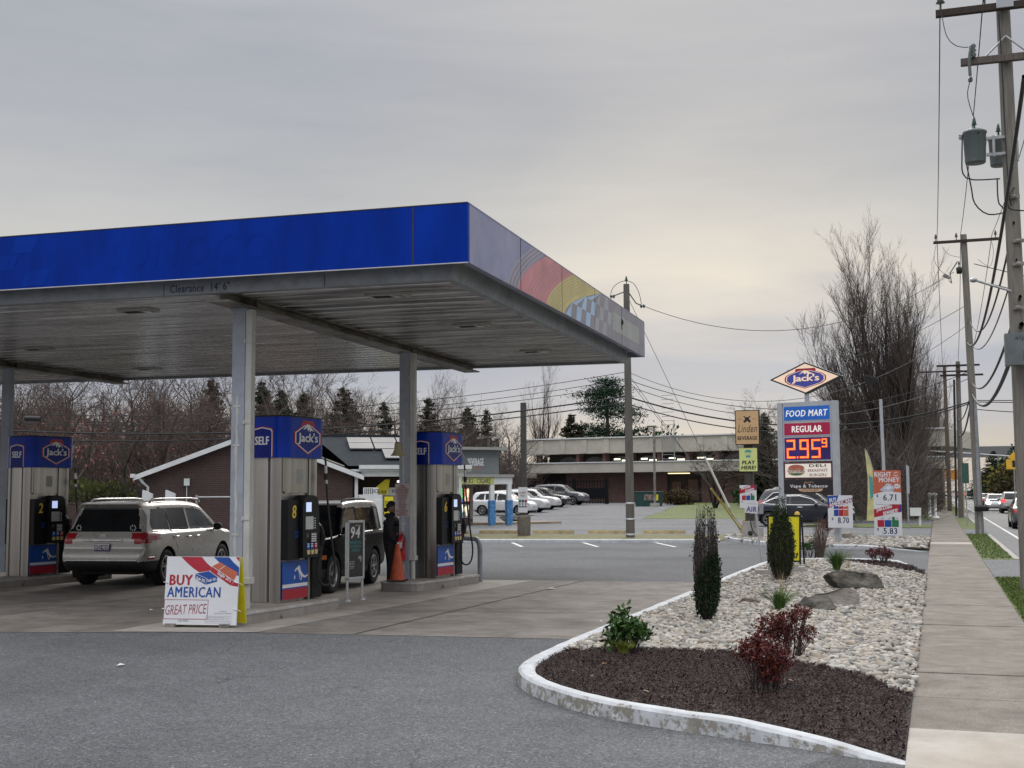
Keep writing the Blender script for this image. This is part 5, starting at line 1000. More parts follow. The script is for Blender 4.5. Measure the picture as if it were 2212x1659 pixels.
for (k, m_, y) in ((1.07, 2, -.104), (1.0, 1, -.1055), (.95, 4, -.107)):
    b.poly([(x * .66 * k, dz - .005 + z * .315 * k) for x, z in ((-.85, .42), (-1, .15), (-1, -.25), (-.8, -.55), (0, -1), (.8, -.55), (1, -.25), (1, .15), (.85, .42), (.3, .78), (-.3, .78))], y, m_)
b.poly([(-.34, dz + .15), (.36, dz + .15), (.36, dz + .29), (.31, dz + .315), (-.29, dz + .315), (-.34, dz + .29)], -.1045, 2)
b.poly([(-.22, dz + .12), (-.03, dz + .26), (.05, dz + .24), (.36, dz + .09), (.16, dz + .14), (.10, dz + .08), (.05, dz + .17), (-.02, dz + .12), (-.06, dz + .19), (-.12, dz + .16)], -.1085, 1)
b.text("Jack's", -.46, .48, dz - .16, dz + .11, -.110, 1, .04, 0, .95)
b.build('diamond_sign', [pm('black_sign_rim', (.012, .012, .012), .5), pm('lit_diamond_cream', (.80, .60, .45), .4, var=.08, scale=2, emit=.42), M_RED, M_RED, pm('sign_violet_blue', (.05, .06, .30), .4, emit=.15)], pyl)
b = MB(); b.box2((-.06, -.05, zy(870)), (.06, .05, dz - hh + .05)); b.build('mast', M_PYL, pyl)
# cigarette price posters
def packs(b, a, c, z0, z1, cols, y): 
    n = len(cols); w_ = (c - a) / n
    for k, m_ in enumerate(cols): b.poly([(a + k * w_ + .004, z0), (a + (k + 1) * w_ - .004, z0), (a + (k + 1) * w_ - .004, z1), (a + k * w_ + .004, z1 - .02)], y, m_); b.poly([(a + k * w_ + .01, z0 + (z1 - z0) * .62), (a + (k + 1) * w_ - .01, z0 + (z1 - z0) * .66), (a + (k + 1) * w_ - .01, z0 + (z1 - z0) * .72), (a + k * w_ + .01, z0 + (z1 - z0) * .70)], y - .001, 0)
def lighters(b, a, c, z0, z1, y):
    w_ = (c - a) / 3
    for k, m_ in enumerate((1, 2, 5)):
        x = a + k * w_; b.poly([(x + .01, z0), (x + w_ - .005, z0), (x + w_ - .005, z0 + (z1 - z0) * .68), (x + .01, z0 + (z1 - z0) * .68)], y, m_); b.poly([(x + .02, z0 + (z1 - z0) * .68), (x + w_ * .45, z0 + (z1 - z0) * .68), (x + w_ * .45, z1), (x + .02, z1)], y, m_ if k == 2 else 0); b.text('LM', x + w_ * .55, x + w_ * .9, z0 + (z1 - z0) * .75, z0 + (z1 - z0) * .92, y, 4, 0)
def ribbon583(b, w_, z0, z1, y):
    H2 = z1 - z0; h = w_ / 2
    b.poly([(-h, z0 + .62 * H2), (h, z0 + .79 * H2), (h, z1), (h * .3, z1), (-h, z0 + .86 * H2)], y, 1); b.poly([(h * .82, z0 + .77 * H2), (h, z0 + .8 * H2), (h, z1), (h * .86, z1)], y - .001, 3)
    b.text('JOIN & EARN', -h * .85, h * .35, z0 + .82 * H2, z0 + .93 * H2, y - .002, 0, .04, .2, 1, R(14)); b.text('REWARDS!', -h * .35, h * .75, z0 + .72 * H2, z0 + .84 * H2, y - .002, 0, .04, .2, 1, R(14))
    lighters(b, -h * .78, h * .78, z0 + .34 * H2, z0 + .64 * H2, y - .001); b.text('$', -h * .8, -h * .68, z0 + .22 * H2, z0 + .31 * H2, y, 4, .02); b.text('5.83', -h * .35, h * .65, z0 + .13 * H2, z0 + .31 * H2, y, 4, .02)
MP = [M_BOARD, M_AMR, M_AMB, M_PURP, M_NAVY, M_GRN, M_ORG]
lp = P(1916, 1172, 44.2); DLP = 44.2; K_ = DLP / 2702
lps = thing('lamp_post', 'slim pale pole with a black solar lamp head beside the sidewalk', 'lamp post', (lp.x, lp.y, .08), 0)
top = P(1902, 862, DLP) - Vector((lp.x, lp.y, .08)); b = MB(); b.tube([(0, .06, 0), (top.x, .06, top.z)], .06, 10); b.build('pole', M_PYL, lps)
b = MB(); b.box2((-.28, -.2, 0), (.28, .3, .12)); b.box2((-.16, -.1, .12), (.16, .2, .22), 0); b.build('base_plate', M_PYL, lps)
b = MB(); t3 = Vector((top.x, .06, top.z)); b.tube([t3, t3 + Vector((-.06, -.02, .45)), t3 + Vector((-.14, -.04, .62))], .03, 8); b.M = Matrix.Translation(t3 + Vector((-.27, -.1, .68))) @ Matrix.Rotation(R(22), 4, 'Y') @ Matrix.Rotation(R(-18), 4, 'X'); b.box2((-.24, -.30, -.03), (.22, .3, .03)); 
for k in (-.14, 0, .14): b.box2((k - .055, -.27, .031), (k + .055, .27, .036), 1)
b.build('lamp_head', [M_BLKP, M_GLASS], lps)
ps = thing('price_poster', 'tall double poster RIGHT ON THE MONEY 671 over 583 on the lamp pole', 'sign', (lp.x + .06, lp.y - .12, .08), R(-6)); zq = lambda y: P(1913, y, DLP - .1).z - .08
w2, zb_, zt_ = .94, zq(1163), zq(1016); zm_ = zb_ + (zt_ - zb_) * .497
def upper(b):
    z0, z1 = zm_ + .006, zt_; H2 = z1 - z0; h = w2 / 2; y = -.002
    b.poly([(-h, z0 + .30 * H2), (0, z0 + .40 * H2), (h, z0 + .34 * H2), (h, z1), (-h, z1)], y, 6); b.text('RIGHT', -h * .9, h * .35, z0 + .81 * H2, z0 + .95 * H2, y - .001, 0, .04); b.text('on\nthe', h * .48, h * .82, z0 + .82 * H2, z0 + .95 * H2, y - .001, 0, .03); b.text('MONEY', -h * .58, h * .92, z0 + .65 * H2, z0 + .79 * H2, y - .001, 0, .04)
    b.poly([(-h * .55, z0 + .43 * H2), (-h * .25, z0 + .37 * H2), (h * .4, z0 + .38 * H2), (h * .55, z0 + .46 * H2), (h * .3, z0 + .6 * H2), (0, z0 + .62 * H2), (-h * .3, z0 + .5 * H2)], y - .001, 7); b.poly([(-h * .25, z0 + .47 * H2), (h * .05, z0 + .43 * H2), (h * .4, z0 + .48 * H2), (h * .15, z0 + .56 * H2)], y - .002, 0); b.poly([(h * .72 + .11 * math.cos(a), z0 + .53 * H2 + .085 * math.sin(a)) for a in np.linspace(0, 6.1, 14)], y - .002, 0)
    b.text('SALE', h * .55, h * .88, z0 + .51 * H2, z0 + .555 * H2, y - .003, 4, .0); b.text('$', -h * .78, -h * .66, z0 + .2 * H2, z0 + .29 * H2, y, 4, .02); b.text('6.71', -h * .3, h * .65, z0 + .11 * H2, z0 + .29 * H2, y, 4, .02)
MP7 = MP + [pm('poster_pale_blue', (.42, .47, .58), .5, var=.2, scale=12)]
b = MB(); b.box2((-w2 / 2, 0, zm_ + .006), (w2 / 2, .02, zt_)); upper(b); b.build('upper_poster', MP7, ps)
b = MB(); b.box2((-w2 / 2, 0, zb_), (w2 / 2, .02, zm_ - .006)); ribbon583(b, w2, zb_, zm_ - .006, -.002); b.build('lower_poster', MP7, ps)
b = MB(); b.box2((-.03, .021, zb_ - .3), (.03, .05, zt_)); b.build('backing_rail', M_PYL, ps)
p8 = P(1817, 1180, 39.6); s8 = thing('price_poster', 'white poster reading BUY AMERICAN 870 right of the pylon', 'sign', (p8.x, p8.y, .08), R(-8)); z8 = lambda y: P(1817, y, 39.6).z - .08
b = MB(); zb8, zt8 = z8(1140), z8(1070); H8 = zt8 - zb8; b.box2((-.385, 0, zb8), (.385, .02, zt8)); b.poly([(-.385, zb8 + .70 * H8), (-.12, zb8 + .78 * H8), (-.04, zt8), (-.385, zt8 - .02)], -.002, 2); b.poly([(-.385, zb8 + .6 * H8), (.385, zb8 + .79 * H8), (.385, zb8 + .93 * H8), (-.385, zb8 + .73 * H8)], -.003, 8)
b.text('BUY', -.34, -.10, zb8 + .80 * H8, zb8 + .92 * H8, -.004, 0, .04, .1, 1, R(10)); b.text('AMERICAN', -.35, .37, zb8 + .70 * H8, zb8 + .84 * H8, -.004, 0, .035, 0, 1, R(14)); packs(b, -.2, .26, zb8 + .36 * H8, zb8 + .67 * H8, (2, 1, 6), -.002)
b.text('$', -.27, -.22, zb8 + .23 * H8, zb8 + .31 * H8, -.002, 4, .02); b.text('8.70', -.08, .27, zb8 + .14 * H8, zb8 + .32 * H8, -.002, 4, .02); b.build('poster', MP7 + [M_MAR], s8)
b = MB(); b.box2((-.02, .021, 0), (.02, .05, zt8)); b.build('stake', M_PYL, s8)
# neighbour's sign on a wooden post, lottery sheet below it, third poster lower still
pl_ = P(1620, 1165, 46); lp_ = thing('wooden_post', 'dark wooden post carrying the tan beverage sign', 'post', (pl_.x, pl_.y, .02), 0); zl = lambda y: P(1620, y, 46).z - .02
b = MB(); b.box2((-.16, .05, 0), (.16, .30, zl(890))); b.build('post_body', pm('weathered_brown_post', (.055, .045, .04), .8, var=.3, scale=4, stretch=(6, 6, .5)), lp_)
sg = thing('beverage_sign', 'tan beverage shop sign with crossed bottles on the wooden post', 'sign', (pl_.x, pl_.y, .02), R(-6)); z0, z1 = zl(961), zl(886); h = .45; H2 = z1 - z0
b = MB(); b.box2((-h, -.06, z0), (h, .05, z1), 2); b.box2((-h + .03, -.064, z0 + .03), (h - .03, -.06, z1 - .03), 0); b.text('Linden', -h * .80, h * .80, z0 + .36 * H2, z0 + .58 * H2, -.066, 1, .0, .35); b.text('BEVERAGE', -h * .82, h * .82, z0 + .14 * H2, z0 + .25 * H2, -.066, 1, .03)
for s_ in (1, -1): b.M = Matrix.Translation((0, 0, z0 + .74 * H2)) @ Matrix.Rotation(R(48 * s_), 4, 'Y'); b.poly([(-.045, -.16), (.045, -.16), (.045, .05), (.018, .11), (.018, .17), (-.018, .17), (-.018, .11), (-.045, .05)], -.066 - .001 * (s_ > 0), 1); b.M = Matrix()
for s_ in (1, -1): b.box2((s_ * .2, -.067, z0 + .735 * H2), (s_ * .33, -.066, z0 + .745 * H2), 1)
b.build('sign_box', [pm('tan_sign_face', (.50, .33, .17), .45, var=.06, scale=2, emit=.1), M_INK, M_BLKP], sg)
sg = thing('lottery_sheet', 'pale yellow PLAY HERE sheet under the tan beverage sign', 'sign', (pl_.x, pl_.y - .02, .02), R(-6)); z0, z1 = zl(1018), zl(968); H2 = z1 - z0
def keystone(b, cx, cz, s_, y, m1, m2): b.poly([(cx - .5 * s_, cz + .42 * s_), (cx - .28 * s_, cz + .42 * s_), (cx - .28 * s_, cz + .55 * s_), (cx + .28 * s_, cz + .55 * s_), (cx + .28 * s_, cz + .42 * s_), (cx + .5 * s_, cz + .42 * s_), (cx + .4 * s_, cz + .1 * s_), (cx + .3 * s_, cz - .5 * s_), (cx - .3 * s_, cz - .5 * s_), (cx - .4 * s_, cz + .1 * s_)], y, m1); b.box2((cx - .36 * s_, y - .002, cz - .2 * s_), (cx + .36 * s_, y - .001, cz + .2 * s_), m2)
b = MB(); b.box2((-.33, 0, z0), (.33, .012, z1)); keystone(b, 0, z0 + .75 * H2, .27, -.002, 2, 0); b.text('Pennsylvania\nLottery', -.09, .09, z0 + .70 * H2, z0 + .80 * H2, -.006, 2, .0); b.text('PLAY\nHERE!', -.27, .28, z0 + .08 * H2, z0 + .46 * H2, -.002, 1, .05, .15); b.build('sheet', [pm('pale_lottery_yellow', (.62, .68, .26), .5, var=.05), M_INK, M_TEAL], sg)
sg = thing('price_poster', 'small white poster reading 583 low on the wooden post', 'sign', (pl_.x - .03, pl_.y - .03, .02), R(-6)); z0, z1 = zl(1097), zl(1048)
b = MB(); b.box2((-.31, 0, z0), (.31, .012, z1)); ribbon583(b, .62, z0, z1, -.002); b.build('poster', MP7, sg)
# air sign on a leaning white stake at the corner of the stone bed; machine on a concrete block behind
pa = G(1645, 1211); pa2 = P(1631.5, 1107, 31.2); sg = thing('air_sign', 'small white AIR sign on a leaning white stake', 'sign', (pa.x, pa.y, .0), 0); dt = pa2 - Vector((pa.x, pa.y, 0))
b = MB(); b.tube([(0, 0, 0), tuple(dt + Vector((0, .03, .1)))], .022, 8); b.build('stake', M_WHT, sg); b = MB(); b.M = Matrix.Translation(dt) @ Matrix.Rotation(R(3), 4, 'Y'); b.box2((-.26, -.01, -.02), (.06, .01, .28)); b.text('AIR', -.22, .04, .01, .14, -.012, 1, .03); b.text('COIN', -.2, .0, .2, .23, -.012, 2, 0); b.build('sign_plate', [M_BOARD, M_PURP, M_GTXT], sg)
pm_ = P(1624, 1168, 44.5); am = thing('air_machine', 'grey air compressor box on a concrete block by the wooden post', 'air pump', (pm_.x, pm_.y, .08), R(-8)); zA = lambda y: P(1624, y, 44.5).z - .08
b = MB(); b.prism([(-.30, 0), (.36, 0), (.36, zA(1140)), (.12, zA(1140)), (.08, zA(1126)), (-.2, zA(1126)), (-.26, zA(1140))], -.25, .25); b.lathe([(0, -.256), (.09, -.256), (.09, -.25)], 14, 1, (.02, 0, .2), 'y'); b.build('concrete_block', [M_CURBC, M_SEAM], am)
b = MB(); b.box2((.02, -.2, zA(1110)), (.40, .15, zA(1087))); b.box2((.22, -.206, zA(1104)), (.34, -.2, zA(1094)), 1); b.box2((.16, -.12, zA(1140)), (.26, -.02, zA(1110))); b.build('machine_box', [M_STEELP, M_DGREY], am)
b = MB(); b.tube(smooth_path([(.1, -.2, zA(1110)), (.05, -.28, zA(1125)), (.12, -.3, .3), (.3, -.4, .05), (-.3, -.5, .03), (-.7, -.45, .03), (-.4, -.7, .03), (.4, -.75, .03)], .1), .02, 6); b.build('air_hose', M_RUB, am)
sg = thing('sandwich_board', 'faded yellow wooden trestle board behind the air machine', 'sign', P(1616, 1138, 47) * 1.0, R(-5)); sg.location.z = .02
b = MB(); b.prism([(-.34, 0), (.26, 0), (.20, .66), (-.18, .66)], -.02, .02); b.prism([(-.34, 0), (-.24, 0), (-.1, .66), (-.18, .66)], .2, .24); b.build('board', pm('faded_yellow_wood', (.48, .30, .10), .7, var=.25, scale=5), sg)
sg = thing('yellow_bollard', 'yellow concrete filled bollard behind the green column shrub', 'bollard', (P(1723, 1150, 46.5).x, P(1723, 1150, 46.5).y, 0), 0); b = MB(); b.lathe([(0, 1.0), (.07, .98), (.1, .92), (.1, 0)], 14); b.build('bollard_body', pm('bollard_yellow', (.55, .36, .07), .5, var=.15), sg)
# lottery A-frame behind the green column shrub, cinder blocks at its feet
pf = G(1694, 1231); sg = thing('lottery_sign', 'yellow PLAY HERE sandwich sign in a black frame behind the green shrub', 'sign', (pf.x, pf.y, .08), R(-7)); w_ = .76; h_ = 1.15; fm = Matrix.Rotation(R(-5), 4, 'X')
b = MB(); b.M = fm; b.box2((-w_ / 2 + .03, -.005, .13), (w_ / 2 - .03, .005, h_ - .02)); keystone(b, .0, .84, .36, -.006, 2, 3); b.text('LOTTERY', -.12, .12, .79, .86, -.0095, 2, .02); b.text('Must be 18 or older', -.05, .28, .56, .585, -.006, 1, 0); b.text('PLAY\nHERE!', -.32, .32, .19, .47, -.006, 1, .06, .15); b.build('poster', [M_YELP, M_INK, M_GRN, M_WHT], sg)
b = MB(); b.M = fm
for x in (-w_ / 2, w_ / 2 - .035): b.box2((x, -.015, 0), (x + .035, .015, h_))
b.box2((-w_ / 2 + .035, -.014, h_ - .035), (w_ / 2 - .035, .014, h_)); b.box2((-w_ / 2 + .035, -.014, .1), (w_ / 2 - .035, .014, .135)); b.M = Matrix.Translation((0, .42, 0)) @ Matrix.Rotation(R(9), 4, 'X')
for x in (-w_ / 2, w_ / 2 - .035): b.box2((x, -.015, 0), (x + .035, .015, h_ - .02))
b.build('frame', M_BLKP, sg)
for k, (px, py, rz_) in enumerate(((1652, 1245, 4), (1713, 1240, -20), (1730, 1238, 12))):
    q = G(px, py, .08); sg = thing('paving_block', ['grey paving block at the near foot of the lottery sign', 'pale upright block beside the lottery sign leg', 'broken block right of the lottery sign'][k], 'block', (q.x, q.y, .085), R(rz_)); b = MB(); b.box2((-.19 if k == 0 else -.08, -.09, 0), (.2 if k == 0 else .09, .09, .13 if k != 1 else .2)); b.build('block', M_CURBC, sg, bevel=.012)
# feather flag, street furniture by the sidewalk
pq = P(1893, 1100, 47); sg = thing('feather_flag', 'pale yellow feather flag behind the double poster', 'flag', (pq.x, pq.y, .03), 0); b = MB(); b.tube([(0, 0, 0), (0, 0, 1.6), (-.1, 0, 2.6), (-.35, 0, 3.3)], .015, 6); b.build('pole', M_GALV, sg)
b = MB(); L_ = [(-.36, 3.32), (-.28, 3.2), (-.17, 2.9), (-.06, 2.5), (0, 2.0), (.02, 1.2), (.0, .6), (-.36, .6), (-.3, 1.4), (-.28, 2.2), (-.33, 2.9)]; b.prism(L_, -.004, .004); b.poly([(-.24, 2.3), (-.1, 2.2), (-.08, 1.5), (-.2, 1.4)], -.006, 1); b.build('banner', [pm('pale_yellow_cloth', (.55, .52, .25), .7, var=.2, scale=3), M_TEAL], sg)
pq = G(1963, 1143); sg = thing('sign_post', 'thin grey metal post with a narrow sign edge-on beside the sidewalk', 'sign post', (pq.x, pq.y, 0), R(70)); b = MB(); b.box2((-.03, -.03, 0), (.03, .03, 2.9)); b.build('post', M_GALV, sg); b = MB(); b.box2((-.15, -.045, 1.6), (.15, -.032, 2.85)); b.build('sign_plate', M_PYL, sg)
pq = G(1980, 1137); sg = thing('letter_box', 'white roadside letter box on a leg beside the sidewalk', 'mailbox', (pq.x, pq.y, 0), R(4)); b = MB(); b.box2((-.28, -.2, .5), (.22, .2, .86)); b.box2((-.30, -.22, .86), (.24, .22, .89)); b.build('box', M_WHT, sg, bevel=.02); b = MB(); b.box2((.12, -.05, 0), (.22, .05, .5)); b.build('leg', M_WHT, sg)
for k, (px, lab) in enumerate(((2009, 'white gate post left of the far sidewalk end'), (2021, 'white gate post at the far end of the sidewalk'))):
    q = G(px, 1119); sg = thing('gate_post', lab, 'post', (q.x, q.y, 0), 0, 'white posts at the far end of the sidewalk'); b = MB(); b.lathe([(.25, 0), (.2, .1), (.09, .15), (.09, 1.4), (.16, 1.44), (.16, 1.52), (0, 1.6)], 12); b.build('post_body', M_WHT, sg)
pq = G(2045, 1106); sg = thing('orange_road_sign', 'orange sign board on a post by the far sidewalk', 'sign', (P(2041, 1100, 105).x, P(2041, 1100, 105).y, 0), 0); b = MB(); b.box2((-.08, -.05, 0), (.08, .05, 4.2)); b.build('post', pm('pale_wood_post', (.33, .27, .2), .8), sg); b = MB(); b.box2((.1, -.06, 2.6), (1.3, -.04, 3.4)); b.build('sign_plate', pm('road_sign_orange', (.6, .25, .03), .5, emit=.1), sg)
# light pole on its concrete base on the grass strip with a price board
pq = G(1132, 1158); sg = thing('lot_lamp_post', 'brown square lamp post on a tall round concrete base', 'lamp post', (pq.x, pq.y, 0), R(4)); zQ = lambda y: P(1131, y, 48.3).z
b = MB(); b.lathe([(.26, 0), (.27, .75), (.25, .82), (0, .84)], 20); b.build('concrete_base', concrete('mossy_concrete', (.17, .155, .13), .5, (.8, .75, .7), 2.0), sg); b = MB(); b.box2((-.1, -.1, .83), (.1, .1, zQ(862))); b.build('pole', pm('dark_bronze', (.055, .052, .05), .6, var=.15), sg)
sg = thing('price_poster', 'white LOWEST PRICE poster on the lamp post base', 'sign', (pq.x + .0, pq.y - .13, 0), R(4)); b = MB(); z0, z1 = zQ(1109), zQ(1052); H2 = z1 - z0; b.box2((-.19, 0, z0), (.19, .015, z1)); b.text('LOWEST\nPRICE', -.14, .14, z0 + .62 * H2, z0 + .82 * H2, -.002, 8, .01)
for k, m_ in enumerate((5, 3, 8)): b.box2((-.17 + k * .12, -.003, z0 + .4 * H2), (-.07 + k * .12, -.002, z0 + .5 * H2), m_); b.box2((-.17 + k * .12, -.003, z0 + .2 * H2), (-.07 + k * .12, -.002, z0 + .26 * H2), m_); b.text('$', -.16 + k * .12, -.09 + k * .12, z0 + .28 * H2, z0 + .38 * H2, -.002, 4, .02)
b.build('poster', MP7 + [M_MAR], sg)
for k, (x0, x1) in enumerate(((255, 560), (680, 1000), (1120, 1420), (1555, 1890), (-120, 160))):
    vx = lambda X: (1120 + X * .3134) * .8641
    a, c = G(vx(x0), 1153), G(vx(x1), 1153.5); d = c - a; sg = tag(MB().prism([(-.1, 0), (.1, 0), (.07, .14), (-.07, .14)], 0, d.length, 0, 'x').build('wheel_stop', pm('faded_yellow_kerb', (.42, .33, .17), .8, var=.25, scale=4, dirt=.3), loc=(a.x, a.y, .01), rz=math.atan2(d.y, d.x)), ['yellow wheel stop left of the lamp post base', 'yellow wheel stop just right of the lamp post base', 'yellow wheel stop before the mid lot pole', 'yellow wheel stop right of the mid lot pole', 'yellow wheel stop behind pump 6'][k], 'wheel stop', 'yellow wheel stops along the grass strip')
# ================================================================== UTILITY POLES AND WIRES
def wood(name, col): return pm(name, col, .85, var=.25, scale=3.5, stretch=(7, 7, .35), bump=.5, bscale=18, dirt=.35)
M_POLE = wood('weathered_pole', (.20, .185, .165)); M_POLE2 = wood('brown_pole', (.11, .085, .068)); M_ARM = wood('crossarm_timber', (.045, .03, .027)); M_ARM2 = wood('grey_crossarm', (.12, .10, .088)); M_WIRE = pm('wire_black', (.015, .016, .018), .6); M_WIREG = pm('wire_grey', (.10, .105, .11), .5); M_PORC = pm('porcelain', (.10, .12, .115), .25, var=.2); M_TRAN = pm('transformer_grey', (.125, .15, .155), .45, var=.12, scale=3, dirt=.15)
def pole(name, label, base, top, r0, r1, mat, group=None):
    o = thing(name, label, 'utility pole', base, 0, group); b = MB(); t_ = top - base; n = 14; b.tube([t_ * (k / n) + Vector((0, 0, -.2 if k == 0 else 0)) for k in range(n + 1)], [r0 + (r1 - r0) * k / n for k in range(n + 1)], 14); b.build('shaft', mat, o); return o, t_
def insul(b, p, h=.28, r=.07): p = Vector(p); b.lathe([(.018, 0), (.018, h * .4), (r, h * .42), (r * .6, h * .55), (r * .8, h * .6), (r * .5, h * .75), (r * .55, h * .8), (r * .3, h), (0, h)], 10, 0, tuple(p))
def arm(o, c, half, m, th=.11, hgt=.13, y=-.2, left=None, nm='crossarm'): b = MB(); b.box2((c.x - (left or half), c.y + y - th / 2, c.z - hgt / 2), (c.x + half, c.y + y + th / 2, c.z + hgt / 2)); return b.build(nm, m, o, bevel=.008)
wires = []
def wire(a, c, sag, r, label, mat=None, n=24, cat='power line', group='overhead wires', nm='overhead_wire'):
    a, c = Vector(a), Vector(c); b = MB(); pts = [a.lerp(c, k / n) - Vector((0, 0, sag * 4 * (k / n) * (1 - k / n))) for k in range(n + 1)]; b.tube([p - a for p in pts], r, 5, cap=False); return tag(b.build(nm, mat or M_WIRE, loc=a), label, cat, group)
# pole 1: the big one at the right edge
PD = 22.2; b1 = P(2216.5, 1062, PD); b1.z = 0; t1 = P(2166, 6, PD); p1, T1 = pole('utility_pole', 'tallest weathered pole at the right edge with two transformers', b1, t1, .155, .12, M_POLE)
L1 = lambda x, y, dd=0.: P(x, y, PD + dd) - b1
ca = L1(2167, 22); a1 = arm(p1, ca, 1.25, M_ARM, left=1.17)
b = MB(); b.box2((ca.x - .13, ca.y - .30, ca.z - .05), (ca.x + .16, ca.y - .26, ca.z + .12)); b.build('number_plate', M_PYL, p1)
for dx in (-1.08, -.32, 1.1): b = MB(); insul(b, (ca.x + dx, ca.y - .2, ca.z + .06), .34, .085); b.build('insulator', M_PORC, a1)
c2 = L1(2173, 133); a2 = arm(p1, c2, 1.0, M_ARM2, left=.78)
b = MB()
for s_ in (1, -1): b.tube([(c2.x, c2.y - .17, c2.z + .42), (c2.x + s_ * .38, c2.y - .24, c2.z + .03)], .018, 5)
b.build('arm_brace', M_GALV, p1)
for dx in (-.62, .55):
    b = MB(); q = Vector((c2.x + dx, c2.y - .28, c2.z)); b.lathe([(.03, -.05), (.055, 0), (.03, .04), (.055, .08), (.03, .12), (.055, .16), (.03, .2)], 10, 0, tuple(q + Vector((.06, 0, .1)))); b.tube([q + Vector((.02, -.03, .25)), q + Vector((-.02, -.06, -.02)), q + Vector((-.01, -.05, -.3))], .028, 8); b.lathe([(.035, -.08), (.045, -.03), (.03, .0)], 8, 0, tuple(q + Vector((-.01, -.05, -.33)))); b.build('fuse_cutout', M_PORC, p1)
def transformer(c, nm, k=1.):
    b = MB(); b.lathe([(0, -.30 * k), (.17 * k, -.30 * k), (.18 * k, -.28 * k), (.2 * k, .24 * k), (.215 * k, .25 * k), (.215 * k, .28 * k), (.12 * k, .33 * k), (0, .34 * k)], 22, 0, tuple(c)); b.lathe([(.0, .02), (.02, .02), (.02, 0), (.0, 0)], 8, 1, (c.x + .06, c.y - .2 * k, c.z + .2)); tr = b.build(nm, [M_TRAN, M_SEAM], p1)
    b = MB(); insul(b, (c.x, c.y - .03, c.z + .3 * k), .26, .05); b.build('bushing', pm('bushing_green', (.05, .10, .08), .3), tr)
    b = MB()
    for zz in (.14, -.16): b.box2((c.x + .19, c.y - .03, c.z + zz - .025), (T1.x * (c.z / T1.z) - .05 if c.x < T1.x * (c.z / T1.z) else c.x + .3, c.y + .03, c.z + zz + .025))
    b.box2((c.x + .30, c.y - .04, c.z - .2), (c.x + .34, c.y + .04, c.z + .18)); b.build('mount', M_GALV, tr)
    b = MB()
    for k2 in range(3): b.tube([(c.x - .21, c.y - .05 + k2 * .05, c.z + .22 - .02 * k2), (c.x - .27, c.y - .05 + k2 * .05, c.z + .24 - .02 * k2)], .016, 6)
    b.build('terminal', M_GALV, tr)
tc1 = L1(2106, 318, .1); transformer(tc1, 'transformer'); tc2 = L1(2158, 328, .75); transformer(tc2, 'transformer', .9)
bx = L1(2206, 755, -.35); b = MB(); b.box2((bx.x - .27, bx.y - .15, bx.z - .28), (bx.x + .3, bx.y + .15, bx.z + .28))
for k in range(6): b.box2((bx.x + .02, bx.y - .156, bx.z - .2 + k * .03), (bx.x + .24, bx.y - .15, bx.z - .19 + k * .03), 1)
b.text('alpha', bx.x - .1, bx.x + .2, bx.z + .14, bx.z + .23, bx.y - .153, 1, 0); b.build('cabinet', [M_TRAN, M_SEAM], p1, bevel=.01)
def jumper(o, pts, r, nm='jumper'): b = MB(); b.tube(smooth_path(pts, .08), r, 5); return b.build(nm, M_WIRE, o)
jumper(p1, [Vector((ca.x - 1.08, ca.y - .2, ca.z + .1)), L1(2045, 78, -.2), L1(2068, 100, -.25), L1(2092, 102, -.28)], .008); jumper(p1, [L1(2098, 165, -.3), L1(2090, 200), L1(2094, 225), L1(2106, 262, .1)], .008)
jumper(p1, [L1(2079, 292), L1(2078, 340), L1(2080, 375), L1(2100, 388), L1(2160, 386)], .013); jumper(p1, [L1(2088, 355), L1(2098, 405), L1(2106, 440), L1(2135, 463), L1(2180, 457)], .013); jumper(p1, [L1(2154, 385), L1(2158, 440), L1(2180, 457)], .013)
jumper(p1, [L1(2157, 30, -.16), L1(2165, 150, -.17), L1(2172, 300, -.18), L1(2180, 420, -.18), L1(2186, 445, -.18)], .012); jumper(p1, [L1(2192, 405, -.2), L1(2178, 425, -.2), L1(2180, 450, -.2), L1(2212, 455, -.2)], .013)
for yy in (425, 520, 570, 665): b = MB(); q = L1(2200 if yy > 500 else 2190, yy, -.16); b.lathe([(.03, -.05), (.05, 0), (.03, .05)], 8, 0, tuple(q), 'x'); b.box((q.x, q.y, q.z), (.2, .05, .06)); b.build('clamp', M_GIRD, p1)
q = L1(2195, 632, -.1); b = MB(); b.tube([q, L1(2105, 605, .3)], .022, 8); b.lathe([(.03, -.06), (.05, 0), (.03, .06)], 8, 0, tuple(L1(2103, 605, .3)), 'x'); b.build('standoff_arm', M_GALV, p1)
# pole 2 and the rest of the line
b2 = G(2117, 1155); b2.z = 0; D2 = (b2.dot(FWD)); t2 = P(2081, 507, D2); p2, T2 = pole('utility_pole', 'weathered pole with grey conduit and a black mailbox on it', b2, t2, .17, .125, M_POLE, 'utility poles along the sidewalk'); L2 = lambda x, y, dd=0.: P(x, y, D2 + dd) - b2
c = L2(2084, 522); A2 = arm(p2, c, 1.28, M_ARM, .1, .11, -.18, left=1.2)
for dx in (-1.1, -.32, 1.15): b = MB(); insul(b, (c.x + dx, c.y - .18, c.z + .05), .3, .07); b.build('insulator', M_PORC, A2)
b = MB(); b.tube([L2(2106, 860, -.2), L2(2118, 1155, -.2)], .055, 8); b.build('conduit', M_STEELP, p2)
q = L2(2072, 584, -.2); b = MB(); b.lathe([(.0, -.14), (.1, -.13), (.12, .1), (.06, .14), (0, .15)], 12, 0, tuple(q)); insul(b, tuple(q + Vector((0, 0, .15))), .22, .05); b.build('cable_head', M_RUB, p2)
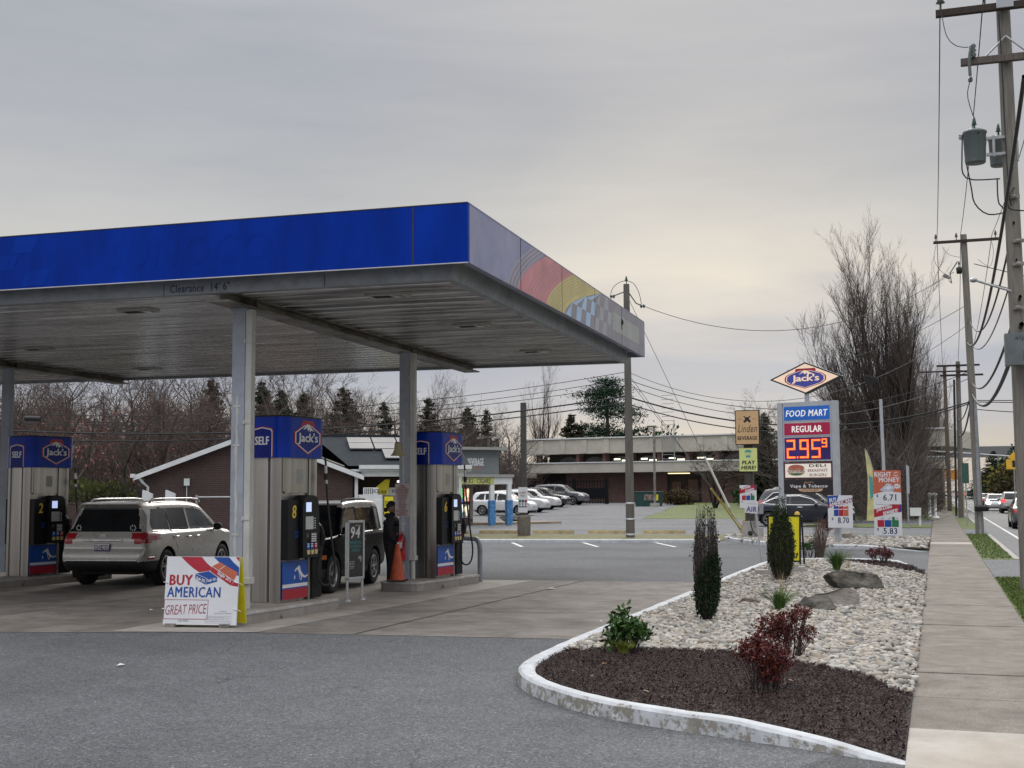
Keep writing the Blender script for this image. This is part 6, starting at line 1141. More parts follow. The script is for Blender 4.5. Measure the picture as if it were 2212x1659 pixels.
jumper(p2, [L2(2022, 530), L2(2018, 560), L2(2032, 585), L2(2048, 595)], .008); jumper(p2, [L2(2035, 533), L2(2050, 550), L2(2075, 556)], .008); jumper(p2, [L2(2142, 522), L2(2146, 545), L2(2138, 575), L2(2112, 560)], .008)
b = MB(); b.tube([L2(2068, 565), L2(2052, 590)], .03, 6); b.box(L2(2045, 598), (.3, .06, .12), 0, 0, 0, .5); b.tube([L2(2052, 590), L2(2056, 612), L2(2050, 606)], .02, 6); b.build('line_switch', M_GIRD, p2)
mb_ = L2(2121, 1099, -.35); b = MB(); b.M = Matrix.Translation(mb_); b.prism([(-.15, -.1), (.15, -.1), (.15, .06), (.1, .12), (-.1, .12), (-.15, .06)], -.26, .22, 0, 'x'); b.build('mailbox', M_BLKP, p2)
def linepole(px, ybase, xtop, ytop, lab, r0, r1, mat, arms):
    bb = G(px, ybase); bb.z = 0; dd = bb.dot(FWD); tt = P(xtop, ytop, dd); o, T = pole('utility_pole', lab, bb, tt, r0, r1, mat, 'utility poles along the sidewalk')
    for (yy, lf, rt) in arms:
        f_ = (P(xtop, yy, dd) - bb); f_.x = T.x * f_.z / T.z; b = MB(); b.box2((f_.x - lf, -.25 + f_.y, f_.z - .06), (f_.x + rt, -.13 + f_.y, f_.z + .06)); b.build('crossarm', M_ARM, o)
    return bb, dd, o
b3, D3, p3 = linepole(2077, 1118, 2069, 781, 'grey pole with three short crossarms beyond the mailbox pole', .19, .14, M_POLE, ((790, 1.3, 1.3), (811, 1.1, 1.5), (803, .1, .9)))
b = MB(); b.tube([P(2061, 820, D3 - .3) - b3, P(2066, 1115, D3 - .3) - b3], .08, 6); b.build('conduit', M_RUB, p3); b = MB(); b.tube([P(2082, 1060, D3 - .4) - b3, P(2083, 1115, D3 - .4) - b3], .05, 6); b.build('guy_guard', pm('cream_guard', (.5, .43, .27), .6), p3)
b4, D4, p4 = linepole(2052, 1104, 2040, 792, 'leaning brown pole close to the bare poplars', .19, .14, M_POLE2, ((803, 2.2, 1.4), (811, .1, 2.0)))
b5, D5, p5 = linepole(2036, 1096, 2033, 900, 'short far grey pole among the poplar trunks', .2, .16, M_POLE, ())
# mid pole behind the canopy
bm = G(1362, 1162); bm.z = 0; DM = bm.dot(FWD); tm = P(1353, 614, DM); pmid, TM = pole('utility_pole', 'tall pole behind the far canopy corner with wires both ways', bm, tm, .17, .115, wood('dark_pole', (.13, .12, .108))); LM = lambda x, y, dd=0.: P(x, y, DM + dd) - bm
b = MB(); insul(b, LM(1353, 613), .3, .07); b.build('insulator', M_PORC, pmid)
for y_ in (627, 646): b = MB(); b.tube([LM(1347, y_), LM(1360, y_)], .02, 6); b.build('bolt', M_GALV, pmid)
jumper(pmid, [LM(1318, 640), LM(1324, 622), LM(1338, 610), LM(1353, 607), LM(1368, 612), LM(1380, 632), LM(1386, 660)], .012)
for rb_, zb_ in ((.182, .68), (.176, 1.28), (.184, .1)): b = MB(); b.lathe([(rb_, 0), (rb_, .07), (rb_ - .02, .07)], 14, 0, (0, 0, zb_)); b.build('pole_band', M_GALV, pmid)
b = MB()
for pts in ([LM(1350, 630), LM(1334, 636), LM(1323, 640)], [LM(1358, 632), LM(1374, 655), LM(1388, 661)]):
    b.tube(pts, .025, 6); b.lathe([(.02, -.1), (.1, -.06), (.03, 0), (.1, .06), (.02, .1)], 8, 0, tuple(pts[-1]), 'x')
b.build('dead_end_insulator', M_PORC, pmid)
MP_ = lambda y, x=1355: P(x, y, DM)
for k, (yl, ym, sg_, r_, lab) in enumerate(((870, 803, 1.0, .012, 'uppermost thin wire running left from the mid lot pole'), (884, 818, 1.0, .012, 'second thin wire running left from the mid lot pole'), (893, 832, .9, .012, 'third thin wire running left from the mid lot pole'), (905, 855, .95, .028, 'thick black cable running left from the mid lot pole'), (930, 869, .85, .022, 'lowest cable running left from the mid lot pole'))):
    wire(P(-330, yl, 46), MP_(ym), sg_, r_, lab)
b = MB(); q = P(71, 903, 45.2); b.tube([(-.32, 0, 0), (.32, .05, -.03)], .09, 10); b.tube([(.3, .05, -.03), (.36, .05, -.12)], .02, 5); tag(b.build('splice_case', M_RUB, loc=q), 'black splice case hanging on the wires at the far left', 'cable box')
wire(MP_(660, 1387), L2(2060, 588) + b2, 1.6, .013, 'thin wire from the mid lot pole top to the mailbox pole', M_WIREG)
wire(MP_(803), L2(2092, 700) + b2, 2.0, .011, 'thin wire crossing behind the bare poplar to the mailbox pole', M_WIREG)
wire(MP_(820), L2(2098, 800) + b2, 1.35, .014, 'middle wire from the mid lot pole passing behind the pylon diamond')
wire(MP_(833), L2(2098, 815) + b2, 1.4, .014, 'fourth wire right of the mid lot pole', M_WIREG)
wire(MP_(857), L2(2102, 866) + b2, 1.05, .03, 'thick sagging cable crossing the sign faces to the mailbox pole')
wire(MP_(872), L2(2102, 869) + b2, 1.15, .022, 'lower cable just beneath the thick sagging one')
wire(L2(2086, 660) + b2, P(1700, 800, 60), .5, .012, 'thin service wire slanting down left from the mailbox pole', M_WIREG)
an = G(1607, 1155); an.z = .02
for k, (x_, y_) in enumerate(((1360, 650), (1360, 812), (1361, 825))): wire(MP_(y_, x_), an + Vector((-.1 + .12 * k, 0, 0)), 0, .01, ['long guy wire from the mid lot pole top to the anchor', 'inner guy wire of the mid lot pole', 'third guy wire of the mid lot pole'][k], M_WIREG, 4, 'guy wire', 'guy wires of the mid lot pole')
for k, (f0, f1, m_, lab) in enumerate(((.0, .30, pm('guard_yellow', (.50, .38, .12), .6, var=.2), 'faded yellow guy wire guard by the air machine'), (.12, .34, M_WHT, 'white guy wire guard beside the yellow one'))):
    a_ = MP_((812, 650)[k], 1360); e_ = an + Vector((.02 - .1 * k, 0, 0)); q0, q1 = e_.lerp(a_, f0), e_.lerp(a_, f1); b = MB(); b.tube([(0, 0, 0), q1 - q0], .045, 8); tag(b.build('guy_guard', m_, loc=q0), lab, 'guard')
# along the street: pole 1 to pole 2 and on
W1 = b1; 
for k, (o1, o2, lab) in enumerate(((Vector((ca.x - 1.08, ca.y - .2, ca.z + .4)), L2(2024, 516), 'left primary wire between the two nearest street poles'), (Vector((ca.x - .32, ca.y - .2, ca.z + .4)), L2(2075, 505), 'centre primary wire between the two nearest street poles'), (Vector((ca.x + 1.1, ca.y - .2, ca.z + .4)), L2(2143, 505), 'right primary wire between the two nearest street poles'))):
    wire(b1 + o1, b2 + o2, .35, .012, lab); e = (b1 + o1) + Vector((.1, -30, .6)); wire(b1 + o1, e, .5, .012, ['left', 'centre', 'right'][k] + ' primary wire coming overhead to the tallest pole')
    wire(b2 + o2, P((2036, 2069, 2090)[k], (788, 788, 788)[k], D3), .7, .014, ['left', 'centre', 'right'][k] + ' primary wire on beyond the mailbox pole')
cab1 = b1 + L1(2208, 560, -.3); cab2 = b2 + L2(2100, 850, -.1)
wire(b1 + L1(2207, 700, -.35), cab2, .9, .045, 'thickest black cable sweeping from the tallest pole to the mailbox pole', n=30); wire(b1 + L1(2204, 640, -.35), b2 + L2(2098, 825), .8, .03, 'second thick cable sweeping to the mailbox pole', n=30)
wire(b1 + L1(2190, 480, -.2), b2 + L2(2094, 690), 1.1, .022, 'twisted service cable between the two nearest poles', n=30); wire(b1 + L1(2196, 560, -.2), b2 + L2(2096, 740), .8, .016, 'thin drop wire between the two nearest poles', n=30)
wire(P(2212, 165, 15), b2 + L2(2090, 740), 1.2, .03, 'long diagonal black cable crossing in front of the tallest pole', n=36)
wire(cab2, P(2072, 940, D3), .6, .04, 'thick cable on beyond the mailbox pole'); wire(b2 + L2(2100, 835), P(2070, 905, D3), .5, .03, 'thin bundle on beyond the mailbox pole')
pR = Vector((15.5, 62, 0)); opp, TO = pole('utility_pole', 'pole across the street hidden past the right edge', pR, pR + Vector((.1, 0, 9)), .16, .12, M_POLE)
for k, (y_, z_, s_) in enumerate(((865, 6.6, .3), (868, 6.3, .3), (884, 5.9, .5), (570, 9.0, .3), (605, 8.4, .3))): wire(b2 + L2(2104, y_), Vector((15.5, 62, z_)), s_, .018, ['upper cable', 'lower cable', 'lowest sagging cable', 'topmost wire', 'second wire'][k] + ' crossing the street from the mailbox pole')
# poles, signal and signs on the far side of the street
for k, (x0, y0, x1, y1, dd, lab) in enumerate(((2160, 1070, 2156, 978, 180, 'first slim pole in front of the far evergreens'), (2176, 1075, 2168, 975, 165, 'second slim pole in front of the far evergreens'), (2191, 1062, 2178, 985, 150, 'leaning pale pole in front of the far evergreens'), (2210, 1066, 2204, 940, 120, 'tall pole by the traffic signal'), (2128, 1070, 2127, 1020, 240, 'distant pole over the street'))):
    bb = P(x0, y0, dd); bb.z = -.1; tt = P(x1, y1, dd); pole('utility_pole', lab, bb, tt, .17, .13, M_POLE, 'distant poles beyond the street')
q = P(2203, 1010, 105); sg = thing('traffic_signal', 'traffic signal showing red on the far side of the street', 'traffic light', (q.x, q.y, -.1), 0)
b = MB(); b.tube([(0, .3, 0), (0, .3, q.z + 1.6)], .1, 8); b.tube([(0, .3, q.z + 1.0), (-7.2, .3, q.z + 1.6)], .07, 8); b.build('pole', M_GALV, sg)
b = MB(); b.box2((-.22, -.18, q.z - .55), (.22, .15, q.z + .75)); 
for k in range(3): b.lathe([(.17, -.34), (.175, -.18)], 14, 0, (0, 0, q.z + .5 - k * .42), 'y')
b.build('signal_head', M_BLKP, sg)
for k, m_ in enumerate((pm('lit_red_lens', (1, .03, .05), .3, emit=6.), M_RUB, M_RUB)): b = MB(); b.lathe([(0, -.2), (.15, -.19)], 14, 0, (0, 0, q.z + .5 - k * .42), 'y'); b.build('lens', m_, sg)
q = P(2190, 995, 95); sg = thing('warning_sign', 'yellow diamond warning signs on a post across the street', 'sign', (q.x, q.y, -.1), 0); b = MB(); b.tube([(0, .05, 0), (0, .05, q.z + .9)], .05, 8); b.build('post', M_GALV, sg)
b = MB(); b.box2((-.55, -.02, q.z - .55), (.55, 0, q.z + .2)); b.prism([(-.42, q.z + .35), (0, q.z + .77), (.42, q.z + .35), (.2, q.z + .21), (-.2, q.z + .21)], -.02, 0); b.poly([(-.12, q.z - .4), (.12, q.z - .4), (.12, q.z + .0), (.24, q.z), (0, q.z + .14), (-.24, q.z), (-.12, q.z)], -.025, 1); b.build('sign_plate', [pm('warning_yellow', (.62, .36, .03), .5, emit=.12), M_INK], sg)
q = P(2078, 1010, 160); sg = thing('guide_sign', 'green street guide sign on a post at the kerb', 'sign', P(2088, 1095, 62) * 1.0, 0); sg.location.z = 0; q = P(2087, 1020, 62); b = MB(); b.box2((-.035, .0, 0), (.035, .05, q.z + .2)); b.build('post', M_GALV, sg); b = MB(); b.box2((-.16, -.02, q.z - .55), (.16, 0, q.z + .45)); b.build('sign_plate', pm('back_of_sign_green', (.03, .085, .06), .5), sg)
q = P(2095, 977, 290); sg = thing('overpass', 'grey overpass beam crossing high above the far street', 'bridge', (q.x, q.y, 0), 0); b = MB(); b.box2((-14, -1, q.z - 1.1), (14, 4, q.z + 1.3)); b.build('beam', pm('overpass_grey', (.16, .165, .175), .8), sg)
for x in (-11, 12): b = MB(); b.box2((x - .8, 0, 0), (x + .8, 3, q.z - 1.1)); b.build('pier', M_CURBC, sg)
# ================================================================== BUILDINGS
def brick(name, c1, c2, mortar=(.16, .15, .14), sc_=1.0):
    m, t, b = newmat(name); c = N(t, 'ShaderNodeTexCoord'); s_ = N(t, 'ShaderNodeSeparateXYZ'); t.links.new(c.outputs['Object'], s_.inputs[0]); u = mth(t, 'ADD', s_.outputs[0], s_.outputs[1]); cb = N(t, 'ShaderNodeCombineXYZ'); t.links.new(u, cb.inputs[0]); t.links.new(s_.outputs[2], cb.inputs[1])
    bt = N(t, 'ShaderNodeTexBrick', i_Scale=4.6 * sc_); bt.inputs['Mortar Size'].default_value = .018; bt.inputs['Color1'].default_value = (*c1, 1); bt.inputs['Color2'].default_value = (*c2, 1); bt.inputs['Mortar'].default_value = (*mortar, 1); bt.inputs['Row Height'].default_value = .32; t.links.new(cb.outputs[0], bt.inputs['Vector'])
    f = ramp(t, noise(t, coords(t), .8, 6.0), [(.3, (.78,) * 3), (.7, (1.15,) * 3)]); t.links.new(mixc(t, 1.0, bt.outputs[0], f.outputs[0], 'MULTIPLY'), b.inputs['Base Color']); b.inputs['Roughness'].default_value = .9; bumpn(t, b, bt.outputs['Fac'], -.3, .01); return m
M_BRK = brick('dark_red_brick', (.075, .038, .034), (.055, .027, .026)); M_BRK2 = brick('plum_brick', (.17, .092, .082), (.13, .072, .068), (.15, .12, .11), .6)
M_SHING = pm('slate_shingles', (.034, .040, .046), .95, spec=.1, var=.3, scale=5, stretch=(1, 3, 3), bump=.4, bscale=12); M_WTR = pm('white_trim', (.68, .70, .70), .5, var=.06, scale=2, dirt=.1); M_PANEL = pm('solar_glass', (.30, .285, .27), .12, .35, var=.12, scale=1); M_CREAMW = pm('precast_cream', (.47, .445, .385), .8, var=.08, scale=.6, dirt=.12)
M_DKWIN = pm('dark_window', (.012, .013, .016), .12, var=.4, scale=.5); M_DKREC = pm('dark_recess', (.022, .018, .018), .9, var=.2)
al = R(12); ang = math.pi / 2 - (math.pi / 2 - al) ; A0 = P(312, 1064, 46); A0.z = 0
rzS = YAW + al; fm_loc = (A0.x, A0.y, 0)
st = thing('food_mart', 'dark brick food mart with a gable and solar panels on its roof', 'store', fm_loc, rzS)
WG, EV = 7.6, 2.46; EM = 2.67; AP = EV + .385 * WG / 2
b = MB(); b.prism([(0, 0), (WG, 0), (WG, EV), (WG / 2, AP), (0, EV)], 0, .25, 0); b.box2((0, .25, 0), (.25, 9, EV)); b.box2((WG - .25, .25, 0), (WG, 2.2, EV)); b.box2((WG, 2.0, 0), (WG + 4.25, 2.25, EM)); b.box2((WG + 4.0, 2.25, 0), (WG + 4.25, 9, EM)); b.box2((0, 9, 0), (WG + 4.25, 9.25, EM)); b.build('wall', M_BRK, st)
b = MB(); ov = .38; sl = .385                                                       # gable roof over the projecting wing, running back
for s_ in (-1, 1):
    xe = WG / 2 + s_ * (WG / 2 + ov); ze = AP - sl * (WG / 2 + ov) + .12; vs = [(WG / 2, -.35, AP + .12), (xe, -.35, ze), (xe, 7, ze), (WG / 2, 7, AP + .12)]
    b.add(vs + [(v_[0], v_[1], v_[2] - .08) for v_ in vs], [(0, 1, 2, 3), (4, 7, 6, 5), (0, 4, 5, 1), (1, 5, 6, 2), (3, 2, 6, 7)])
b.build('gable_roof', M_SHING, st)
b = MB()
for s_ in (-1, 1):
    xe = WG / 2 + s_ * (WG / 2 + ov); ze = AP - sl * (WG / 2 + ov); b.prism([(WG / 2, AP + .10), (xe, ze + .10), (xe, ze - .08), (WG / 2, AP - .08)] if s_ > 0 else [(WG / 2, AP + .10), (WG / 2, AP - .08), (xe, ze - .08), (xe, ze + .10)], -.40, -.352)
b.box2((-ov - .1, -.45, EV - .12), (-ov + .05, 7, EV + .02)); b.build('rake_board', M_WTR, st)
b = MB(); b.tube([(-.2, -.35, EV - .08), (-.05, -.2, EV - .3), (.12, -.06, EV - .45), (.12, -.06, .1)], .05, 8); b.build('downspout', M_WTR, st)
RD = 4.2; RZ = 4.08                                                   # main roof, ridge along the front
b = MB(); vs = [(WG - .2, -.3, EM + .10), (WG + 4.5, -.3, EM + .10), (WG + 4.5, RD, RZ), (WG - 1.3, RD, RZ), (WG - 1.3, 9.4, EM), (WG + 4.5, 9.4, EM)]; b.add(vs, [(0, 1, 2, 3), (3, 2, 5, 4)]); b.build('main_roof', M_SHING, st)
b = MB(); b.box2((WG - 1.3, RD - .1, RZ - .02), (WG + 4.5, RD + .1, RZ + .06)); b.build('ridge_cap', M_SHING, st)
b = MB(); b.box2((WG + .2, -.48, EM - .02), (WG + 4.5, -.3, EM + .13)); b.box2((WG - .15, -.3, EM - .11), (WG + 4.5, -.22, EM - .03)); b.build('gutter', M_WTR, st)
b = MB(); b.box2((WG + .3, -.2, EM - .30), (WG + 4.25, .0, EM - .11)); b.box2((WG + .3, -.18, EM - .15), (WG + 4.25, 2.0, EM - .11)); b.build('porch_beam', M_WTR, st)
for x in (WG + .12, WG + 1.95, WG + 4.1): b = MB(); b.box2((x - .06, -.16, 0), (x + .06, -.02, EM - .30)); b.build('porch_post', M_WTR, st)
b = MB(); b.box2((WG + 2.2, 1.94, 0), (WG + 3.2, 1.999, 2.1)); b.box2((WG + 3.4, 1.94, .8), (WG + 4.0, 1.999, 1.95)); b.build('shop_window', M_DKWIN, st)
b = MB(); b.lathe([(0, .08), (.07, .06), (.08, 0), (0, -.02)], 10, 0, (WG + 1.75, -.0, EM - .52)); b.build('porch_lamp', pm('porch_lamp_glow', (.9, .9, .85), .4, emit=1.5), st)
def slope_pt(x, d, lift): return (x, -.3 + d, EM + .10 + d * (RZ - EM - .10) / (RD + .3) + lift)
for (x0, x1, d0, d1, nx, ny, lab) in ((WG + .0, WG + 3.0, 2.1, 3.9, 3, 2, 'upper'), (WG + 1.25, WG + 4.3, .7, 2.05, 2, 1, 'lower')):
    for i in range(nx):
        for j in range(ny):
            xa, xb = x0 + (x1 - x0) * i / nx + .03, x0 + (x1 - x0) * (i + 1) / nx - .03; da, db = d0 + (d1 - d0) * j / ny + .03, d0 + (d1 - d0) * (j + 1) / ny - .03; b = MB()
            top_ = [slope_pt(xa, da, .12), slope_pt(xb, da, .12), slope_pt(xb, db, .12), slope_pt(xa, db, .12)]; b.add(top_ + [(p[0], p[1], p[2] - .05) for p in top_], [(0, 1, 2, 3)], 0); b.add(top_ + [(p[0], p[1], p[2] - .05) for p in top_], [(0, 4, 5, 1), (1, 5, 6, 2), (2, 6, 7, 3), (3, 7, 4, 0)], 1); b.build('solar_panel', [M_PANEL, M_DGREY], st)
for k in range(3):      # panels on the wing's right slope, sky reflection put into their pale colour
    q0, q1 = .4 + k * 1.05, 1.40 + k * 1.05; pt = lambda d, yy, l: (WG / 2 + d, yy, AP + .12 - sl * d + l); b = MB(); t4 = [pt(q0, .2, .1), pt(q1, .2, .1), pt(q1, 4.2, .1), pt(q0, 4.2, .1)]; b.add(t4 + [(p[0], p[1], p[2] - .05) for p in t4], [(0, 1, 2, 3)], 0); b.add(t4 + [(p[0], p[1], p[2] - .05) for p in t4], [(0, 4, 5, 1), (1, 5, 6, 2), (2, 6, 7, 3), (3, 7, 4, 0)], 0); b.build('solar_panel', [pm('solar_glass_sky_sheen', (.5, .48, .43), .15, .2, var=.1), M_DGREY], st)
for x, z in ((1.4, 2.05), (5.8, 2.15)): b = MB(); b.box2((x, -.12, z), (x + .2, 0, z + .26)); b.tube([(x + .1, -.04, z), (x + .1, -.04, .6)], .018, 5); b.build('conduit_box', M_WTR, st)
SM = Matrix.Translation(fm_loc) @ Matrix.Rotation(rzS, 4, 'Z')
def sp_(x, y, z=0.): return SM @ Vector((x, y, z))
# things at the food mart
def icebox(x, y, lab, w_=1.7):
    q = sp_(x, y); o = thing('ice_freezer', lab, 'freezer', q, rzS, 'ice freezers under the porch'); b = MB(); b.box2((0, 0, 0), (w_, .7, 1.68)); b.box2((.05, -.02, .3), (w_ / 2 - .03, 0, 1.5)); b.box2((w_ / 2 + .03, -.02, .3), (w_ - .05, 0, 1.5)); b.build('freezer_body', M_WTR, o, bevel=.02)
    b = MB(); b.box2((.15, -.0, 1.68), (w_ - .15, .1, 1.95)); b.text('ICE', w_ * .62, w_ * .86, 1.74, 1.89, -.002, 1, .03)
    for k in range(5): b.box2((.19 + k * .07, -.003, 1.71), (.225 + k * .07, -.002, 1.92), 2)
    b.build('ice_sign', [M_WHT, M_NAVY, M_DGREY], o); return o
icebox(WG + .15, -1.1, 'white ice freezer at the left end of the porch', .85); icebox(WG + .75, .6, 'white ice freezer deeper under the porch behind the person', 1.3)
q = sp_(WG + 1.05, -1.0); sg = thing('porch_poster', 'small yellow framed poster between the ice freezers', 'poster', q, rzS - .3); b = MB(); b.box2((0, 0, .9), (.42, .03, 1.65), 1); b.box2((.04, -.003, .94), (.38, 0, 1.61), 0); b.text('SALE', .08, .34, 1.25, 1.45, -.005, 2, .03); b.build('poster', [M_YELP, M_DGREY, M_INK], sg); b = MB(); b.box2((.28, .03, 0), (.34, .08, .95)); b.build('leg', M_GALV, sg)
q = sp_(WG + .75, .4); sg = thing('beer_banner', 'yellow triangular banner hanging under the porch', 'banner', q, rzS); b = MB(); b.prism([(0, 1.72), (.62, 1.68), (.7, 2.26), (.52, 2.26), (.2, 2.0)], -.005, .005); b.text('COLD BEER', .08, .58, 1.72, 1.84, -.007, 1, .03); b.build('cloth', [M_YELP, M_INK], sg)
q = sp_(4.2, -1.5); sg = thing('wood_pallets', 'pale wooden pallet rack leaning by the food mart gable', 'pallet', q, rzS + .1); b = MB()
for k in range(7): b.box2((k * .24, 0, 0), (k * .24 + .1, .05, 1.15))
b.box2((0, .05, .2), (1.6, .1, .3)); b.box2((0, .05, .85), (1.6, .1, .95)); b.box2((.1, .1, 1.0), (1.9, .9, 1.06)); b.build('slats', pm('raw_pine', (.38, .25, .12), .8, var=.25, scale=5), sg)
for k, (x, lab, cl_) in enumerate(((-.1, 'white bin with sloped lid at the gable corner', M_WTR), (.7, 'white gas cylinder cage beside the gable corner', M_WTR))): q = sp_(x, -.9); sg = thing('outdoor_bin', lab, 'bin', q, rzS); b = MB(); b.prism([(0, 0), (.5, 0), (.44, 1.75), (.1, 1.9)], 0, .5); b.build('bin_body', cl_, sg, bevel=.03)
q = sp_(1.9, -1.0); sg = thing('pipe_rail', 'galvanised pipe barrier in front of the gable', 'barrier', q, rzS); b = MB(); b.tube([(0, 0, 0), (0, 0, 1.7)], .05, 8); b.tube([(2.3, 0, 0), (2.3, 0, 1.75)], .05, 8); b.tube([(0, 0, 1.62), (2.3, 0, 1.62)], .035, 8); b.tube([(1.5, .05, 2.1), (3.4, .02, 1.0)], .03, 6); b.tube([(1.4, .05, 1.72), (3.1, .02, 1.9)], .03, 6); b.build('pipes', M_GALV, sg)
a_, c_ = P(-150, 1100, 46), P(318, 1100, 50); a_.z = c_.z = 0; d_ = c_ - a_; sg = thing('fence_wall', 'low dark red boundary fence left of the food mart', 'fence', a_, math.atan2(d_.y, d_.x)); b = MB(); b.box2((0, 0, 0), (d_.length, .15, 1.38)); b.box2((0, -.02, 1.38), (d_.length, .17, 1.44)); b.build('fence_panel', M_BRK, sg)
# the beverage shop
B0 = P(1078, 1130, 66); B0.z = 0; rzB = YAW + R(24); bs = thing('beverage_shop', 'grey fronted beverage shop with a white porch and lit beer window', 'store', (B0.x, B0.y, 0), rzB)
zB = lambda y: P(1040, y, 65.5).z
M_GSIDE = pm('grey_siding', (.16, .18, .185), .6, var=.08, scale=1.5, stretch=(1, 1, 6)); M_BAN = pm('yellow_banner', (.50, .52, .16), .6, var=.15, scale=3)
b = MB(); b.box2((-8, 0, zB(1025)), (0, 4, zB(972))); b.text('Linden', -2.62, -1.84, zB(1004), zB(985), -.003, 1, .01, .3); b.text('BEVERAGE', -1.76, -.86, zB(1006), zB(990), -.003, 1, .02); b.text('BEER · SODA · ICE · TOBACCO', -2.5, -.95, zB(1015), zB(1009), -.003, 2, .0); b.build('sign_parapet', [M_GSIDE, M_WHT, M_ORG], bs)
b = MB(); b.box2((-8.2, -.4, zB(972)), (.35, 4.2, zB(966))); b.build('parapet_cap', pm('pale_fascia', (.30, .30, .29), .6), bs)
b = MB(); b.prism([(-.0, zB(1025)), (-.6, zB(1025)), (-.6, zB(1031)), (-.12, zB(1031))], -8, .62, 0, 'x'); b.build('porch_gutter', pm('pale_fascia', (0, 0, 0)), bs)
b = MB(); b.box2((-8, -.5, zB(1046)), (.55, -.4, zB(1031.5))); b.box2((.45, -.4, zB(1046)), (.55, 3, zB(1031.5))); b.box2((-8, -.39, zB(1045)), (.45, 3, zB(1042))); b.build('porch_header', M_WTR, bs)
b = MB(); b.box2((-7, -.52, zB(1046)), (-.5, -.501, zB(1032))); b.text('COLD BEER · 30 PACKS · CIGARS', -4.0, -.7, zB(1044), zB(1034), -.522, 1, .02); b.build('banner', [M_BAN, M_DGREY], bs)
for x in (-.58, .40): b = MB(); b.box2((x - .11, -.5, 0), (x + .11, -.28, zB(1046))); pst = b.build('porch_post', M_WTR, bs); b = MB(); b.box2((x - .16, -.54, .05), (x + .16, -.24, 1.32)); b.build('post_wrap', pm('blue_post_wrap', (.06, .20, .42), .5, var=.5, scale=9), pst)
b = MB(); b.box2((-8, .5, 0), (-1.3, .7, .36)); b.build('brick_base', M_BRK, bs); b = MB(); b.box2((-1.42, .5, 0), (-1.27, 4, zB(1046))); b.box2((-8, .55, zB(1053)), (-1.42, .7, zB(1044))); b.build('wall', pm('shop_wall_tan', (.22, .19, .17), .8), bs)
b = MB(); b.box2((-8, .56, .36), (-1.42, .6, zB(1053))); b.build('shop_window', M_DKWIN, bs)
for k, (x0, x1, col, z0, z1) in enumerate(((-2.5, -2.15, (.05, .45, .8), 1.28, 1.95), (-2.1, -1.85, (.1, .55, .12), 1.4, 1.95), (-1.72, -1.47, (.8, .2, .12), 1.28, 1.93), (-2.1, -1.85, (.15, .15, .9), 1.22, 1.38), (-2.9, -2.6, (.8, .85, .6), 1.3, 1.9), (-2.1, -1.8, (.15, .3, .35), .42, 1.12), (-1.72, -1.47, (.3, .28, .3), .42, 1.12))):
    b = MB(); rr = random.Random(k); b.box2((x0, .545, z0), (x1, .559, z1))
    for q_ in range(5): cx_ = rr.uniform(x0 + .05, x1 - .05); cz_ = rr.uniform(z0 + .1, z1 - .1); b.poly([(cx_ + .07 * math.cos(a), cz_ + .16 * math.sin(a)) for a in np.linspace(0, 5.6, 8)], .543, 1)
    b.build('beer_sign', [pm('beer_sign_%d' % k, col, .4, var=.6, scale=7, emit=1.3 if z0 > 1.2 else .1), pm('neon_white_%d' % (k % 2), (.7, .85, .8) if k % 2 else (.8, .7, .5), .4, var=.4, emit=.9 if z0 > 1.2 else .1)], bs)
a_, c_ = G(985, 1134), G(1178, 1130); d_ = c_ - a_; sg = MB().prism([(-1.6, -.02), (.1, -.02), (.1, .13), (-1.6, .13)], -9, d_.length, 0, 'x').build('shop_walkway', concrete('worn_walk', (.33, .28, .22), .4, (.9, .7, .4)), loc=(a_.x, a_.y, 0), rz=math.atan2(d_.y, d_.x)); tag(sg, kind='structure')
# the two-storey office across the lot
DB = 126.0; O0 = P(1133, 1089, 133); O1 = P(1720, 1089, 118); d_ = O1 - O0; d_.z = 0; rzO = math.atan2(d_.y, d_.x); off = thing('office_building', 'long two-storey office with cream concrete bands and brick below', 'building', (O0.x, O0.y, .45), rzO); LO = d_.length
def oz(y): return P(1420, y, 125.5).z - .45
zc0, zc1, zb0, zb1 = oz(977), oz(944), oz(1020), oz(999)
b = MB(); b.box2((0, -.2, zc0), (LO + 14, 14, zc1)); b.box2((-.1, -.4, zc1), (LO + 14, 14, zc1 + .12), 1)
for k in range(14): b.box2((1.9 + k * 2.55, -.3, zc0 + .05), (2.5 + k * 2.55, -.2, zc1 - .1))
b.build('upper_cornice', [M_CREAMW, M_WTR], off)
b = MB(); b.box2((1.1, -2.2, zb0), (LO + 14, -1.95, zb1)); b.box2((1.1, -1.95, zb0), (LO + 14, 2, zb0 + .25)); b.box2((1.0, -2.3, zb1), (LO + 14, -1.85, zb1 + .1), 1); b.box2((1.1, -1.95, zb0), (1.35, 3, zb1)); b.build('balcony_band', [M_CREAMW, M_WTR], off)
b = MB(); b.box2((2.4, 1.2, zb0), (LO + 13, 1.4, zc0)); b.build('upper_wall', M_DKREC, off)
rr = random.Random(2)
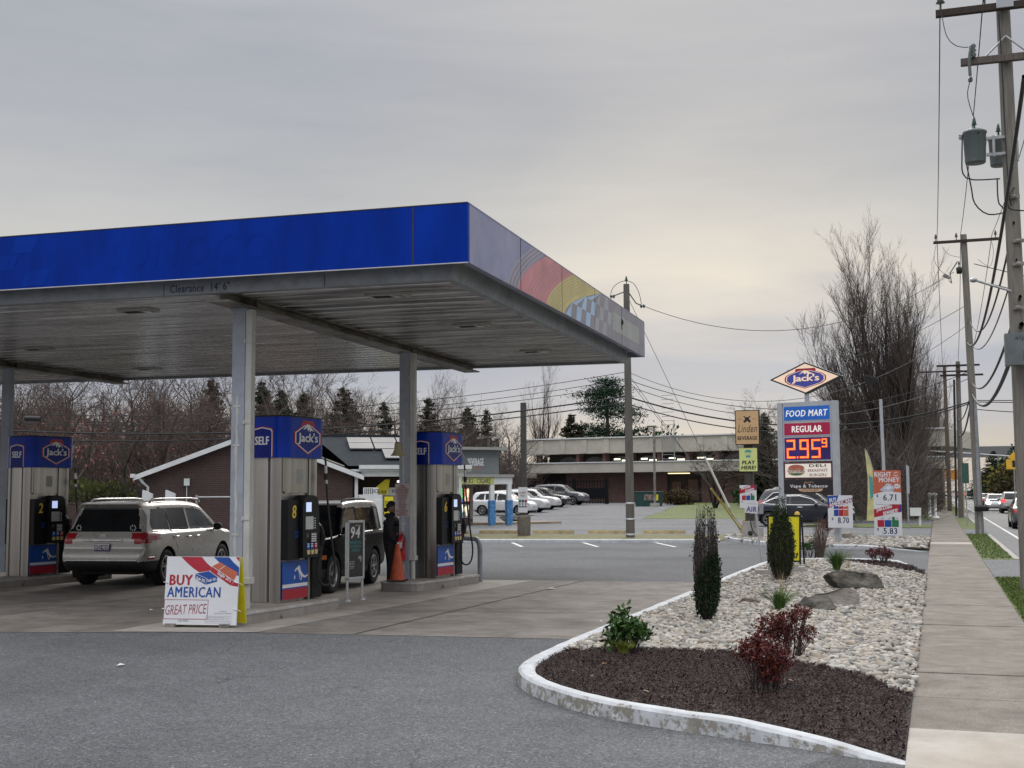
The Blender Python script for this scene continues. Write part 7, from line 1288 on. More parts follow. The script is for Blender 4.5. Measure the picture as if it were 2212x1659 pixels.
for k in range(12):
    x = 3.6 + k * 3.05; b = MB(); zt = zc0 - .25; zc = zb1 + .1; pts = [(x, zc - .3), (x + 2.3, zc - .3)] + [(x + 1.15 + 1.15 * math.cos(a), zc + (zt - zc) * .95 * math.sin(a)) for a in np.linspace(0, math.pi, 12)]
    b.poly(pts, 1.19, 0); wn = b.build('arched_window', pm('office_glass', (.13, .135, .14), .12, var=.4, scale=.3), off)
    if k in (2, 3, 4, 5): b = MB(); b.box2((x + .3, 1.17, zt - .42), (x + 1.0, 1.185, zt - .28)); b.box2((x + 1.2, 1.17, zt - .55), (x + 2.0, 1.185, zt - .42)); b.build('office_light', pm('office_tube_light', (1, .95, .7), .4, emit=2.5), wn)
    b = MB(); b.box2((x + 2.5, .2, zb0), (x + 2.85, 1.2, zc0)); b.build('pier', M_BRK2, off)
b = MB(); b.box2((1.5, 0, -.8), (LO + 13, .3, zb0)); b.box2((1.5, .3, -.8), (1.8, 12, zb0)); b.build('brick_wall', M_BRK2, off)
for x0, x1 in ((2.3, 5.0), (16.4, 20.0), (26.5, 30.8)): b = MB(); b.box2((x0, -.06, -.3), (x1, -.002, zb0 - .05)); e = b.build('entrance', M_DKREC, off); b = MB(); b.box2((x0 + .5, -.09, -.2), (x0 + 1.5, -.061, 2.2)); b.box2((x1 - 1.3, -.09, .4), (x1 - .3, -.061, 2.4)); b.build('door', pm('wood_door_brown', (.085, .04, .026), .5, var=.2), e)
b = MB(); b.box2((17.0, -1.2, zb0 - .2), (19.2, -.9, zb0 - .12)); b.build('soffit_light', pm('warm_soffit_light', (1, .75, .4), .4, emit=2.0), off)
b = MB(); b.box2((-7.5, 4, oz(1029)), (1.1, 12, oz(1012))); b.box2((-7.0, 5, -.6), (1.1, 5.3, oz(1029)), 1); b.build('side_wing', [M_CREAMW, M_DKREC], off)
lx = LO * (1455 - 1133) / 587.
for s_ in (0, 1.3): b = MB(); b.tube([(lx + s_, -.6, zb1), (lx + s_, -.6, zc1 + 1.6)], .05, 5); b.build('ladder_rail', M_GALV, off)
b = MB()
for k in range(16): b.box2((lx, -.63, zb1 + .3 + k * .42), (lx + 1.3, -.57, zb1 + .35 + k * .42))
b.build('ladder_rungs', M_GALV, off)
q = P(1260, 1083, 123); sg = thing('iron_fence', 'black iron fence and gate in front of the office brick wall', 'fence', (q.x - 8, q.y - 2, .45), rzO); b = MB()
for k in range(40): b.box2((k * .3, 0, 0), (k * .3 + .05, .05, 2.3))
b.box2((0, 0, 2.2), (12, .06, 2.28)); b.box2((0, 0, .2), (12, .06, .3)); b.box2((8.2, -.1, 0), (8.5, .1, 2.5)); b.box2((11.6, -.1, 0), (11.9, .1, 2.5)); b.box2((8.5, -.05, .6), (11.6, .05, 1.6)); b.build('fence_bars', M_BLKP, sg)
q = P(1402, 1096, 108); sg = thing('dumpster', 'dark green dumpster with a poster at the edge of the lawn', 'dumpster', (q.x, q.y, rise(q.y)), R(8)); b = MB(); b.prism([(-1.1, 0), (1.1, 0), (1.15, 1.15), (-1.15, 1.15)], -.7, .7); b.box2((-1.2, -.75, 1.15), (1.2, .75, 1.25)); b.build('bin_body', pm('dumpster_green', (.006, .05, .042), .5, var=.2), sg, bevel=.03); b = MB(); b.box2((-.35, -.72, .5), (.45, -.702, 1.0)); b.box2((.6, -.72, .5), (.85, -.702, 1.0), 1); b.build('poster', [pm('dumpster_poster', (.22, .16, .14), .5, var=.8, scale=4), M_YELP], sg)
q = P(1415, 1096, 106); sg = thing('lawn_lamp_post', 'slim dark lamp post rising beside the dumpster', 'lamp post', (q.x, q.y, rise(q.y)), 0); b = MB(); b.box2((-.09, -.09, 0), (.09, .09, 6.8)); b.box2((-.6, -.12, 6.7), (.2, .12, 6.85)); b.build('pole', M_GIRD, sg); b = MB(); b.box2((-.35, -.35, 0), (.35, .35, .3)); b.build('footing', M_CURBC, sg)
q = P(1056, 1080, 110); sg = thing('lot_lamp_post', 'thin twin-arm lamp post behind the beverage shop', 'lamp post', (q.x, q.y, .3), 0); b = MB(); b.box2((-.08, -.08, 0), (.08, .08, 6.3)); b.box2((-.9, -.06, 6.2), (.9, .06, 6.32)); b.build('pole', M_GIRD, sg); b = MB(); b.box2((-1.1, -.15, 6.12), (-.5, .15, 6.22)); b.box2((.5, -.15, 6.12), (1.1, .15, 6.22)); b.build('lamp_head', M_WTR, sg)
# ================================================================== TREES AND PLANTS
M_BARK = pm('grey_bark', (.062, .052, .046), .95, var=.3, scale=5, stretch=(4, 4, .8), bump=.6, bscale=14); M_TWIG = pm('bare_twigs', (.075, .056, .05), .95, var=.25, scale=1.2); M_TWIGR = pm('reddish_twigs', (.082, .054, .047), .95, var=.3, scale=.5, col2=(.11, .078, .067)); M_TWIGD = pm('dark_poplar_twigs', (.085, .066, .060), .95, var=.3, scale=.8, col2=(.115, .092, .08)); M_BARKD = pm('dark_bark', (.022, .018, .017), .98, spec=.08, var=.4, scale=4, stretch=(5, 5, .6), bump=.8, bscale=9)
def seg_mesh(name, S, mat, parent, n=3):
    a = np.array(S, np.float64); p0, p1, r0, r1 = a[:, :3], a[:, 3:6], a[:, 6:7], a[:, 7:8]; d = p1 - p0; d /= np.maximum(np.linalg.norm(d, axis=1, keepdims=True), 1e-6)
    ref = np.where(np.abs(d[:, 2:3]) < .9, np.array([[0, 0, 1.]]), np.array([[1., 0, 0]])); u = np.cross(d, ref); u /= np.linalg.norm(u, axis=1, keepdims=True); v = np.cross(d, u)
    V = []
    for p, r in ((p0, r0), (p1, r1)):
        for k in range(n): q = 2 * math.pi * k / n; V.append(p + (u * math.cos(q) + v * math.sin(q)) * r)
    V = np.stack(V, 1).reshape(-1, 3); m_ = len(a); base = (np.arange(m_) * 2 * n)[:, None]
    F = np.concatenate([np.stack([base[:, 0] + k, base[:, 0] + (k + 1) % n, base[:, 0] + n + (k + 1) % n, base[:, 0] + n + k], 1) for k in range(n)]); return npmesh(name, V, F, mat, parent, smooth=True)
def grow(rr, p, d, L, r, lv, P_, out):
    q = P_[lv]; ns = q['n']; st_ = L / ns; p = Vector(p); d = Vector(d); kids = []
    for i in range(ns):
        d = (d + Vector((rr.gauss(0, q['j']), rr.gauss(0, q['j']), rr.gauss(0, q['j']) + q['t']))).normalized(); p2 = p + d * st_; f0, f1 = i / ns, (i + 1) / ns; ra, rb = r * (1 - f0 * q.get('tp', .75)), r * (1 - f1 * q.get('tp', .75)); out[lv].append((*p, *p2, ra, rb)); kids.append((p2.copy(), d.copy(), f1, rb)); p = p2
    if lv + 1 < len(P_):
        for _ in range(q['k']):
            f = rr.uniform(q.get('s', .25), 1); pt, dd, f1, rb = kids[min(ns - 1, int(f * ns))]; ax = dd.cross(Vector((rr.gauss(0, 1), rr.gauss(0, 1), rr.gauss(0, 1)))).normalized(); nd = Matrix.Rotation(rr.uniform(*q['a']), 3, ax) @ dd
            grow(rr, pt, nd, L * rr.uniform(*q['l']) * (1.15 - .45 * f), max(q.get('rm', .004), rb * rr.uniform(.45, .7)), lv + 1, P_, out)
def bare_tree(name, label, cat, loc, seed, stems, L, r, P_, mt, mc, group=None, split=1):
    o = thing(name, label, cat, loc, 0, group); rr = random.Random(seed); out = [[] for _ in P_]
    for (dx, dy, ln) in stems: grow(rr, (dx * .12, dy * .12, -.05), Vector((dx, dy, 1)).normalized(), L * ln, r * ln, 0, P_, out)
    seg_mesh('trunk', out[0], mt, o, 8); seg_mesh('crown', sum(out[1:], []), mc, o, 3); return o
BROAD = [dict(n=8, j=.07, t=.05, k=11, s=.32, a=(.5, 1.0), l=(.42, .7), tp=.7), dict(n=8, j=.15, t=.03, k=9, s=.2, a=(.4, .95), l=(.35, .6), tp=.8), dict(n=6, j=.18, t=.03, k=7, s=.15, a=(.4, .9), l=(.35, .6), tp=.85, rm=.008), dict(n=4, j=.18, t=.03, k=0, a=(.3, .8), l=(.4, .6), tp=.7)]
POPL = [dict(n=14, j=.032, t=.035, k=20, s=.12, a=(.25, .58), l=(.25, .5), tp=.85), dict(n=9, j=.07, t=.13, k=11, s=.12, a=(.22, .6), l=(.28, .55), tp=.85, rm=.009), dict(n=6, j=.09, t=.10, k=6, s=.1, a=(.25, .65), l=(.35, .6), tp=.8, rm=.006), dict(n=4, j=.1, t=.08, k=0, a=(.3, .8), l=(.4, .6), tp=.6)]
# the great bare poplars by the sidewalk
q = G(1972, 1122); bare_tree('poplar_tree', 'huge bare multi-stemmed poplar behind the lamp pole and posters', 'tree', (q.x - .5, q.y, 0), 7, [(-.20, .1, 1.16), (-.26, -.05, 1.0), (-.06, .1, 1.04), (.02, -.1, .93), (.07, .05, .80), (-.40, 0, .84), (-.56, .1, .72), (-.02, .0, .98), (-.3, .25, .9), (-.66, .1, .62), (-.5, 0, .86), (-.34, .1, 1.02), (.12, 0, .88), (-.92, .1, .60), (-.78, -.1, .74)], 12.6, .19, POPL, M_BARKD, M_TWIGD)
b = MB(); b.tube([(0, 0, -.2), (0, 0, .3), (-.05, 0, 1.2), (-.1, 0, 2.2), (-.15, 0, 3.2)], [1.2, .85, .68, .6, .4], 16); o_ = [o for o in bpy.data.objects if o.name == 'poplar_tree'][0]; b.build('bole', M_BARKD, o_)
P2 = [dict(POPL[0], k=16), dict(POPL[1], k=8), dict(POPL[2], k=5), POPL[3]]
pop2 = bare_tree('poplar_tree', 'slender bare poplar next beyond the great one', 'tree', (0, 0, 0), 17, [(.02, 0, 1.), (-.08, .05, .9), (.08, .02, .85), (-.02, -.06, .75)], 11.5, .2, P2, M_BARKD, M_TWIGD, 'row of bare poplars beyond the great one')
pts_ = [(1975, 96, 1.0), (1998, 112, 1.08), (2012, 128, 1.1), (2024, 146, 1.1), (1955, 86, .9), (2034, 168, 1.1), (1940, 100, .8)]
plabs = ['bare poplar just right of the great one', 'third bare poplar along the sidewalk', 'fourth bare poplar along the sidewalk', 'fifth bare poplar, in line with the leaning brown pole', 'smaller bare poplar in the shade of the great trunk', 'farthest bare poplar of the row', 'low bare poplar left of the great trunk']
for k, (px, dd, s_) in enumerate(pts_):
    p = P(px, 1100, dd); 
    if k == 0: pop2.location = (p.x, p.y, 0); pop2.rotation_euler[2] = 1.0; pop2['label'] = plabs[0]
    else: dup(pop2, (p.x, p.y, 0), 1.3 * k, plabs[k], None, s_)
# brush below the poplars
def twig_mass(name, boxes, n, mat, seed, ln=(.5, 1.6), r=.008, up=1.0):
    rg = np.random.default_rng(seed); S = []
    for (x0, x1, y0, y1, z0, z1, w_) in boxes:
        m_ = int(n * w_); p = np.stack([rg.uniform(x0, x1, m_), rg.uniform(y0, y1, m_), rg.uniform(0, 1, m_) ** 1.5 * (z1 - z0) + z0], 1); d = rg.normal(0, .6, (m_, 3)); d[:, 2] = np.abs(d[:, 2]) * up + .2; d /= np.linalg.norm(d, axis=1, keepdims=True); l = rg.uniform(*ln, m_)[:, None]; p2 = p + d * l; d2 = d + rg.normal(0, .35, (m_, 3)); p3 = p2 + d2 * l * .7; S.append(np.concatenate([p, p2, np.full((m_, 1), r), np.full((m_, 1), r * .7)], 1)); S.append(np.concatenate([p2, p3, np.full((m_, 1), r * .7), np.full((m_, 1), r * .3)], 1))
    return tag(seg_mesh(name, np.concatenate(S), mat, None), kind='stuff')
q = G(1975, 1135); twig_mass('undergrowth', [(q.x - 7, q.x + .6, q.y + 3, q.y + 50, 0, 3.6, 1.0)], 7000, M_TWIGD, 31, (.8, 2.4), .014)
# bare woods on the left behind the pumps and the shops
protos = [bare_tree('bare_tree', 'x', 'tree', (0, 0, -50), 40 + k, [(.05, .02, 1), (-.15, .1, .8)][:1 + k % 2], 6.8, .2, BROAD, M_BARK, M_TWIGR if k % 2 else M_TWIG, 'bare trees behind the station and shops') for k in range(4)]
spots = [(30, 70, 1.0), (95, 84, 1.12), (165, 62, .95), (235, 90, 1.2), (300, 70, 1.05), (352, 60, .9), (402, 82, 1.15), (452, 68, 1.0), (500, 94, 1.25), (-60, 60, 1.0), (60, 104, 1.35), (200, 112, 1.45), (330, 108, 1.42), (455, 115, 1.45), (620, 118, 1.5), (690, 108, 1.42), (745, 122, 1.45), (800, 112, 1.15), (930, 128, 1.35), (960, 118, 1.2), (1010, 120, 1.0), (1075, 126, 1.0), (1105, 138, 1.12), (560, 104, 1.3), (660, 130, 1.5), (890, 116, 1.1), (265, 56, .75), (120, 52, .72), (1040, 108, .8), (585, 88, 1.05), (640, 92, 1.15), (715, 86, 1.1), (775, 96, 1.2), (860, 92, 1.0), (980, 98, .95)]
zone = lambda px: 'far left of the station' if px < 130 else 'behind the pump 2 valance' if px < 250 else 'behind the silver car roof' if px < 420 else 'behind the first column' if px < 600 else 'behind the food mart ridge' if px < 870 else 'above the beverage shop' if px < 1060 else 'behind the lot lamp post'
sz = lambda dd: 'near' if dd < 64 else 'mid-distance' if dd < 95 else 'far' if dd < 116 else 'farthest'
used = {}
for k, (px, dd, s_) in enumerate(spots):
    p = P(px, 1090, dd); base_ = '%s bare tree %s' % (sz(dd), zone(px)); used[base_] = used.get(base_, 0) + 1; lab = base_ + ('' if used[base_] == 1 else ', %s of them from the left' % {2: 'second', 3: 'third', 4: 'fourth'}[used[base_]])
    src = protos[k % 4]
    if k < 4: src.location = (p.x, p.y, -.1); src.rotation_euler[2] = k * 2.1; src.scale = (s_,) * 3; src['label'] = lab
    else: dup(src, (p.x, p.y, -.1), k * 2.39, lab, None, s_)
def wbox(px0, px1, d0, d1, z0, z1, w_): a, c = P(px0, 1090, d0), P(px1, 1090, d1); return (min(a.x, c.x), max(a.x, c.x), min(a.y, c.y), max(a.y, c.y), z0, z1, w_)
def brush_band(name, px0, px1, d0, d1, zt, n, mat, seed, ln, r):
    rg = np.random.default_rng(seed); px = rg.uniform(px0, px1, n); dd = rg.uniform(d0, d1, n); p = np.array([P(a, 1090, c)[:2] for a, c in zip(px, dd)]); z = rg.uniform(0, 1, n) ** 1.3 * zt * (1 + .25 * np.sin(px * .021) + .15 * np.sin(px * .063)); d = rg.normal(0, .6, (n, 3)); d[:, 2] = np.abs(d[:, 2]) + .25; d /= np.linalg.norm(d, axis=1, keepdims=True); l = rg.uniform(*ln, n)[:, None]; p = np.c_[p, z]; p2 = p + d * l; p3 = p2 + (d + rg.normal(0, .4, (n, 3))) * l * .7
    S = np.concatenate([np.concatenate([p, p2, np.full((n, 1), r), np.full((n, 1), r * .7)], 1), np.concatenate([p2, p3, np.full((n, 1), r * .7), np.full((n, 1), r * .3)], 1)]); return tag(seg_mesh(name, S, mat, None), kind='stuff')
brush_band('undergrowth', -160, 560, 74, 96, 5.6, 17000, M_TWIGR, 51, (.7, 2.0), .019); brush_band('undergrowth', 540, 1130, 100, 135, 5.2, 10000, M_TWIG, 52, (.8, 2.2), .022); brush_band('undergrowth', -100, 330, 54, 60, 1.6, 3200, pm('dark_brush', (.035, .03, .026), .95, var=.3), 53, (.4, 1.1), .011)
# leafy masses
def leaf_cloud(name, C, size, mat, parent=None, seed=1, aspect=.55, flat=0., loc=None):
    rg = np.random.default_rng(seed); C = np.asarray(C, float); n = len(C); a = rg.normal(0, 1, (n, 3)); a[:, 2] *= (1 - flat); a /= np.linalg.norm(a, axis=1, keepdims=True); b_ = np.cross(a, rg.normal(0, 1, (n, 3))); b_ /= np.maximum(np.linalg.norm(b_, axis=1, keepdims=True), 1e-6); s_ = (size * rg.uniform(.6, 1.4, n))[:, None] / 2
    V = np.stack([C - a * s_ - b_ * s_ * aspect * .5, C - b_ * s_ * aspect, C + a * s_, C + b_ * s_ * aspect], 1).reshape(-1, 3); F = np.arange(n * 4).reshape(-1, 4); return npmesh(name, V, F, mat, parent, loc=loc)
M_NEED = island('conifer_needles', [(.012, .026, .012), (.02, .04, .017), (.028, .045, .02), (.016, .03, .016), (.04, .052, .025)], .9); M_NEEDB = island('brownish_needles', [(.03, .034, .018), (.045, .042, .024), (.024, .028, .016), (.055, .048, .03)], .9); M_PINE = island('pine_needles', [(.008, .024, .014), (.014, .036, .018), (.02, .046, .022), (.01, .028, .018)], .9)
def conifer(label, loc, H, Rm, mat, seed, dens=1.0, z0=.08, name='conifer_tree', group='evergreens on the skyline'):
    rg = np.random.default_rng(seed); o = thing(name, label, 'tree', loc, 0, group); b = MB(); b.tube([(0, 0, -.2), (0, 0, H * .5), (0, 0, H)], [H * .016, H * .009, .02], 8); b.build('trunk', M_BARK, o); C = []; S = []
    z = H * z0
    while z < H * .985:
        f = 1 - z / H; nb = int(rg.integers(5, 8)); 
        for _ in range(nb):
            a = rg.uniform(0, 6.28); L = (Rm * f ** .8 + .15) * rg.uniform(.6, 1.12); k = max(3, int(L / .16 * dens * 3.6)); t_ = rg.uniform(.12, 1, k); dr = -.28 * t_ * L * (.6 + .5 * f) + .16 * t_ ** 2 * L; C.append(np.stack([np.cos(a) * t_ * L + rg.normal(0, .05 + .05 * L, k), np.sin(a) * t_ * L + rg.normal(0, .05 + .05 * L, k), z + dr + rg.normal(0, .06, k)], 1))
        z += H * .024 * rg.uniform(.7, 1.3)
    leaf_cloud('crown', np.concatenate(C), .33, mat, o, seed, .42, .3); return o
for k, (px, ytop, dd, rm, mt, dens, lab) in enumerate(((562, 822, 98, 1.5, M_NEED, 1.2, 'slim twin-tipped spruce just right of the first column'), (574, 826, 99, 1.4, M_NEED, 1.1, 'second slim spruce close beside the twin-tipped one'), (606, 852, 96, 1.5, M_NEED, 1.2, 'short green fir between the spruces'), (655, 836, 100, 2.5, M_NEEDB, 1.1, 'broad olive spruce above the pump 8 valance'), (740, 838, 104, 3.0, M_NEEDB, .9, 'wide brownish spruce above the food mart roof'), (830, 860, 106, 1.7, M_NEED, .75, 'dark open spruce with drooping arms over the solar panels'), (925, 858, 112, 2.4, M_NEEDB, .9, 'brown-green spruce right of the second column'), (1010, 872, 118, 1.9, M_NEED, 1.0, 'dark round-topped evergreen over the beverage shop'), (1050, 890, 120, 1.6, M_NEED, .6, 'sparse small spruce left of the lot lamp post'), (1235, 880, 150, 3.6, M_NEEDB, 1.1, 'dark bushy evergreen left of the big pine'), (455, 818, 100, 1.8, M_NEEDB, .9, 'brown spruce hidden left of the first column'))):
    p = P(px, 1090, dd); zt = P(px, ytop, dd).z; conifer(lab, (p.x, p.y, 0), zt * (1.0, .97, 1.04, .95, 1.02, .98)[k % 6], rm * (1.5, 1.2, 1.8, 1.35, 1.6)[k % 5], mt, 60 + k, dens * 1.3)
p = P(1312, 1090, 150); zt = P(1312, 823, 150).z; pine = thing('pine_tree', 'big dark pine with layered boughs behind the office roof', 'tree', (p.x, p.y, 0), 0, None); b = MB(); b.tube([(0, 0, 0), (.2, 0, zt * .5), (0, 0, zt * .95)], [.4, .28, .08], 10); b.build('trunk', M_BARK, pine); rg = np.random.default_rng(77); C = []
for k in range(64):
    t_ = rg.uniform(.42, 1); a = rg.uniform(0, 6.28); rad = rg.uniform(.2, 1) * (6.1 * (1 - t_) ** .55 + 1.0) * (.8 if t_ > .9 else 1); c_ = np.array([math.cos(a) * rad, math.sin(a) * rad * .6, zt * t_ + rg.normal(0, .2) + .12 * rad * 0]); m_ = 230; C.append(c_ + rg.normal(0, 1, (m_, 3)) * np.array([.85, .7, .24]))
leaf_cloud('crown', np.concatenate(C), .3, M_PINE, pine, 5, .35, .2)
p = P(1392, 900, 150); C = [np.array([p.x - pine.location.x, 0, 0]) * f + np.array([0, 0, 8.6 - .9 * f]) + rg.normal(0, 1, (220, 3)) * [.6, .4, .22] for f in (.35, .55, .75, .95)]; leaf_cloud('low_bough', np.concatenate(C), .3, M_PINE, pine, 6, .35, .2)
M_HEDGE = island('evergreen_leaf', [(.02, .05, .016), (.03, .07, .022), (.016, .04, .014), (.045, .085, .03)], .8)
def bush(name, label, loc, rx, ry, rz_, n, size, mat, seed, group=None, lift=.5, parts='foliage'):
    rg = np.random.default_rng(seed); v = rg.normal(0, 1, (n, 3)); v /= np.linalg.norm(v, axis=1, keepdims=True); v *= rg.uniform(.55, 1.05, (n, 1)) * (1 + .13 * np.sin(v[:, :1] * 7 + seed) + .1 * np.sin(v[:, 2:3] * 9)); C = v * [rx, ry, rz_] + [0, 0, rz_ * lift * 2]; C = C[C[:, 2] > 0]; o = thing(name, label, 'shrub', loc, 0, group); b = MB(); rr = random.Random(seed)
    for k in range(6): a = rr.uniform(0, 6.28); b.tube([(0, 0, -.05), (math.cos(a) * rx * .3, math.sin(a) * ry * .3, rz_ * .7), (math.cos(a) * rx * .6, math.sin(a) * ry * .6, rz_ * 1.4)], [max(.008, rx * .03), max(.006, rx * .02), .004], 5)
    b.build('stem', M_BARK, o); leaf_cloud(parts, C, size, mat, o, seed, .6); return o
for k, (px, dd, w_, h_, lab) in enumerate(((1420, 158, 9, 8.2, 'wide green thicket right of the mid lot pole beyond the roof'), (1330, 156, 9, 7.8, 'green thicket below the big pine'), (1255, 154, 6, 7.4, 'green thicket at the foot of the dark evergreen'))): p = P(px, 1090, dd); bush('evergreen_thicket', lab, (p.x, p.y, 1.2), w_ / 2, 2, h_ / 2, 1500, .5, M_HEDGE, 80 + k, 'thickets behind the office')
M_BRB = island('rusty_bush_leaf', [(.06, .045, .022), (.085, .058, .028), (.045, .036, .02), (.1, .075, .04)], .9)
p = P(1466, 1086, 112); bush('round_bush', 'round rusty brown bush on the lawn before the office', (p.x, p.y, .35), 1.3, 1.1, .78, 2200, .2, M_BRB, 90)
for k, (px, dd, rx, lab) in enumerate(((1640, 108, 2.2, 'dark green rounded bush by the lawn behind the wooden post'), (1700, 104, 2.0, 'dark green bush left of the pylon post on the far lawn'), (1785, 98, 1.6, 'small green bush seen between pylon and poster'))): p = P(px, 1085, dd); bush('round_bush', lab, (p.x, p.y, .4), rx, 1.4, .95, 1500, .26, M_HEDGE, 95 + k, 'green bushes on the far lawn')
p = P(2010, 1095, 100); bush('round_bush', 'tawny bush by the white gate posts', (p.x, p.y, 0), 1.3, 1.0, 1.1, 1100, .22, M_BRB, 99)
p = P(205, 1075, 56); bush('round_bush', 'yellow-green bush behind the fence left of the silver car', (p.x, p.y, 0), 2.4, 1.2, 1.15, 1700, .22, island('yellow_green_leaf', [(.08, .10, .02), (.11, .13, .03), (.055, .075, .02)], .8), 98)
M_PINKL = island('coppery_leaf', [(.26, .10, .085), (.32, .14, .11), (.20, .08, .07), (.36, .17, .13)], .8)
for k, (px, py, dd, n, lab) in enumerate(((185, 945, 62, 420, 'tree with a patch of coppery pink leaves above pump 2'), (270, 1012, 60, 130, 'low bare tree keeping a tuft of pale pink leaves'))):
    p = P(px, 1090, dd); o = bare_tree('copper_tree', lab, 'tree', (p.x, p.y, 0), 140 + k, [(0, 0, 1), (.2, .1, .8)], 5.6, .12, [dict(BROAD[0], k=9), dict(BROAD[1], k=7), BROAD[3]], M_BARK, M_TWIGR); z_ = P(px, py, dd).z; C = np.random.default_rng(k).normal(0, 1, (n, 3)) * [1.5, 1.2, .75] + [0, 0, z_]; leaf_cloud('leaves', C, .17, M_PINKL, o, k)
# bare trees around the neighbour's sign and across the lawn
o = bare_tree('bare_tree', 'spreading bare tree behind the tan beverage sign', 'tree', P(1668, 1085, 98) * 1.0, 201, [(0, 0, 1), (-.3, .1, .9), (.25, 0, .85)], 6.4, .2, [dict(BROAD[0], k=13, a=(.6, 1.2)), dict(BROAD[1], k=10), dict(BROAD[2], k=8), BROAD[3]], M_BARKD, M_TWIGD); o.location.z = .3
o = bare_tree('bare_tree', 'small low-branched bare tree on the lawn left of the wooden post', 'tree', P(1545, 1085, 100) * 1.0, 202, [(0, 0, 1), (.4, .1, .8), (-.4, 0, .8)], 3.8, .12, [dict(BROAD[0], k=12, a=(.7, 1.3)), dict(BROAD[1], k=9), dict(BROAD[2], k=6), BROAD[3]], M_BARKD, M_TWIGD); o.location.z = .4
p = P(1172, 1085, 155); bare_tree('bare_tree', 'tall slender bare tree behind the lot lamp post', 'tree', (p.x, p.y, 0), 204, [(0, 0, 1), (.1, 0, .92), (-.12, 0, .88)], 14.5, .2, P2, M_BARK, M_TWIG); p = P(945, 1085, 140); bare_tree('bare_tree', 'tall pale bare tree right of the second column', 'tree', (p.x, p.y, 0), 205, [(0, 0, 1), (.12, 0, .9)], 12.5, .16, P2, M_BARK, M_TWIG)
p = P(1655, 1085, 104); conifer('dark evergreen behind the spreading bare tree', (p.x, p.y, 0), 8.2, 2.6, M_NEED, 88, 1.0)
# leaning grey snag near the pylon
a_, c_ = P(1868, 1095, 80), P(1858, 1025, 80); o = thing('dead_trunk', 'pale leaning dead trunk right of the pylon', 'tree', (a_.x, a_.y, 0), 0); b = MB(); b.tube([(0, 0, 0), (-.12, 0, 1.5), (c_.x - a_.x, 0, c_.z + .6)], [.16, .12, .07], 8); b.build('trunk', M_POLE, o)
# far side of the street
for k, (px, ytop, dd, rm, mt, lab) in enumerate(((2150, 972, 210, 5, M_NEED, 'first dark evergreen across the far street'), (2172, 985, 190, 5, M_PINE, 'second dark evergreen across the far street'), (2200, 958, 170, 6, M_PINE, 'tall evergreen behind the traffic signal'), (2222, 930, 150, 6, M_PINE, 'tallest evergreen at the right edge'), (2140, 1010, 230, 5, M_NEED, 'low evergreen farthest down the street'))): p = P(px, 1090, dd); conifer(lab, (p.x, p.y, -.1), P(px, ytop, dd).z, rm, mt, 110 + k, .8, .02, 'conifer_tree', 'evergreens across the street')
p = P(2184, 1060, 140); bush('autumn_bush', 'yellow-green autumn bush across the street below the warning sign', (p.x, p.y, -.1), 2.6, 2, 2.4, 1500, .4, island('autumn_yellow', [(.13, .11, .015), (.18, .15, .02), (.09, .085, .02)], .8), 120); p = P(2205, 1070, 130); bush('autumn_bush', 'olive bush across the street near the signal pole', (p.x, p.y, -.1), 3.4, 2, 2.2, 1500, .4, island('autumn_olive', [(.05, .05, .018), (.07, .06, .025), (.04, .038, .02)], .85), 121); p = P(2170, 1080, 135); bush('autumn_bush', 'russet brush at the kerb across the street', (p.x, p.y, -.1), 2.6, 1.6, 1.0, 900, .35, M_BRB, 122)
# ------------------------------------------------------------------ plants of the stone bed
def upright_holly(label, loc, H, rad, dead, seed, mat):   # many fine leaders, leafy or bare
    rr = random.Random(seed); rg = np.random.default_rng(seed); o = thing('column_holly', label, 'shrub', loc, 0); S = []; C = []
    for k in range(250 if dead else 150):
        a = rr.uniform(0, 6.28); r0 = rad * .25 * rr.random(); zz = rr.uniform(0, H * .45); rt = rad * (.55 + .45 * math.sqrt(rr.random())); ht = H * rr.uniform(.72, 1.0) * (1 - .16 * (rt / rad) ** 3) * (1.0 if rr.random() < .9 else 1.15); p = Vector((r0 * math.cos(a), r0 * math.sin(a), zz * .3)); n = 9; last = p
        for i in range(1, n + 1):
            f = i / n; bulge = math.sin(math.pi * min(1, f * .62 + .16)) ** .8 if dead else math.sin(math.pi * min(1, f * .80 + .10)) ** .9 + .12; q = Vector((math.cos(a) * rt * bulge + rr.gauss(0, .008), math.sin(a) * rt * bulge + rr.gauss(0, .008), zz * .3 + (ht - zz * .3) * f)); S.append((*last, *q, .0052 * (1.2 - f), .0052 * (1.2 - (i + 1) / n) + .0008)); last = q
            if (not dead) or q.z < H * .36 * (1.05 + .45 * math.sin(a * 1.0 + 2.2)) or rr.random() < .06:
                if not dead and rr.random() < .22: continue
                m_ = 15 if not dead else 13; C.append(np.array(q)[None] + rg.normal(0, .02, (m_, 3)) * [1, 1, 1.6])
    seg_mesh('stem', S, M_TWIGP, o); leaf_cloud('foliage', np.concatenate(C), .030, mat, o, seed, .62); return o
M_TWIGP = pm('purple_brown_stems', (.065, .045, .043), .9, var=.3, scale=9)
M_HOLLY = island('dark_holly_leaf', [(.008, .022, .009), (.012, .032, .012), (.018, .04, .014), (.006, .016, .008)], .5); M_HOLLY2 = island('holly_leaf', [(.016, .036, .010), (.026, .05, .014), (.038, .062, .018), (.012, .026, .009)], .5)
q = G(1527, 1345, .08); upright_holly('narrow column holly with bare dead upper half in the stones', (q.x, q.y, .08), 1.66, .162, True, 301, M_HOLLY)
q = G(1689, 1257, .08); upright_holly('green column holly in front of the yellow lottery sign', (q.x, q.y, .08), 1.56, .215, False, 302, M_HOLLY2)
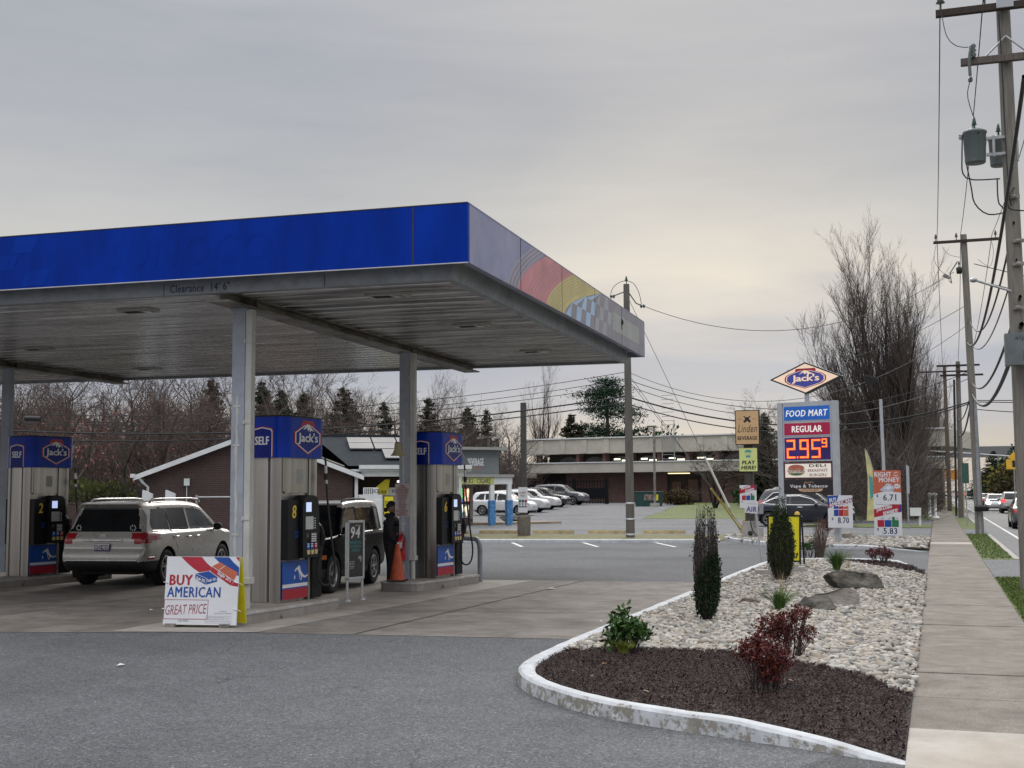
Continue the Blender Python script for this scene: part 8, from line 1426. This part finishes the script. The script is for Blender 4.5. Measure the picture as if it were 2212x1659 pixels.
def tuft(label, loc, n, L, spread, mat, seed, w_=.009, name='grass_clump'):
    rg = np.random.default_rng(seed); V = []; F = []
    for k in range(n):
        a = rg.uniform(0, 6.28); r0 = rg.uniform(0, .06); l = L * rg.uniform(.6, 1.1); lean = rg.uniform(.1, 1.0) * spread; d = np.array([math.cos(a), math.sin(a)]); s_ = np.array([-d[1], d[0]]) * w_ * rg.uniform(.6, 1.2); o = len(V); N_ = 6
        for i in range(N_ + 1): f = i / N_; h = l * (f - .35 * lean * f * f); rad = r0 + l * lean * f ** 1.7; c = d * rad; ww = s_ * (1 - f ** 2); V += [(c[0] - ww[0], c[1] - ww[1], h), (c[0] + ww[0], c[1] + ww[1], h + .004)]
        F += [(o + 2 * i, o + 2 * i + 1, o + 2 * i + 3, o + 2 * i + 2) for i in range(N_)]
    o = thing(name, label, 'plant', loc, 0); npmesh('blades', V, F, mat, o); return o
M_LIR = island('liriope_blade', [(.045, .10, .02), (.07, .14, .03), (.10, .17, .04), (.035, .075, .018)], .5); M_STRAW = island('straw_blade', [(.34, .27, .17), (.26, .2, .13), (.42, .35, .24)], .8)
q = G(1684, 1322, .08); tuft('arching green grass clump with pale seed stalks by the boulders', (q.x, q.y, .09), 190, .36, .85, M_LIR, 311); q2 = G(1690, 1300, .08); t_ = tuft('dry straw stalks standing above the arching grass clump', (q2.x, q2.y, .09), 26, .52, .3, M_STRAW, 312, .004, 'dry_stalks')
q = G(1808, 1236, .08); tuft('thick green grass clump in the middle of the stone bed', (q.x, q.y, .09), 260, .50, .8, M_LIR, 313); q = G(1832, 1232, .08); tuft('dry stalks beside the thick green grass clump', (q.x, q.y, .09), 20, .5, .35, M_STRAW, 314, .004, 'dry_stalks')
def shrub(label, loc, blobs, n, size, mat, seed, stems=30, smat=None, name='leafy_shrub', whorl=True):
    rg = np.random.default_rng(seed); rr = random.Random(seed); o = thing(name, label, 'shrub', loc, 0); C = []; S = []
    for (x, y, z, r_) in blobs:
        m_ = int(n * r_ ** 2 / sum(q[3] ** 2 for q in blobs)); v = rg.normal(0, 1, (m_, 3)); v /= np.linalg.norm(v, axis=1, keepdims=True); tips = v * r_ * rg.uniform(.45, 1.0, (m_, 1)) * [1, 1, .75] + [x, y, z]; k = 5 if whorl else 1
        C.append((tips[:, None] + rg.normal(0, size * .45, (m_, k, 3))).reshape(-1, 3))
        for t_ in tips[::max(1, m_ // stems)]: mid = Vector(t_) * .5 + Vector((x * .25, y * .25, -.02)); b0 = (x * .6 + rr.gauss(0, .025), y * .6 + rr.gauss(0, .025), -.05); S += [(*b0, *mid, .007, .005), (*mid, *t_, .005, .002)]
    seg_mesh('stem', S, smat or M_TWIGP, o); leaf_cloud('foliage', np.concatenate(C), size, mat, o, seed, .5); return o
M_BARB = island('barberry_leaf', [(.075, .014, .016), (.11, .022, .02), (.05, .010, .014), (.17, .055, .025), (.09, .018, .026), (.14, .03, .025)], .55); M_RHO = island('glossy_leaf', [(.03, .075, .016), (.05, .11, .025), (.022, .055, .014), (.08, .14, .035)], .35)
q = G(1650, 1492, .1); shrub('front dark red barberry on the mulch with rusty tips', (q.x, q.y, .11), [(-.12, 0, .33, .14), (.02, -.02, .30, .17), (.14, .02, .26, .13), (-.02, .05, .40, .11), (.06, .0, .16, .13)], 640, .030, M_BARB, 321, 9); q = G(1708, 1420, .1); shrub('rear dark red barberry leaning over the stones', (q.x - .05, q.y, .11), [(-.16, 0, .30, .17), (0, .02, .34, .16), (.16, 0, .44, .12), (.2, .0, .24, .12), (-.02, 0, .2, .13)], 640, .030, M_BARB, 322, 10)
q = G(1350, 1408, .1); shrub('bright green leafy shrub at the mulch edge', (q.x, q.y, .1), [(-.06, 0, .30, .13), (.07, 0, .24, .15), (.15, .02, .2, .1), (-.1, 0, .16, .11), (-.02, 0, .42, .07)], 130, .075, M_RHO, 323, 16); tuft('yellow-green weeds around the foot of the leafy shrub', (q.x + .02, q.y - .12, .1), 160, .15, .9, island('lime_weed', [(.16, .20, .035), (.22, .25, .05), (.12, .15, .03)], .7), 324, .008, 'weeds')
q = G(1899, 1216, .1); shrub('low wine-red shrub on the far mulch patch', (q.x, q.y, .12), [(-.15, 0, .22, .16), (.1, 0, .25, .17), (.22, .0, .18, .13)], 260, .04, M_BARB, 325, 14); q = G(1772, 1206, .08)
tw = thing('bare_twig_shrub', 'upright bundle of bare brown twigs behind the thick grass', 'shrub', (q.x, q.y, .08), 0); rr = random.Random(9); S = []
for k in range(150): a = rr.uniform(0, 6.28); r_ = .17 * math.sqrt(rr.random()); h = rr.uniform(.55, 1.1) * (1 - r_); S.append((r_ * .4 * math.cos(a), r_ * .4 * math.sin(a), 0, r_ * math.cos(a), r_ * math.sin(a), h * .6, .006, .004)); S.append((r_ * math.cos(a), r_ * math.sin(a), h * .6, r_ * 1.35 * math.cos(a) + rr.gauss(0, .03), r_ * 1.35 * math.sin(a), h, .004, .002))
seg_mesh('stem', S, pm('pale_brown_twig', (.15, .11, .095), .9, var=.3), tw); q = G(1750, 1205, .08); shrub('small green leafy shrub right of the lottery sign', (q.x, q.y, .08), [(0, 0, .32, .16), (.2, 0, .3, .12), (-.15, 0, .3, .1)], 120, .06, M_RHO, 326, 8); q = G(1752, 1180, .08); shrub('small plum shrub on the second stone island', (q.x, q.y + 6, .1), [(0, 0, .45, .28)], 160, .06, M_BARB, 327, 8)
# boulders
def boulder(label, px, py, sx, sy, sz_, seed, col, rz_=0.):
    q = G(px, py, .08); V, F = ico(4); rg = np.random.default_rng(seed); V = V.copy(); dsp = np.zeros(len(V))
    for k in range(13): d = rg.normal(0, 1, 3); d /= np.linalg.norm(d); c = rg.uniform(.30, .72); dsp = np.maximum(dsp, np.maximum(0, V @ d - c)) if False else dsp; over = np.maximum(0, V @ d - c); V = V - d[None] * over[:, None] * 1.0
    ph = rg.uniform(0, 6, (5, 3)); fr = rg.uniform(2, 7, (5, 3)); n_ = sum(np.sin(V @ fr[i] + ph[i, 0]) / (1.6 + i) for i in range(5)); V = V * (1.25 + .07 * n_[:, None]) + rg.normal(0, .012, V.shape); V = V * [sx, sy, sz_]; ca, sa = math.cos(rz_), math.sin(rz_); V = np.c_[V[:, 0] * ca - V[:, 1] * sa, V[:, 0] * sa + V[:, 1] * ca, V[:, 2]]
    return tag(npmesh('boulder', V, F, M_ROCK[col], None, smooth=True, loc=(q.x, q.y + sy * .5, .08 + sz_ * .35)), label, 'boulder', 'boulders in the stone beds')
M_ROCK = [pm('dark_slate_rock', (.065, .06, .052), .95, var=.5, scale=4.5, col2=(.17, .155, .13), bump=1.0, bscale=14, dirt=.6, stretch=(1, 1, 2.2)), pm('pale_grey_rock', (.22, .20, .175), .9, var=.3, scale=4, bump=.8, bscale=10, dirt=.3), pm('brown_flat_rock', (.12, .095, .075), .9, var=.4, scale=4, bump=.8, bscale=12)]
boulder('large dark boulder with a rounded back in the stone bed', 1828, 1276, .52, .34, .29, 401, 0, .1); boulder('pale slabby boulder leaning on the large dark one', 1812, 1312, .44, .2, .17, 402, 1, -.25); boulder('low dark boulder in front of the pale slab', 1775, 1322, .33, .2, .17, 403, 0, .15); boulder('flat brown stone beside the arching grass clump', 1618, 1308, .25, .13, .09, 404, 2, .1)
boulder('tan boulder on the second stone island', 2050 * .8641 + 55, 1166, .55, .3, .22, 405, 1, .5); boulder('small brown stone on the kerb side of the bed', 1462, 1340, .07, .06, .06, 406, 2); boulder('dark jagged rock by the lot lamp post base', 1108, 1128, 1.0, .6, .34, 407, 0)
# real blades along the near verge
rg = np.random.default_rng(5); n = 16000; X = rg.uniform(1.07, 1.8, n); Y = np.where(rg.random(n) < .75, rg.uniform(15, 27.1, n), rg.uniform(34.5, 53, n)); C = np.c_[X, Y, rg.uniform(.01, .05, n)]; g_ = leaf_cloud('grass', C, .07, island('verge_blade', [(.06, .10, .02), (.09, .14, .03), (.13, .16, .05), (.05, .08, .02)], .8), None, 6, .18); tag(g_, kind='stuff')
